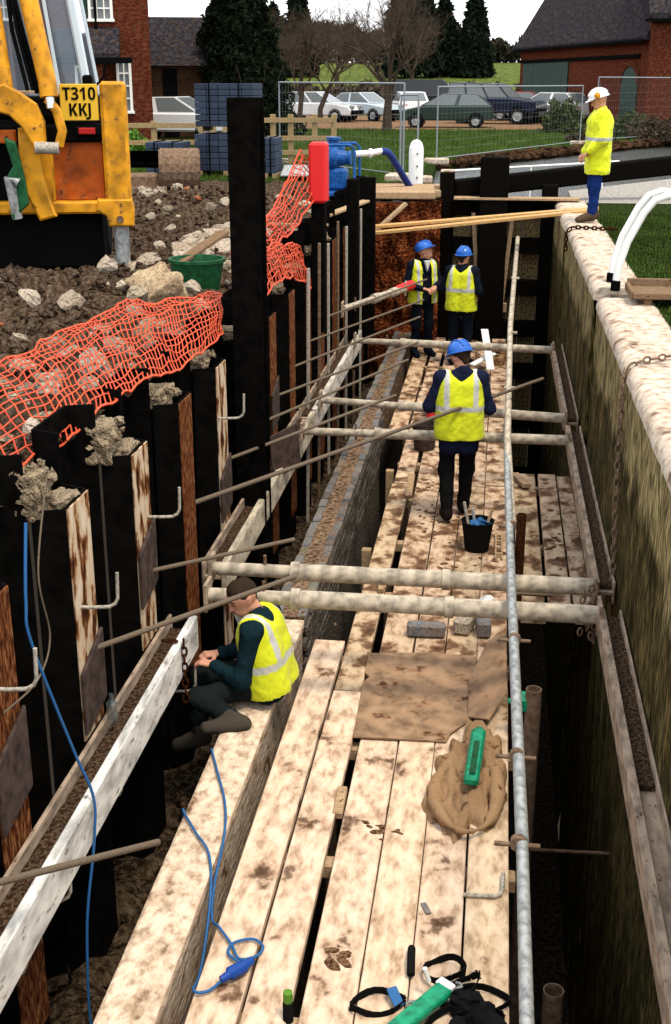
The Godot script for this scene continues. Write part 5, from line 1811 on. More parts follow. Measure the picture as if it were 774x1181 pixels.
func buildings() -> void:
	# left brick house; local x runs left (negative) from its right front corner
	var h := thing("brick_house", "red brick house with white sash windows behind the digger", "house", V(-10.35, 0, -37), "", 0.27)
	var b := MB.new()
	b.bx(-9, 0, 0, 7.0, -8, 0)
	part(h, "wall", b, M.brickwork, true)
	b = MB.new()
	b.prism(Transform3D(Basis(V(0, 0, 1), V(0, 1, 0), V(-1, 0, 0)), V(-4.5, 0, -4)), [Vector2(-4.4, 7.0), Vector2(4.4, 7.0), Vector2(0, 10)], 9.4, 0.0)
	part(h, "roof", b, M.slate, true)
	window(h, V(-1.35, 4.15, 0.0), 0.62, 1.15, 3, 4, M.paint_white)
	window(h, V(-0.78, 1.75, 0.0), 0.36, 1.4, 2, 4, M.paint_white)
	window(h, V(-1.85, 1.95, 0.92), 0.5, 0.6, 2, 1, M.paint_white)
	window(h, V(-4.2, 4.15, 0.0), 0.8, 1.15, 3, 4, M.paint_white)
	b = MB.new()
	b.bx(-1.98, -1.72, 3.55, 4.75, 0.005, 0.045, 0.008)
	part(h, "shutter", b, M.door_green, true)
	b = MB.new()
	b.bx(-3.6, -1.35, 0, 2.45, 0.005, 0.9)
	part(h, "porch_wall", b, M.brickwork, true)
	b = MB.new()
	b.prism(Transform3D(Basis(V(0, 0, 1), V(0, 1, 0), V(-1, 0, 0)), V(-2.3, 0, 0)), [Vector2(0.01, 2.5), Vector2(1.1, 2.5), Vector2(1.1, 2.62), Vector2(0.01, 3.35)], 2.9)
	part(h, "porch_roof", b, M.slate, true)
	b = MB.new()
	b.bx(-3.8, -0.5, 2.36, 2.52, 0.91, 1.12, 0.01)
	part(h, "porch_beam", b, M.black, true)
	b = MB.new()
	b.tube([V(-1.5, 2.6, 0.07), V(-1.5, 7.0, 0.07)], 0.045, 8)
	part(h, "downpipe", b, M.black, true)
	# low barn behind it
	var n := thing("low_barn", "low stone barn with dark slate roof beside the brick house", "barn", V(-12.4, 0, -44), "", 0.27)
	b = MB.new()
	b.bx(0, 3.6, 0, 2.5, -5, 0)
	part(n, "wall", b, M.earth, true)
	b = MB.new()
	b.prism(Transform3D(Basis(V(0, 0, 1), V(0, 1, 0), V(-1, 0, 0)), V(1.8, 0, -2.5)), [Vector2(-2.8, 2.4), Vector2(2.8, 2.4), Vector2(0, 4.1)], 3.9)
	part(n, "roof", b, M.slate, true)
	b = MB.new()
	b.bx(0.5, 1.0, 0.0, 2.3, 0.004, 0.04)
	part(n, "door", b, M.black, true)
	b = MB.new()
	b.prism(Transform3D(Basis(), V(2.7, 0, 0.012)), [Vector2(-0.55, 0), Vector2(0.55, 0), Vector2(0.55, 1.3), Vector2(0.4, 1.75), Vector2(0, 1.95), Vector2(-0.4, 1.75), Vector2(-0.55, 1.3)], 0.02)
	part(n, "arched_doorway", b, M.black, true)
	# right barn: local x runs along its front wall toward the camera side, +z out of the wall
	var L := 17.76
	var ang := atan2(-17.0, 5.13)
	var w := thing("coach_house", "long brick building with steep slate roof and green doors, upper right", "building", V(0.82, 0, -72), "", ang)
	b = MB.new()
	b.bx(0, L, -0.2, 3.72, -6, 0)
	part(w, "wall", b, M.brickwork, true)
	b = MB.new()
	b.prism(Transform3D(Basis(V(0, 0, 1), V(0, 1, 0), V(-1, 0, 0)), V(L / 2, 0, 0)), [Vector2(0.35, 3.5), Vector2(0.35, 3.62), Vector2(-5.6, 13.0), Vector2(-11.6, 3.6)], L + 0.3)
	part(w, "roof", b, M.slate, true)
	b = MB.new()
	b.bx(-0.2, L, 3.4, 3.54, 0.3, 0.42, 0.02)
	part(w, "gutter", b, M.black, true)
	b = MB.new()
	b.bx(0.3, L - 1.0, 2.82, 2.98, 0.005, 0.12, 0.01)
	part(w, "lintel_beam", b, M.black, true)
	for i in 8:
		b = MB.new()
		b.bx(0.7 + 0.9 * i, 1.59 + 0.9 * i, 0.0, 2.82, 0.006, 0.06, 0.012)
		part(w, "door_panel", b, M.door_green, true)
	b = MB.new()
	b.prism(Transform3D(Basis(), V(L - 2.0, 0, 0.02)), [Vector2(-0.9, 0), Vector2(0.9, 0), Vector2(0.9, 2.0), Vector2(0.6, 2.35), Vector2(0, 2.5), Vector2(-0.6, 2.35), Vector2(-0.9, 2.0)], 0.05)
	part(w, "arched_door", b, M.door_green, true)
	for i in 7:
		b = MB.new()
		var a0 := lerpf(0.25, 2.9, i / 6.0)
		b.box(Transform3D(Basis(V(0, 0, 1), a0 - PI / 2), V(L - 2.0 + cos(a0) * 1.0, 1.75 + sin(a0) * 0.85, 0.04)), V(0.42, 0.22, 0.08), 0.01)
		part(w, "arch_brick", b, M.brickwork, true)
	var k := thing("brick_wing", "taller red brick wing with dark eaves at the right edge", "building", V(5.85, 0, -54.6))
	b = MB.new()
	b.bx(0, 1.3, -0.2, 4.3, -8, 0)
	part(k, "pier", b, M.brickwork, true)
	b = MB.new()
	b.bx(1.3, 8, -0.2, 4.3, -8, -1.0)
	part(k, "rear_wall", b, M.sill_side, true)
	b = MB.new()
	b.prism(Transform3D(Basis(V(0, 0, 1), V(0, 1, 0), V(-1, 0, 0)), V(3.9, 0, -4)), [Vector2(-4.4, 4.3), Vector2(4.3, 4.3), Vector2(4.3, 4.5), Vector2(0, 8.2), Vector2(-4.4, 4.5)], 8.1)
	part(k, "roof", b, M.slate, true)
	b = MB.new()
	b.bx(-0.06, 8, 4.15, 4.3, 0.0, 0.35, 0.02)
	part(k, "eaves_board", b, M.black, true)

# ---- vegetation
func leaves(b: MB, place: Callable, count: int, size: float, hang := 0.0) -> void:
	for i in count:
		var p: Vector3 = place.call()
		var k := rng.randf_range(0.5, 1.5)
		b.col = Color(k, k * rng.randf_range(0.95, 1.1), k * 0.9)
		var d := V(rng.randfn(), rng.randfn() - hang, rng.randfn()).normalized()
		var s := d.cross(V(rng.randfn(), rng.randfn(), rng.randfn())).normalized()
		var l := size * rng.randf_range(0.6, 1.5)
		b.tri(p - s * l * 0.35, p + s * l * 0.35, p + d * l)

func branch(b: MB, tw: MB, p: Vector3, d: Vector3, l: float, r: float, depth: int, g: RandomNumberGenerator, spread: float) -> void:
	var pts := [p]
	var rr := [r]
	var q := p
	var dd := d
	for i in 3:
		dd = (dd + V(g.randfn(), g.randfn() * 0.7 + 0.15, g.randfn()) * 0.16).normalized()
		q += dd * l / 3
		pts.append(q)
		rr.append(r * (1.0 - 0.17 * (i + 1)))
	if depth > 0:
		b.tube(pts, rr, 6 if r > 0.04 else 4, false)
	else:
		tw.tube(pts, rr, 3, false)
		return
	var kids := 4 if depth > 1 else 8
	for i in kids:
		var f := g.randf_range(0.45, 1.0) if i < kids - 1 else 1.0
		var start: Vector3 = along(pts, f)
		var nd := (dd + V(g.randfn(), g.randfn() * 0.6 + 0.2, g.randfn()) * spread).normalized()
		branch(b, tw, start, nd, l * g.randf_range(0.55, 0.82), r * g.randf_range(0.4, 0.58), depth - 1, g, spread)

func bare_tree(label: String, p: Vector3, hgt: float, r: float, sd: int, lean := 0.0, spread := 0.55, levels := 4) -> void:
	var g := RandomNumberGenerator.new()
	g.seed = sd
	var t := thing("bare_tree", label, "tree", p, "leafless trees")
	var trunk := MB.new()
	var limb := MB.new()
	var tw := MB.new()
	var th := hgt * 0.3
	var d := V(lean, 1, 0).normalized()
	trunk.tube([V(0, -0.1, 0), V(0, th * 0.35, 0) + d * 0.02, d * th + V(0.03, 0, 0)], [r * 1.35, r, r * 0.85], 9, false)
	for i in 4 + g.randi() % 2:
		branch(limb, tw, d * th * g.randf_range(0.75, 1.0), (d + V(g.randfn(), 0.25, g.randfn()) * 0.6).normalized(), hgt * g.randf_range(0.24, 0.34), r * 0.5, levels - 1, g, spread)
	part(t, "trunk", trunk, M.bark, true)
	part(t, "limbs", limb, M.bark, true)
	var c := part(t, "crown", tw, M.twig, true)
	c.set_meta("kind", "stuff")

func conifer(label: String, p: Vector3, hgt: float, rad: float, count: int, m: Material, size: float, shape := 1.0, called := "conifer_tree") -> void:
	var t := thing(called, label, "tree", p)
	var b := MB.new()
	b.tube([V(0, -0.3, 0), V(0, hgt * 0.85, 0)], [rad * 0.12 + 0.05, 0.03], 7, false)
	part(t, "trunk", b, M.bark, true)
	b = MB.new()
	var ph := rng.randf() * 10
	leaves(b, func():
		var f := pow(rng.randf(), 0.75)
		var y := hgt * (0.04 + 0.96 * (1 - f)) if shape < 1.5 else hgt * (0.03 + 0.97 * rng.randf())
		var a := rng.randf() * TAU
		var u := y / hgt
		var prof := pow(maxf(1 - u, 0.0), 0.75) if shape < 1.5 else sqrt(maxf(1 - pow(maxf(u - 0.25, 0) / 0.75, 2.0), 0.0)) * (1.0 - 0.25 * ss(0.3, 0.0, u))
		var rr := rad * prof * (0.8 + 0.35 * nz.get_noise_3d(cos(a) * 1.5 + ph, u * 6, sin(a) * 1.5)) * pow(rng.randf(), 0.3) + 0.05
		return V(cos(a) * rr, y, sin(a) * rr), count, size, 0.5)
	part(t, "crown", b, m, true)

func bush(called: String, label: String, p: Vector3, s: Vector3, count: int, m: Material, size: float, group := "") -> void:
	var t := thing(called, label, "bush", p, group)
	var b := MB.new()
	for i in 6:
		var a := TAU * i / 6
		b.tube([V(0, -0.05, 0), V(cos(a) * s.x * 0.3, s.y * 0.4, sin(a) * s.z * 0.3), V(cos(a) * s.x * 0.6, s.y * 0.8, sin(a) * s.z * 0.6)], [0.03, 0.02, 0.01], 4, false)
	part(t, "stems", b, M.bark, true)
	b = MB.new()
	var ph := rng.randf() * 20
	leaves(b, func():
		var q := V(rng.randfn(), absf(rng.randfn()), rng.randfn()).normalized() * pow(rng.randf(), 0.35)
		var k := 0.75 + 0.5 * nz.get_noise_3d(q.x * 2 + ph, q.y * 2, q.z * 2)
		return V(q.x * s.x, q.y * s.y, q.z * s.z) * k, count, size)
	part(t, "foliage", b, m, true)

func vegetation() -> void:
	conifer("huge dark clipped evergreen tree behind the brick packs", V(-9.3, 0, -45), 5.4, 1.75, 30000, M.evergreen, 0.15, 2.0, "evergreen_tree")
	bush("evergreen_shrub", "broad dark evergreen shrub at the foot of the huge evergreen", V(-8.6, 0, -44.0), V(1.7, 3.0, 1.2), 18000, M.evergreen, 0.14)
	conifer("tallest dark conifer on the skyline, left of three in a row", V(-10.7, field_h(0, -150), -150), 17.5, 4.4, 11000, M.conifer, 0.8)
	conifer("shorter middle conifer of the skyline row", V(-7.2, field_h(0, -152), -152), 9.2, 2.6, 6000, M.conifer, 0.6)
	conifer("pointed conifer at the right of the skyline row", V(-3.6, field_h(0, -150), -150), 9.7, 2.7, 8000, M.conifer, 0.6)
	conifer("dark conifer on the skyline behind the bare trees", V(-24.4, field_h(0, -152), -152), 11.0, 3.0, 7000, M.conifer, 0.6)
	conifer("small dark conifer left of the one behind the bare trees", V(-27.0, field_h(0, -150), -150), 8.0, 2.4, 5000, M.conifer, 0.6)
	bare_tree("large leafless tree on the lawn right of the pump", V(-4.7, 0, -52), 6.2, 0.17, 5, 0.05, 0.6, 5)
	bare_tree("slim leafless tree in front of the white estate car", V(-9.1, 0, -57), 5.2, 0.12, 6, 0.05, 0.5, 5)
	bare_tree("leaning leafless tree left of the pale saloon", V(-8.9, 0, -62), 5.6, 0.13, 8, 0.25, 0.55, 5)
	bare_tree("arching leafless tree beside the huge evergreen", V(-11.4, 0, -62), 5.8, 0.14, 9, -0.1, 0.6, 5)
	bare_tree("leafless tree farther back between the parked cars", V(-7.2, 0, -76), 6.5, 0.14, 12, 0.1, 0.6, 5)
	bare_tree("thin leafless tree on the horizon behind the low barn", V(-27, 0, -95), 8.0, 0.14, 13, 0.0, 0.6, 4)
	bare_tree("bare tree between the large lawn tree and the tall conifer", V(-6.3, 0.3, -88), 7.5, 0.15, 14, 0.0, 0.6, 5)
	bare_tree("bare tree behind the white estate car's roof", V(-11.8, 0.3, -90), 7.0, 0.15, 15, 0.05, 0.6, 5)
	# far hedge and woodland edge: a continuous mass
	var b := MB.new()
	leaves(b, func():
		var x := rng.randf_range(-90, 40)
		var z := -215.0 + rng.randf_range(-4, 4)
		var top := 3.0 + 1.5 * nz.get_noise_2d(x * 0.2, 3.0) + (4.0 if x < -5 else 0.6) * (0.6 + 0.7 * nz.get_noise_2d(x * 0.07, 9.0)) * ss(4.0, -10.0, x)
		return V(x, field_h(x, z) + top * pow(rng.randf(), 0.7), z), 26000, 0.9)
	var o := solo("far_hedge", "dark brown hedge and woodland edge along the top of the field", "hedge", b, M.hedge)
	o.set_meta("kind", "stuff")
	b = MB.new()
	leaves(b, func():
		var x := rng.randf_range(-30, 3)
		var z := -80.0 + rng.randf_range(-2, 2)
		var top := 1.5 + 0.7 * nz.get_noise_2d(x * 0.5, 3.0)
		return V(x, field_h(x, z) + top * pow(rng.randf(), 0.8), z), 15000, 0.3)
	o = solo("car_park_hedge", "reddish brown leafless hedge behind the parked cars", "hedge", b, M.twig)
	o.set_meta("kind", "stuff")
	bush("green_shrub", "bright green shrub behind the rail fence beside the digger", V(-9.35, 0, -31.5), V(0.5, 0.85, 0.4), 1800, M.bright_shrub, 0.09)
	bush("dark_shrub", "dark bush in front of the coach house doors", V(2.3, 0, -50), V(1.0, 1.5, 0.9), 5000, M.shrub, 0.14)
	bush("dark_shrub", "low bush right of the yellow coated man, by the brick wing", V(4.6, 0, -46.5), V(1.0, 1.0, 0.6), 3000, M.shrub, 0.12)
	bush("brown_shrub", "brown leafless shrub on the far bank at the right edge", V(5.2, 0, -44.2), V(1.4, 0.9, 0.7), 5000, M.twig, 0.1)
	bush("brown_shrub", "brown scrub on the far bank behind the yellow coated man", V(2.9, 0, -42.6), V(1.0, 0.45, 0.5), 3500, M.twig, 0.09)
	# earth edge of the far canal bank
	b = MB.new()
	for i in 200:
		var t := rng.randf()
		var p := Vector2(-1.6, -31.5).lerp(Vector2(1.5, -37.5), t * 2) if t < 0.5 else Vector2(1.5, -37.5).lerp(Vector2(6, -45.5), t * 2 - 1)
		var r := rng.randf_range(0.1, 0.3)
		b.col = grey(rng.randf_range(0.5, 1.4))
		b.stone(Transform3D(Basis(Vector3.UP, rng.randf() * 6) * Basis.from_scale(V(r, r * 0.6, r)), V(p.x, -0.08, p.y)), rng, 0.35, 4)
	o = solo("bank_edge_stones", "ragged stone and earth edging along the far canal bank", "stones", b, M.earth)
	o.set_meta("kind", "stuff")

# ---- cars: local +x is the front
func car(label: String, p: Vector3, ry: float, paint: Material, kind: String) -> void:
	var t := thing("parked_car" if kind != "van" else "parked_van", label, "car" if kind != "van" else "van", p, "vehicles parked beyond the lawn", ry)
	var l := 4.0
	var top := 1.4
	var wd := 1.65
	var wr := 0.29
	var belt := 0.88
	var low := []   # body outline, counterclockwise from the rear bottom
	var cab := []   # glasshouse: rear base, rear top, front top, front base
	match kind:
		"hatch":
			low = [Vector2(-2.0, 0.3), Vector2(2.0, 0.3), Vector2(2.04, 0.55), Vector2(1.9, 0.72), Vector2(1.05, 0.9), Vector2(-1.95, 0.92), Vector2(-2.03, 0.6)]
			cab = [Vector2(-1.95, 0.9), Vector2(-1.35, 1.38), Vector2(0.2, 1.4), Vector2(1.1, 0.9)]
		"estate":
			low = [Vector2(-2.15, 0.3), Vector2(2.1, 0.3), Vector2(2.15, 0.55), Vector2(2.0, 0.75), Vector2(1.05, 0.9), Vector2(-2.1, 0.92), Vector2(-2.18, 0.6)]
			cab = [Vector2(-2.1, 0.9), Vector2(-1.85, 1.42), Vector2(0.25, 1.42), Vector2(1.1, 0.9)]
		"saloon":
			low = [Vector2(-2.15, 0.3), Vector2(2.1, 0.3), Vector2(2.15, 0.5), Vector2(2.0, 0.72), Vector2(0.9, 0.88), Vector2(-1.3, 0.92), Vector2(-2.1, 0.9), Vector2(-2.18, 0.6)]
			cab = [Vector2(-1.6, 0.9), Vector2(-0.85, 1.36), Vector2(0.25, 1.38), Vector2(1.05, 0.88)]
		"offroad":
			l = 4.6
			wd = 1.8
			wr = 0.38
			belt = 1.12
			low = [Vector2(-2.25, 0.48), Vector2(2.2, 0.48), Vector2(2.26, 0.75), Vector2(2.22, 1.05), Vector2(0.9, 1.18), Vector2(-2.25, 1.18), Vector2(-2.3, 0.7)]
			cab = [Vector2(-2.25, 1.15), Vector2(-2.15, 1.86), Vector2(0.25, 1.8), Vector2(0.95, 1.15)]
		"van":
			wd = 1.8
			wr = 0.33
			belt = 1.2
			low = [Vector2(-2.3, 0.35), Vector2(2.2, 0.35), Vector2(2.25, 0.7), Vector2(2.1, 1.0), Vector2(1.5, 1.2), Vector2(-2.3, 1.2)]
			cab = [Vector2(-2.3, 1.19), Vector2(-2.25, 2.0), Vector2(0.7, 2.0), Vector2(1.5, 1.19)]
	var b := MB.new()
	b.prism(Transform3D.IDENTITY, low, wd, 0.06)
	part(t, "body", b, paint, true)
	# tapered cabin
	var hw := wd / 2 - 0.05
	var ht := hw - 0.14
	var q := []
	for s in [-1.0, 1.0]:
		q.append([V(cab[0].x, cab[0].y, s * hw), V(cab[1].x, cab[1].y, s * ht), V(cab[2].x, cab[2].y, s * ht), V(cab[3].x, cab[3].y, s * hw)])
	b = MB.new()
	var a: Array = q[0]
	var c: Array = q[1]
	b.quad(c[0], c[3], c[2], c[1])
	b.quad(a[3], a[0], a[1], a[2])
	b.quad(a[0], c[0], c[1], a[1])
	b.quad(c[3], a[3], a[2], c[2])
	b.quad(a[1], c[1], c[2], a[2])
	part(t, "cabin", b, paint, true)
	var pane := func(p0: Vector3, p1: Vector3, p2: Vector3, p3: Vector3, inset: float) -> void:
		var mid := (p0 + p1 + p2 + p3) / 4
		var nn := (p2 - p0).cross(p3 - p1).normalized() * 0.008
		var g := MB.new()
		g.quad(p0.lerp(mid, inset) + nn, p1.lerp(mid, inset) + nn, p2.lerp(mid, inset) + nn, p3.lerp(mid, inset) + nn)
		part(t, "pane", g, M.dark_glass, true)
	if kind != "van":
		for s in 2:
			var e: Array = q[s]
			var n := 3 if kind in ["estate", "offroad"] else 2
			for i in n:
				var f0 := float(i) / n
				var f1 := float(i + 1) / n
				var lo0: Vector3 = e[0].lerp(e[3], f0)
				var lo1: Vector3 = e[0].lerp(e[3], f1)
				var up0: Vector3 = e[1].lerp(e[2], f0)
				var up1: Vector3 = e[1].lerp(e[2], f1)
				if s == 1:
					pane.call(lo0, lo1, up1, up0, 0.13)
				else:
					pane.call(lo1, lo0, up0, up1, 0.13)
	pane.call(a[0], c[0], c[1], a[1], 0.14)
	pane.call(c[3], a[3], a[2], c[2], 0.12)
	if kind == "van":
		b = MB.new()
		b.bx(1.0, 1.62, 1.19, 1.78, -0.84, 0.84, 0.06)
		part(t, "cab", b, M.car_white, true)
	# bumpers, lamps, plates
	var xf: float = 2.06 if kind in ["hatch"] else 2.2
	var yb := 0.5 if kind != "offroad" else 0.7
	for s in [-1.0, 1.0]:
		b = MB.new()
		b.bx(s * xf - 0.08, s * xf + 0.06, yb - 0.14, yb + 0.06, -wd / 2 + 0.03, wd / 2 - 0.03, 0.04)
		part(t, "bumper", b, M.black if kind != "hatch" else paint, true)
		for z in [-1.0, 1.0]:
			b = MB.new()
			b.bx(s * (xf - 0.12) - 0.06, s * (xf - 0.12) + 0.1, yb + 0.12, yb + 0.28, z * (wd / 2 - 0.3) - 0.17, z * (wd / 2 - 0.3) + 0.2, 0.02)
			part(t, "headlamp" if s > 0 else "tail_lamp", b, M.galv if s > 0 else M.lamp_red, true)
	b = MB.new()
	b.bx(-xf - 0.07, -xf - 0.06, yb - 0.06, yb + 0.06, -0.25, 0.25)
	part(t, "number_plate", b, M.plate_yellow, true)
	for x in [-1.28 if kind != "offroad" else -1.35, 1.3 if kind != "offroad" else 1.4]:
		for s in [-1.0, 1.0]:
			var lay := Transform3D(Basis(V(1, 0, 0), V(0, 0, s), V(0, -s, 0)), V(x, wr, s * (wd / 2 - 0.17)))
			b = MB.new()
			b.lathe(lay, [Vector2(wr * 0.6, 0.0), Vector2(wr * 0.95, 0), Vector2(wr, 0.03), Vector2(wr, 0.15), Vector2(wr * 0.94, 0.185), Vector2(wr * 0.62, 0.185)], 20)
			var wh := part(t, "wheel", b, M.rubber, true)
			b = MB.new()
			b.lathe(lay, [Vector2(wr * 0.63, 0.185), Vector2(wr * 0.55, 0.16), Vector2(wr * 0.2, 0.175), Vector2(0, 0.19)], 16)
			part(wh, "rim", b, M.galv, true)
			b = MB.new()
			b.lathe(Transform3D(lay.basis, lay.origin), [Vector2(wr * 1.18, -0.05), Vector2(wr * 1.18, 0.174), Vector2(wr * 1.02, 0.174)], 20)
			part(t, "wheel_arch", b, M.black, true)

func cars() -> void:
	car("white estate car parked side-on behind the slim bare trees", V(-9.3, -0.01, -63.6), -0.25, M.car_white, "estate")
	car("pale blue silver saloon parked nose right beside the white estate", V(-7.2, -0.01, -65.5), -0.55, M.car_pale, "saloon")
	car("white hatchback seen from behind the large lawn tree", V(-5.0, -0.01, -68.5), PI / 2 + 0.2, M.car_white, "hatch")
	car("dark green hatchback parked nose left on the gravel", V(-2.45, -0.01, -56.0), PI, M.car_green, "hatch")
	car("dark blue off-road car behind the green hatchback", V(-0.35, -0.01, -61.5), -0.35, M.car_navy, "offroad")
	car("black and white van beyond the green hatchback", V(-4.1, 0.0, -72.5), 0.0, M.car_black, "van")
	car("red car partly hidden by the dark blue off-road car", V(1.25, 0.0, -66.5), -0.2, M.car_red, "hatch")
	car("white car right of the red one near the green doors", V(2.25, 0.0, -62.5), PI / 2 + 0.9, M.car_white, "hatch")
	car("white hatchback by the low barn behind the rail fence", V(-10.9, 0.0, -42.0), -0.15, M.car_white, "hatch")

# ---- fences
func fences() -> void:
	var rail := func(label: String, pts: Array, hgt: float, rails: Array) -> void:
		var t := thing("rail_fence", label, "fence", pts[0])
		for i in pts.size():
			var p: Vector3 = pts[i]
			var b := MB.new()
			b.bx(p.x - 0.06, p.x + 0.06, p.y - 0.1, p.y + hgt, p.z - 0.06, p.z + 0.06, 0.008)
			part(t, "post", b, M.fence_wood)
			if i < pts.size() - 1:
				for y in rails:
					b = MB.new()
					b.bar(p + V(0, y, 0.075), pts[i + 1] + V(0, y, 0.075), 0.035, 0.11, 0.004)
					part(t, "rail", b, M.fence_wood)
	rail.call("pale timber rail fence between the digger and the brick packs", [V(-10.5, 0, -28.0), V(-9.2, 0, -28.6), V(-8.1, 0, -29.0), V(-7.0, 0, -29.2)], 1.0, [0.2, 0.52, 0.9])
	rail.call("pale timber rail fence behind the tall column and pump", [V(-6.6, 0, -28.6), V(-5.3, 0, -29.2), V(-4.9, 0, -29.3), V(-4.35, 0, -29.4), V(-3.9, 0, -29.4)], 1.15, [0.3, 0.62, 1.02])
	var mesh_panel := func(label: String, a: Vector3, c: Vector3, hgt: float, n: int) -> void:
		var t := thing("mesh_panel_fence", label, "fence panel", (a + c) / 2)
		var up := V(0, hgt, 0)
		for q in [[a, a + up, 0.019], [c, c + up, 0.019], [a + up, c + up, 0.019], [a + V(0, 0.12, 0), c + V(0, 0.12, 0), 0.012]]:
			var b := MB.new()
			b.tube([q[0], q[1]], q[2], 7)
			part(t, "frame_tube", b, M.fence_steel)
		var b := MB.new()
		for i in range(1, n):
			var p := a.lerp(c, float(i) / n)
			b.tube([p + V(0, 0.12, 0), p + up], 0.0014, 3, false)
		for j in range(1, 8):
			b.tube([a + V(0, 0.12 + (hgt - 0.12) * j / 8.0, 0), c + V(0, 0.12 + (hgt - 0.12) * j / 8.0, 0)], 0.0014, 3, false)
		var o := part(t, "wire_mesh", b, M.fence_steel)
		o.set_meta("kind", "stuff")
		for q in [a, c]:
			b = MB.new()
			b.bx(q.x - 0.3, q.x + 0.3, -0.02, 0.13, q.z - 0.11, q.z + 0.11, 0.03)
			part(t, "foot_block", b, M.coping)
	mesh_panel.call("long steel mesh fence panel behind the timber fence and pump", V(-5.25, 0, -29.8), V(-1.95, -0.02, -25.3), 1.85, 34)
	mesh_panel.call("narrow steel mesh panel standing beside the white bollard", V(-1.98, 0, -24.9), V(-1.62, 0, -24.6), 1.62, 6)
	mesh_panel.call("steel mesh fence panel across the far bank left of the man", V(-1.55, 0, -30.5), V(2.4, 0, -40.2), 1.75, 40)
	mesh_panel.call("steel mesh fence panel behind the man at the right edge", V(2.95, 0, -41.5), V(5.9, 0, -45.8), 2.0, 40)

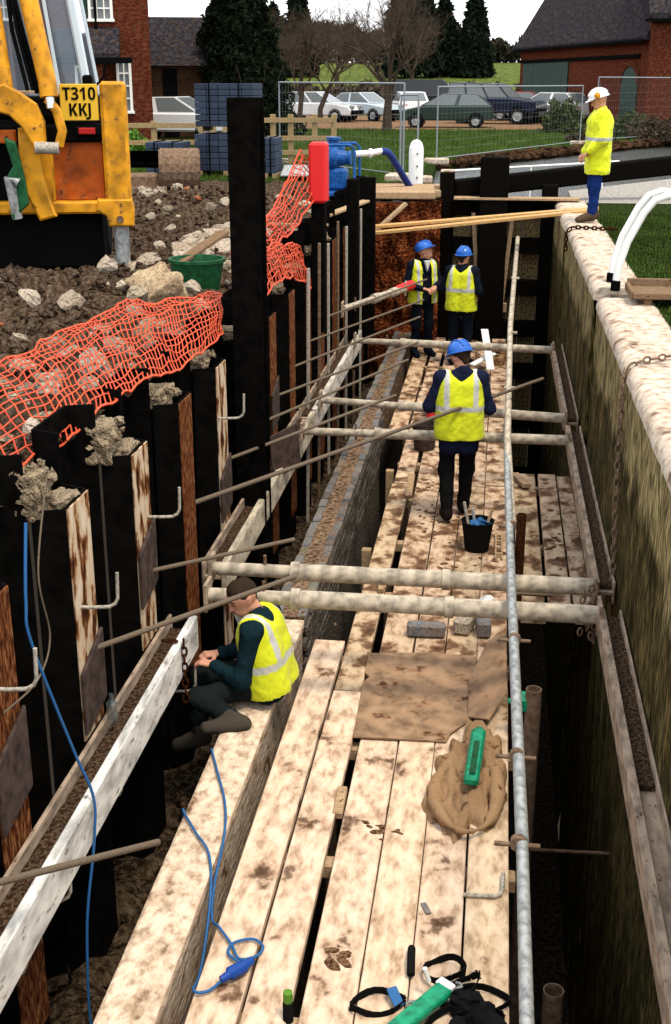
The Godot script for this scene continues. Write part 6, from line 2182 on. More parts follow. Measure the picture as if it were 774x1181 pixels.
func deck_things() -> void:
	var b := MB.new()
	b.prism(Transform3D(Basis(V(1, 0, 0), V(0, 0, -1), V(0, 1, 0)), V(0, -2.205, 0)), [Vector2(-0.80, 6.98), Vector2(-0.19, 7.0), Vector2(-0.17, 7.1), Vector2(-0.05, 7.3), Vector2(-0.02, 8.28), Vector2(-0.4, 8.29), Vector2(-0.83, 8.22), Vector2(-0.82, 7.9), Vector2(-0.78, 7.84), Vector2(-0.82, 7.75)], 0.014, 0.002)
	solo("plywood_sheet", "brown plywood sheet lying flat on the planks", "plywood", b, M.ply, V(-0.42, -2.21, -7.6))
	b = MB.new()
	b.prism(Transform3D(Basis(V(0.86, 0.5, 0.05).normalized(), V(-0.05, 0.1, -1).normalized(), V(-0.48, 0.86, 0.12).normalized()).orthonormalized(), V(0.02, -2.1, -7.75)), [Vector2(-0.1, -0.42), Vector2(0.06, -0.55), Vector2(0.2, -0.3), Vector2(0.2, 0.5), Vector2(0.05, 0.42), Vector2(-0.09, 0.05)], 0.016, 0.002)
	solo("broken_plywood", "broken piece of plywood propped against the handrail", "plywood", b, M.ply, V(0.04, -2.2, -7.7))
	# hessian sack: folded cloth
	b = MB.new()
	var soft := FastNoiseLite.new()
	soft.seed = 21
	soft.frequency = 1.0
	soft.fractal_octaves = 1
	var nr := 26
	var na := 64
	for i in nr + 1:
		for k in na + 1:
			var a := TAU * k / na
			var r := float(i) / nr
			var ca := cos(a)
			var sa := sin(a)
			var edge := 1.0 + 0.30 * soft.get_noise_2d(ca * 1.3 + 5, sa * 1.3) + 0.12 * soft.get_noise_2d(ca * 3.0, sa * 3.0 + 9)
			var x := -0.03 + 0.22 * r * edge * ca + 0.05 * sa * r
			var z := -6.58 - 0.64 * r * edge * sa
			var wv := x * 16.0 + z * 7.0 + 2.4 * soft.get_noise_2d(x * 5.0, z * 2.5)
			var fold := 0.05 * pow(absf(sin(wv)), 1.6) + 0.05 * (0.5 + 0.5 * soft.get_noise_2d(x * 6.0, z * 3.0)) + 0.018 * absf(soft.get_noise_2d(x * 22.0 + z * 9.0, z * 12.0))
			var y := -2.216 + (0.02 + fold) * pow(1 - pow(r, 6), 0.6)
			b.v.append(V(x, y, z))
			b.n.append(Vector3.ZERO)
			b.c.append(Color.WHITE)
	for i in nr:
		for k in na:
			var a := i * (na + 1) + k
			var c := a + na + 1
			b.ix.append_array([a, a + 1, c, a + 1, c + 1, c])
	smooth(b)
	if b.n[5].y < 0:
		for i in b.n.size():
			b.n[i] = -b.n[i]
		for i in range(0, b.ix.size(), 3):
			var s := b.ix[i]
			b.ix[i] = b.ix[i + 1]
			b.ix[i + 1] = s
	var hem := []
	var hr := []
	for i in 40:
		var f := i / 39.0
		hem.append(along([V(-0.20, -2.15, -6.55), V(-0.235, -2.16, -6.3), V(-0.17, -2.15, -6.05), V(-0.05, -2.16, -5.94), V(0.08, -2.16, -6.02), V(0.14, -2.15, -6.25), V(0.13, -2.14, -6.6)], f))
		hr.append(0.03 + 0.018 * sin(f * 9.0) + 0.012 * soft.get_noise_1d(f * 14.0))
	b.tube(hem, hr, 8)
	solo("hessian_sack", "crumpled brown hessian sack on the planks beside the handrail", "sack", b, M.hessian, V(-0.02, -2.2, -6.6))
	var lv := thing("spirit_level_case", "bright green tool case lying on the hessian sack", "tool case", V(0.0, -2.1, -6.6))
	b = MB.new()
	b.box(Transform3D(Basis(Vector3.UP, -0.06) * Basis(Vector3.RIGHT, 0.03), V(0.0, -2.06, -6.6)), V(0.09, 0.06, 0.58), 0.014)
	part(lv, "case_body", b, M.tool_green)
	b = MB.new()
	b.box(Transform3D(Basis(Vector3.UP, -0.06), V(0.02, -2.06, -6.92)), V(0.05, 0.03, 0.06), 0.008)
	part(lv, "hanging_tab", b, M.tool_green)
	b = MB.new()
	b.box(Transform3D(Basis(Vector3.UP, -0.06), V(0.0, -2.03, -6.58)), V(0.035, 0.008, 0.46), 0.002)
	part(lv, "groove_strip", b, M.green)
	var l2 := thing("green_level", "green and white tool bar lying across the black harness", "tool", V(-0.18, -2.16, -4.45))
	b = MB.new()
	b.bar(V(-0.09, -2.13, -4.62), V(-0.42, -2.15, -4.18), 0.09, 0.04, 0.008)
	part(l2, "bar_body", b, M.tool_green)
	b = MB.new()
	b.bar(V(-0.075, -2.128, -4.655), V(-0.105, -2.13, -4.615), 0.088, 0.038, 0.006)
	part(l2, "end_cap", b, M.white)
	b = MB.new()
	b.tube([V(-0.17, -2.13, -4.66), V(-0.19, -2.06, -4.66)], 0.012, 8)
	part(l2, "pin", b, M.white)
	# safety harness: looped webbing
	var hn := thing("safety_harness", "black webbing safety harness heaped on the planks, bottom edge", "harness", V(-0.15, -2.21, -4.6))
	var loops := [
		[V(-0.40, 0, -4.56), 0.13, 0.07, 0.3, 0.0], [V(-0.10, 0, -4.80), 0.10, 0.10, -0.4, 0.05], [V(0.05, 0, -4.62), 0.16, 0.09, 0.1, 0.02], [V(0.0, 0, -4.45), 0.19, 0.12, 0.4, 0.03],
		[V(-0.1, 0, -4.3), 0.2, 0.12, -0.2, 0.02], [V(0.1, 0, -4.4), 0.08, 0.2, 0.2, 0.04], [V(-0.02, 0, -4.66), 0.12, 0.05, 0.9, 0.05], [V(0.06, 0, -4.2), 0.12, 0.12, 0.9, 0.02]]
	for q in loops:
		b = MB.new()
		var pts := []
		for k in 25:
			var a := TAU * k / 24
			var o := V(cos(a) * q[1], 0, sin(a) * q[2]).rotated(Vector3.UP, q[3])
			pts.append(q[0] + o + V(0, -2.195 + q[4] * (0.5 + 0.5 * sin(a * 1.0 + 1)) + 0.012 * sin(a * 3), 0))
		for k in 24:
			var p: Vector3 = pts[k]
			var e: Vector3 = pts[k + 1]
			b.bar(p, p + (e - p) * 1.12, 0.006, 0.045, 0.001, V(0.25 * sin(k * 0.7), 1, 0.2).normalized())
		part(hn, "strap", b, M.strap)
	b = MB.new()
	b.box(Transform3D(Basis.from_euler(V(0.3, 0.5, 0.1)), V(-0.32, -2.17, -4.58)), V(0.05, 0.012, 0.10), 0.003)
	part(hn, "blue_tag", b, M.cable)
	for q in [V(-0.06, -2.16, -4.68), V(-0.22, -2.18, -4.55)]:
		b = MB.new()
		ring_link(b, q, V(1, 0.2, 0.3).normalized(), true, 0.05, 0.008)
		part(hn, "buckle", b, M.galv)
	b = MB.new()
	lumps(b, V(0.04, -2.17, -4.5), V(0.1, 0.02, 0.1), 9, 0.05, 0.09, 0.2)
	part(hn, "pad", b, M.strap)
	b = MB.new()
	b.tube([V(-0.27, -2.19, -4.95), V(-0.265, -2.16, -4.84), V(-0.26, -2.19, -4.76)], 0.02, 8)
	solo("rubber_stub", "short black rubber handle lying above the harness", "handle", b, M.rubber, V(-0.27, -2.2, -4.85))
	b = MB.new()
	b.lathe(at(V(-0.8, -2.22, -4.42)), [Vector2(0.025, 0), Vector2(0.025, 0.1), Vector2(0.018, 0.11)], 12)
	var bt := solo("small_bottle", "dark bottle with a bright green cap at the plank gap", "bottle", b, M.rubber, V(-0.8, -2.22, -4.42))
	b = MB.new()
	b.lathe(at(V(-0.8, -2.11, -4.42)), [Vector2(0.022, 0), Vector2(0.022, 0.05), Vector2(0, 0.055)], 12)
	part(bt, "cap", b, M.bright_shrub)
	b = MB.new()
	b.tube([V(-0.03, -2.2, -5.42), V(0.14, -2.2, -5.43), V(0.165, -2.2, -5.45), V(0.175, -2.2, -5.5), V(0.178, -2.19, -5.62)], 0.012, 7)
	solo("bent_bar", "small bent steel bar lying on the near planks", "steel bar", b, M.hook, V(0.1, -2.2, -5.45))
	b = MB.new()
	b.box(at(V(-0.22, -2.213, -5.3), 0.4), V(0.03, 0.008, 0.09), 0.002)
	solo("grey_scrap", "tiny grey scrap lying on the near planks", "scrap", b, M.brick_blue, V(-0.22, -2.21, -5.3))
	# bucket of tools
	var bu := thing("tool_bucket", "black bucket of trowels and rags standing behind the near struts", "bucket", V(-0.07, -2.22, -10.55))
	b = MB.new()
	b.lathe(at(V(-0.07, -2.215, -10.55)), [Vector2(0.11, 0), Vector2(0.145, 0.27), Vector2(0.155, 0.28), Vector2(0.14, 0.28), Vector2(0.105, 0.02), Vector2(0, 0.02)], 20)
	part(bu, "pail", b, M.rubber)
	for q in [[V(-0.13, -2.1, -10.55), V(-0.2, -1.78, -10.6), "hook"], [V(-0.02, -2.1, -10.5), V(0.06, -1.84, -10.62), "plank_cross"], [V(-0.08, -2.1, -10.6), V(-0.12, -1.86, -10.66), "galv"]]:
		b = MB.new()
		b.bar(q[0], q[1], 0.025, 0.02, 0.003)
		part(bu, "tool_handle", b, M[q[2]])
	b = MB.new()
	for i in 4:
		b.box(Transform3D(Basis.from_euler(V(0.5, i * 1.1, 0.3)), V(-0.08 + 0.03 * i, -1.95, -10.53)), V(0.12, 0.01, 0.08), 0.003)
	part(bu, "rag", b, M.cable)
	b = MB.new()
	for x in [0.105, 0.16]:
		b.bar(V(x, -2.21, -10.3), V(x, -2.19, -10.95), 0.018, 0.03, 0.003)
	for k in 4:
		b.bx(0.105, 0.16, -2.195, -2.18, -10.36 - 0.16 * k, -10.39 - 0.16 * k)
	solo("timber_float", "small ladder-like timber frame beside the black bucket", "timber frame", b, M.plank_cross, V(0.13, -2.2, -10.6))
	# blocks and scraps just behind the plywood
	for q in [[-0.42, -8.62, 0.3, 0.11, 0.1, 0.03, "dark round-edged concrete block behind the plywood sheet", "brick_blue"], [-0.13, -8.75, 0.13, 0.12, 0.2, -0.25, "pale stone block beside the dark one behind the plywood", "rubble"], [0.02, -8.72, 0.11, 0.13, 0.2, 0.1, "grey block nearest the handrail behind the plywood", "brick_blue"]]:
		b = MB.new()
		b.box(at(V(q[0], -2.215 + q[3] / 2, q[1]), q[5]), V(q[2], q[3], q[4]), 0.018)
		solo("loose_block", q[6], "block", b, M[q[7]], V(q[0], -2.215, q[1]), "loose blocks on the planks")
	b = MB.new()
	lumps(b, V(-0.02, -2.2, -9.25), V(0.12, 0.01, 0.12), 9, 0.03, 0.07, 0.2)
	solo("white_rag", "crumpled white rag on the planks behind the struts", "rag", b, M.white, V(-0.02, -2.2, -9.25))
	for q in [[V(-0.85, -2.2, -9.4), V(-0.86, -2.12, -9.7), "small pale wedge standing in the plank gap", 0.05], [V(-0.8, -2.2, -11.9), V(-0.79, -2.05, -12.2), "short post offcut standing in the plank gap", 0.07], [V(-0.79, -2.23, -6.1), V(-0.79, -2.2, -6.35), "dark wedge jammed in the near plank gap", 0.06], [V(0.30, -2.24, -12.95), V(0.42, -2.22, -12.5), "grey offcut at the far end of the side staging", 0.09]]:
		b = MB.new()
		b.bar(q[0], q[1], q[3], 0.05, 0.006)
		solo("wood_offcut", q[2], "offcut", b, M.plank_cross, q[0], "timber offcuts")
	# materials by the far workers
	for i in 16:
		b = MB.new()
		b.col = Color(rng.randf_range(0.8, 1.1), rng.randf_range(0.55, 0.75), rng.randf_range(0.35, 0.55))
		var lay := i / 7
		b.box(at(V(0.02 + 0.06 * (i % 3) + rng.randf_range(-0.05, 0.05), -2.185 + 0.07 * lay, -18.4 - 0.24 * ((i / 3) % 3) + rng.randf_range(-0.05, 0.05)), rng.randf() * 3), V(0.215, 0.065, 0.1), 0.006)
		solo("loose_brick", "loose brown brick in the heap beside the far workers", "brick", b, M.rubble, V(0.05, -2.2, -18.5), "loose bricks by the far workers")
	for q in [[V(-0.02, -2.12, -17.6), V(-0.14, -1.72, -18.6), "upright white board leaning on the far brick heap"], [V(-0.3, -2.12, -17.9), V(0.02, -2.0, -18.2), "white board lying across the far brick heap"]]:
		b = MB.new()
		b.bar(q[0], q[1], 0.11, 0.025, 0.003)
		solo("white_board", q[2], "board", b, M.white, q[0], "white boards by the far workers")
	b = MB.new()
	b.lathe(at(V(-0.75, -2.215, -13.75)), [Vector2(0.12, 0), Vector2(0.15, 0.3), Vector2(0.155, 0.31), Vector2(0.14, 0.31), Vector2(0.11, 0.02), Vector2(0, 0.02)], 18)
	solo("clay_bucket", "dull brown bucket left of the main worker", "bucket", b, M.plate, V(-0.75, -2.2, -13.75))
	b = MB.new()
	b.bx(-0.8, -0.62, -2.21, -1.86, -15.3, -15.0, 0.03)
	solo("red_can", "red fuel can behind the main worker's helmet", "can", b, M.red, V(-0.7, -2.21, -15.1))
	# blue lead and plug
	var cb := thing("blue_cable", "blue extension lead looped over the sill beam onto the planks", "cable", V(-1.2, -2.1, -5.5))
	b = MB.new()
	var c1 := [V(-1.64, -2.09, -6.52), V(-1.54, -2.085, -6.25), V(-1.43, -2.085, -5.95), V(-1.365, -2.09, -5.65), V(-1.345, -2.17, -5.3), V(-1.32, -2.25, -5.12), V(-1.25, -2.185, -4.98), V(-1.16, -2.185, -4.86), V(-1.1, -2.185, -4.76), V(-1.02, -2.185, -4.79), V(-1.0, -2.185, -4.86), V(-1.06, -2.185, -4.91), V(-1.15, -2.185, -4.87), V(-1.16, -2.185, -4.79), V(-1.08, -2.18, -4.72)]
	var sm := []
	for i in 90:
		sm.append(along(c1, i / 89.0))
	b.tube(sm, 0.0075, 6)
	part(cb, "lead", b, M.cable)
	b = MB.new()
	var c2 := [V(-1.66, -2.5, -5.9), V(-1.655, -2.12, -5.85), V(-1.62, -2.085, -5.78), V(-1.52, -2.085, -5.62), V(-1.41, -2.085, -5.45), V(-1.345, -2.13, -5.22), V(-1.325, -2.28, -5.0), V(-1.30, -2.3, -4.75), V(-1.27, -2.19, -4.52), V(-1.2, -2.185, -4.52), V(-1.14, -2.175, -4.6)]
	sm = []
	for i in 70:
		sm.append(along(c2, i / 69.0))
	b.tube(sm, 0.0075, 6)
	part(cb, "lead", b, M.cable)
	b = MB.new()
	b.tube([V(-1.15, -2.165, -4.58), V(-1.12, -2.16, -4.61), V(-1.115, -2.16, -4.62), V(-1.06, -2.16, -4.68), V(-1.055, -2.16, -4.69), V(-1.03, -2.165, -4.73)], [0.018, 0.022, 0.034, 0.032, 0.024, 0.02], 10)
	part(cb, "plug", b, M.plug)
	var lead := func(label: String, pts: Array, m: Material, r: float) -> void:
		var q := MB.new()
		var s := []
		for i in 60:
			s.append(along(pts, i / 59.0))
		q.tube(s, r, 6)
		solo("hanging_cable", label, "cable", q, m, pts[0])
	lead.call("blue cable hanging down the near sheet piles into the trench", [V(-2.03, 0.0, -4.86), V(-2.03, -0.35, -4.78), V(-2.02, -0.56, -4.78), V(-1.93, -1.2, -4.95), V(-1.86, -1.47, -4.98), V(-1.86, -1.7, -4.95), V(-1.9, -2.2, -4.85), V(-1.88, -2.86, -4.8), V(-1.7, -2.88, -4.95), V(-1.62, -2.84, -5.1)], M.cable, 0.0075)
	lead.call("thin brown cable drooping beside the blue one on the near piles", [V(-2.05, 0.1, -5.2), V(-2.05, -0.3, -5.0), V(-2.04, -0.65, -5.05), V(-2.04, -0.78, -4.85), V(-2.06, -0.76, -4.5)], M.bar, 0.005)
	b = MB.new()
	b.lathe(at(V(-2.0, -1.5, -5.75)), [Vector2(0.03, 0), Vector2(0.032, 0.12), Vector2(0.012, 0.15), Vector2(0.012, 0.18), Vector2(0, 0.18)], 12)
	solo("clear_bottle", "small clear plastic bottle on the white waling", "bottle", b, M.glass, V(-2.0, -1.5, -5.75))
	b = MB.new()
	for i in 30:
		lumps(b, V(rng.randf_range(-2.0, -1.7), -2.88, rng.randf_range(-9, -3.8)), V(0.05, 0.02, 0.05), 1, 0.03, 0.09)
	var o := solo("trench_debris", "dark stones and scraps on the trench floor", "debris", b, M.dirt)
	o.set_meta("kind", "stuff")

# ---- people
func hand(b: MB, wr: Vector3, d: Vector3, p: Vector3, thumb: Vector3, curl: float) -> void:
	d = d.normalized()
	p = (p - d * p.dot(d)).normalized()
	var s := (thumb - d * thumb.dot(d) - p * thumb.dot(p)).normalized()
	var bones := [[wr - d * 0.05, wr, 0.026, 0.025]]
	var len := [0.072, 0.08, 0.075, 0.06]
	for i in 4:
		var side := s * (0.030 - 0.020 * i)
		var kn := wr + d * 0.085 + side
		bones.append([wr + d * 0.01 + side * 0.6, kn, 0.014, 0.0125])
		var d1 := (d * cos(curl * 0.8) + p * sin(curl * 0.8)).normalized()
		var d2 := (d * cos(curl * 1.9) + p * sin(curl * 1.9)).normalized()
		var m: Vector3 = kn + d1 * len[i] * 0.55
		bones.append([kn, m, 0.0098, 0.0090])
		bones.append([m, m + d2 * len[i] * 0.5, 0.0090, 0.0078])
	var t0 := wr + d * 0.025 + s * 0.025
	var t1 := t0 + (d * 0.6 + s * 0.7 + p * 0.35).normalized() * 0.045
	bones.append([t0, t1, 0.0135, 0.011])
	bones.append([t1, t1 + (d * 0.9 + p * 0.5).normalized() * 0.035, 0.011, 0.009])
	blend(b, bones, 0.0055, 230.0)

func person(label: String, base: Vector3, ry: float, j: Dictionary, o: Dictionary) -> Node3D:
	var t := thing("person", label, "person", base, "", ry)
	var cell: float = o.get("cell", 0.016)
	var hb: Basis = j.head_basis
	var hc: Vector3 = j.head
	var body := MB.new()
	body.col = Color.WHITE
	var lat: Vector3 = (j.sr - j.sl).normalized()
	var up: Vector3 = (j.chest - j.pelvis).normalized()
	var fwd := up.cross(lat).normalized()   # local +z when standing square: sr is at -x
	var bones := [[j.pelvis + lat * 0.07, j.chest + lat * 0.08, 0.10, 0.105], [j.pelvis - lat * 0.07, j.chest - lat * 0.08, 0.10, 0.105], [j.sl, j.sr, 0.06, 0.06], [j.chest + up * 0.08, hc - hb.y * 0.08, 0.058, 0.052]]
	for s in ["l", "r"]:
		bones.append_array([[j["s" + s], j["e" + s], 0.05, 0.04], [j["e" + s], j["w" + s], 0.04, 0.028], [j["h" + s], j["k" + s], 0.08, 0.055], [j["k" + s], j["a" + s], 0.052, 0.038], [j["a" + s], j["t" + s], 0.038, 0.03]])
	blend(body, bones, cell, 55.0)
	# head
	var hbones := [[V(0, 0.03, -0.025), V(0, 0.035, 0.0), 0.090, 0.088], [V(0, -0.01, 0.02), V(0, -0.062, 0.034), 0.068, 0.05], [V(0, -0.09, 0.05), V(0, -0.092, 0.058), 0.026, 0.022], [V(-0.042, -0.06, 0.0), V(-0.02, -0.085, 0.04), 0.03, 0.022], [V(0.042, -0.06, 0.0), V(0.02, -0.085, 0.04), 0.03, 0.022],
		[V(0, 0.012, 0.084), V(0, -0.03, 0.104), 0.008, 0.013], [V(-0.036, 0.028, 0.072), V(0.036, 0.028, 0.072), 0.013, 0.013], [V(-0.02, -0.06, 0.078), V(0.02, -0.06, 0.078), 0.010, 0.010], [V(0.082, 0.02, -0.012), V(0.08, -0.02, -0.006), 0.014, 0.010], [V(-0.082, 0.02, -0.012), V(-0.08, -0.02, -0.006), 0.014, 0.010]]
	var hw := []
	for q in hbones:
		hw.append([hc + hb * q[0], hc + hb * q[1], q[2], q[3]])
	hw.append([hc + hb * V(0, -0.05, -0.03), j.chest + up * 0.14, 0.054, 0.056])
	blend(body, hw, 0.0075, 130.0, func(p: Vector3, _n: Vector3) -> Color:
		var l: Vector3 = hb.inverse() * (p - hc)
		if l.z > 0.055 and absf(absf(l.x) - 0.033) < 0.013 and absf(l.y - 0.008) < 0.008:
			return Color(0.08, 0.08, 0.1)
		if l.z > 0.075 and absf(l.x) < 0.024 and absf(l.y + 0.061) < 0.005:
			return Color(0.55, 0.25, 0.25)
		if l.z > 0.02 and absf(absf(l.x) - 0.034) < 0.02 and absf(l.y - 0.034) < 0.007:
			return Color(0.25, 0.2, 0.2)
		return Color(1, 1, 1))
	for s in ["l", "r"]:
		var d: Vector3 = j.get("fd" + s, (j["w" + s] - j["e" + s]).normalized())
		var pn: Vector3 = j.get("fp" + s, V(0, -1, 0))
		var th: Vector3 = j.get("ft" + s, -lat if s == "r" else lat)
		hand(body, j["w" + s], d, pn, th, o.get("curl", 0.7))
	part(t, "body", body, M.skin, true)
	# jacket
	crease = 0.013
	var b := MB.new()
	b.col = o.jacket
	var jb := []
	var fat: float = o.get("fat", 0.0)
	for s in [-1.0, 1.0]:
		jb.append([j.pelvis + lat * 0.08 * s - up * o.get("hem", 0.05), j.chest + lat * 0.085 * s, 0.118 + fat, 0.122 + fat])
	jb.append_array([[j.sl, j.sr, 0.075, 0.075], [j.chest + up * 0.10, (j.chest + up * 0.15).lerp(hc - hb.y * 0.12 - hb.z * 0.02, 0.6), 0.076, 0.068]])
	for s in ["l", "r"]:
		var wv: Vector3 = j["w" + s]
		var el: Vector3 = j["e" + s]
		jb.append_array([[j["s" + s], el, 0.068 + fat * 0.5, 0.058 + fat * 0.5], [el, wv + (el - wv) * 0.08, 0.056 + fat * 0.5, 0.043 + fat * 0.3]])
	var band := func(p: Vector3, _n: Vector3) -> Color:
		if o.has("coat_band"):
			var h: float = (p - j.pelvis).dot(up)
			if absf(h - 0.14) < 0.022:
				return Color(0.42, 0.44, 0.42)
		return o.jacket
	blend(b, jb, cell, 60.0, band, func(p: Vector3) -> bool: return (p - j.pelvis).dot(up) > -o.get("hem", 0.05) - 0.07 or (p - j.pelvis).dot(fwd) > 0.2)
	part(t, "jacket" if not o.has("coat_band") else "coat", b, M.cloth if not o.has("coat_band") else M.vest, true)
	# trousers and boots
	b = MB.new()
	b.col = o.trousers
	var tb := [[j.hl, j.hr, 0.115, 0.115]]
	for s in ["l", "r"]:
		tb.append_array([[j["h" + s], j["k" + s], 0.096, 0.07], [j["k" + s], j["a" + s], 0.072, 0.06]])
	blend(b, tb, cell, 60.0)
	part(t, "trousers", b, M.cloth, true)
	crease = 0.004
	for s in ["l", "r"]:
		b = MB.new()
		b.col = o.boots
		var an: Vector3 = j["a" + s]
		var toe: Vector3 = j["t" + s]
		var kn: Vector3 = j["k" + s]
		var heel: Vector3 = an + (an - toe).normalized() * 0.03
		blend(b, [[an + (kn - an).normalized() * o.get("boot_h", 0.12), an, 0.062, 0.054], [heel + (an - kn).normalized() * 0.045, toe + (an - kn).normalized() * 0.004, 0.038, 0.038], [heel + (an - kn).normalized() * 0.02, toe, 0.042, 0.034], [an, an.lerp(toe, 0.55), 0.052, 0.042]], 0.012, 90.0)
		part(t, "boot", b, M.cloth, true)
	# vest with silver bands
	crease = 0.010
	if o.has("vest"):
		b = MB.new()
		var vb := []
		for s in [-1.0, 1.0]:
			vb.append([j.pelvis + lat * 0.085 * s - up * o.get("vest_hem", 0.10), j.pelvis + lat * 0.085 * s + up * 0.2, 0.16, 0.145])
			vb.append([j.pelvis + lat * 0.085 * s + up * 0.2, j.chest + lat * 0.09 * s + up * 0.02, 0.142, 0.132])
			vb.append([j.chest + lat * 0.09 * s, j.chest + lat * 0.135 * s + up * 0.085, 0.12, 0.092])
		var yel: Color = o.vest
		blend(b, vb, cell * 0.85, 60.0, func(p: Vector3, _n: Vector3) -> Color:
			var r: Vector3 = p - j.pelvis
			var x := absf(r.dot(lat))
			var h: float = r.dot(up)
			if absf(h - o.get("band_h", 0.17)) < 0.026:
				return Color(0.62, 0.62, 0.58)
			if h > o.get("band_h", 0.17) and x > 0.115 and x < 0.165:
				return Color(0.62, 0.62, 0.58)
			return yel, func(p: Vector3) -> bool:
				var r: Vector3 = p - j.pelvis
				if o.get("open", false) and r.dot(fwd) > 0.02 and absf(r.dot(lat)) < 0.075:
					return false
				if (p - (j.chest + up * 0.18)).length() < 0.08:
					return false
				return r.dot(up) > -o.get("vest_hem", 0.10) - 0.04)
		part(t, "vest", b, M.vest, true)
	crease = 0.0
	if o.has("shirt"):
		b = MB.new()
		b.col = Color(0.75, 0.75, 0.75)
		var cc: Vector3 = j.chest + up * 0.10
		b.prism(Transform3D(Basis(lat, up, fwd), cc + fwd * 0.125 - up * 0.0), [Vector2(-0.05, 0.07), Vector2(0, -0.09), Vector2(0.05, 0.07)], 0.05, 0.004)
		part(t, "shirt_front", b, M.cloth, true)
	if o.has("helmet"):
		b = MB.new()
		var ht := Transform3D(hb * Basis(Vector3.RIGHT, -0.08), hc + hb * V(0, 0.045, -0.008))
		var prof := []
		for k in 9:
			var a := PI / 2 * k / 8
			prof.append(Vector2(0.122 * cos(a), 0.118 * sin(a)))
		b.lathe(Transform3D(ht.basis * Basis.from_scale(V(0.94, 1, 1.14)), ht.origin), prof, 24)
		part(t, "helmet", b, o.helmet, true)
		var hm: Node3D = t.get_child(t.get_child_count() - 1)
		b = MB.new()
		b.lathe(Transform3D(ht.basis * Basis.from_scale(V(0.94, 1, 1.14)), ht.origin), [Vector2(0.118, -0.012), Vector2(0.132, -0.010), Vector2(0.132, 0.0), Vector2(0.12, 0.006)], 24)
		b.prism(Transform3D(ht.basis * Basis(V(1, 0, 0), V(0, -0.12, 1).normalized(), V(0, -1, -0.12).normalized()), ht.origin + ht.basis * V(0, -0.004, 0)), [Vector2(-0.1, 0.09), Vector2(-0.085, 0.155), Vector2(-0.04, 0.185), Vector2(0.04, 0.185), Vector2(0.085, 0.155), Vector2(0.1, 0.09)], 0.008, 0.002)
		part(hm, "brim", b, o.helmet, true)
		b = MB.new()
		for x in [-0.035, 0.0, 0.035]:
			var pts := []
			for k in 7:
				var a := lerpf(0.35, PI - 0.35, k / 6.0)
				pts.append(ht * V(x, sin(a) * 0.119, cos(a) * 0.138))
			b.tube(pts, 0.007, 5, false)
		part(hm, "ridge", b, o.helmet, true)
	if o.has("muffs"):
		b = MB.new()
		for s in [-1.0, 1.0]:
			b.ball(Transform3D(hb * Basis.from_scale(V(0.03, 0.045, 0.04)), hc + hb * V(s * 0.118, 0.075, 0.02)), 12, 8)
		part(t, "ear_defenders", b, M.yellow, true)
	if o.has("hair"):
		crease = 0.010
		b = MB.new()
		var hv := [[V(0, 0.04, -0.03), V(0, 0.05, 0.0), 0.092, 0.087], [V(0, 0.0, -0.06), V(0, -0.05, -0.06), 0.055, 0.04], [V(0.06, 0.03, 0.0), V(0.066, -0.005, 0.005), 0.03, 0.016], [V(-0.06, 0.03, 0.0), V(-0.066, -0.005, 0.005), 0.03, 0.016]]
		var hq := []
		for q in hv:
			hq.append([hc + hb * q[0], hc + hb * q[1], q[2], q[3]])
		blend(b, hq, 0.009, 110.0, null, func(p: Vector3) -> bool:
			var l: Vector3 = hb.inverse() * (p - hc)
			return not (l.z > 0.035 and l.y < 0.075) and not (l.z > 0.02 and l.y < -0.02))
		part(t, "hair", b, M.hair, true)
	crease = 0.0
	return t

func standing(arms: Dictionary, yaw := 0.0, pitch := 0.0, roll := 0.0) -> Dictionary:   # faces +z; the person's left is +x
	var j := {"pelvis": V(0, 0.98, 0), "chest": V(0, 1.33, 0.0), "sl": V(0.185, 1.425, -0.01), "sr": V(-0.185, 1.425, -0.01), "hl": V(0.09, 0.92, 0), "hr": V(-0.09, 0.92, 0),
		"kl": V(0.11, 0.50, 0.02), "kr": V(-0.11, 0.50, 0.02), "al": V(0.12, 0.10, -0.02), "ar": V(-0.12, 0.10, -0.02), "tl": V(0.14, 0.045, 0.15), "tr": V(-0.14, 0.045, 0.15),
		"el": V(0.27, 1.15, -0.03), "er": V(-0.27, 1.15, -0.03), "wl": V(0.17, 1.03, 0.2), "wr": V(-0.17, 1.03, 0.2)}
	j.head_basis = Basis.from_euler(V(pitch, yaw, roll))
	j.head = V(0, 1.625, 0.02) + j.head_basis.z * 0.02
	j.merge(arms, true)
	return j

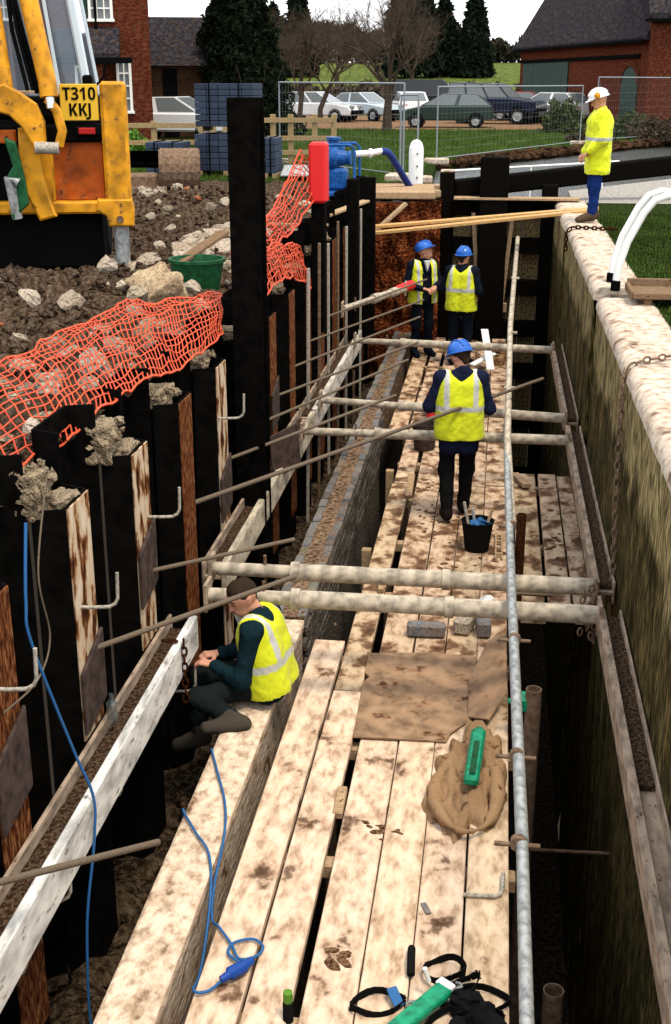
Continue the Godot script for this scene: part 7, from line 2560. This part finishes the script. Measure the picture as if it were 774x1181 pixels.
func people() -> void:
	var hv := Color(0.78, 0.84, 0.02)
	var dark := Color(0.010, 0.012, 0.020)
	# main worker, back to the camera
	person("person in a yellow vest and blue helmet standing alone on the planks, back to camera", V(-0.29, -2.22, -11.35), PI + 0.12, standing({"el": V(0.29, 1.14, 0.02), "er": V(-0.28, 1.13, 0.0), "wl": V(0.14, 1.06, 0.24), "wr": V(-0.12, 1.08, 0.26), "al": V(0.10, 0.10, -0.08), "tl": V(0.12, 0.045, 0.09), "ar": V(-0.08, 0.10, 0.16), "kr": V(-0.1, 0.5, 0.13), "tr": V(-0.09, 0.045, 0.34)}, 0.55, 0.45, 0.0), {"jacket": Color(0.012, 0.018, 0.04), "trousers": Color(0.008, 0.008, 0.009), "boots": Color(0.014, 0.011, 0.009), "vest": hv, "helmet": M.helmet_blue, "boot_h": 0.26, "hair": true, "cell": 0.014, "hem": 0.22})
	# two workers by the gate
	person("person in an open vest and blue helmet looking up beside the far struts", V(-1.12, -2.22, -18.9), 0.55, standing({"wl": V(0.05, 1.12, 0.30), "wr": V(-0.13, 1.10, 0.28), "er": V(-0.29, 1.12, 0.0), "el": V(0.28, 1.13, 0.02)}, 0.75, -0.35, 0.0), {"jacket": dark, "trousers": dark, "boots": dark, "vest": hv, "open": true, "helmet": M.helmet_blue, "shirt": true, "band_h": -0.5})
	person("person in a blue helmet with vest back to camera, standing by the brick heap", V(-0.5, -2.22, -18.3), PI - 0.25, standing({"wl": V(0.3, 1.2, 0.3), "el": V(0.32, 1.14, 0.06)}, -0.2, 0.05, 0.0), {"jacket": dark, "trousers": dark, "boots": dark, "vest": hv, "helmet": M.helmet_blue, "hair": true})
	# man on the coping
	person("person in a long yellow coat, white helmet and blue jeans standing on the coping", V(1.32, 0.0, -17.75), -PI / 2 + 0.1, standing({"el": V(0.26, 1.12, 0.0), "er": V(-0.26, 1.12, 0.02), "wl": V(0.2, 0.96, 0.16), "wr": V(-0.2, 0.93, 0.16), "al": V(0.08, 0.10, 0.05), "tl": V(0.09, 0.045, 0.23)}, 0.0, 0.35, 0.0), {"jacket": hv * 1.1, "coat_band": true, "hem": 0.26, "fat": 0.045, "trousers": Color(0.012, 0.035, 0.15), "boots": Color(0.10, 0.065, 0.04), "helmet": M.helmet_white, "muffs": true, "boot_h": 0.22})
	# seated worker, facing the piles on the left
	var hb := Basis(Vector3.UP, -PI / 2 + 0.7) * Basis(Vector3.RIGHT, 0.42)
	person("bareheaded person in a yellow vest sitting on the sill beam facing the piles", V(-1.45, -2.1, -7.3), 0.0, {
		"pelvis": V(0.05, 0.13, 0.0), "chest": V(-0.01, 0.46, 0.0), "sl": V(-0.04, 0.545, 0.175), "sr": V(0.01, 0.545, -0.175), "hl": V(0.0, 0.12, 0.09), "hr": V(0.0, 0.12, -0.09),
		"kl": V(-0.38, 0.10, 0.30), "al": V(-0.10, 0.03, 0.46), "tl": V(-0.28, 0.02, 0.54), "kr": V(-0.46, 0.12, 0.0), "ar": V(-0.44, -0.32, 0.06), "tr": V(-0.6, -0.38, 0.1),
		"el": V(-0.10, 0.22, 0.26), "wl": V(-0.31, 0.28, 0.16), "er": V(-0.06, 0.24, -0.24), "wr": V(-0.33, 0.26, -0.06), "fdl": V(-1, 0.1, -0.2), "fpl": V(0, -1, 0), "ftl": V(0, 0.4, -1),
		"head_basis": hb, "head": V(-0.13, 0.725, 0.04)},
		{"jacket": Color(0.010, 0.024, 0.034), "trousers": Color(0.012, 0.016, 0.016), "boots": Color(0.07, 0.058, 0.045), "vest": hv, "hair": true, "cell": 0.012, "vest_hem": 0.02, "shirt": true, "band_h": 0.16, "boot_h": 0.07})
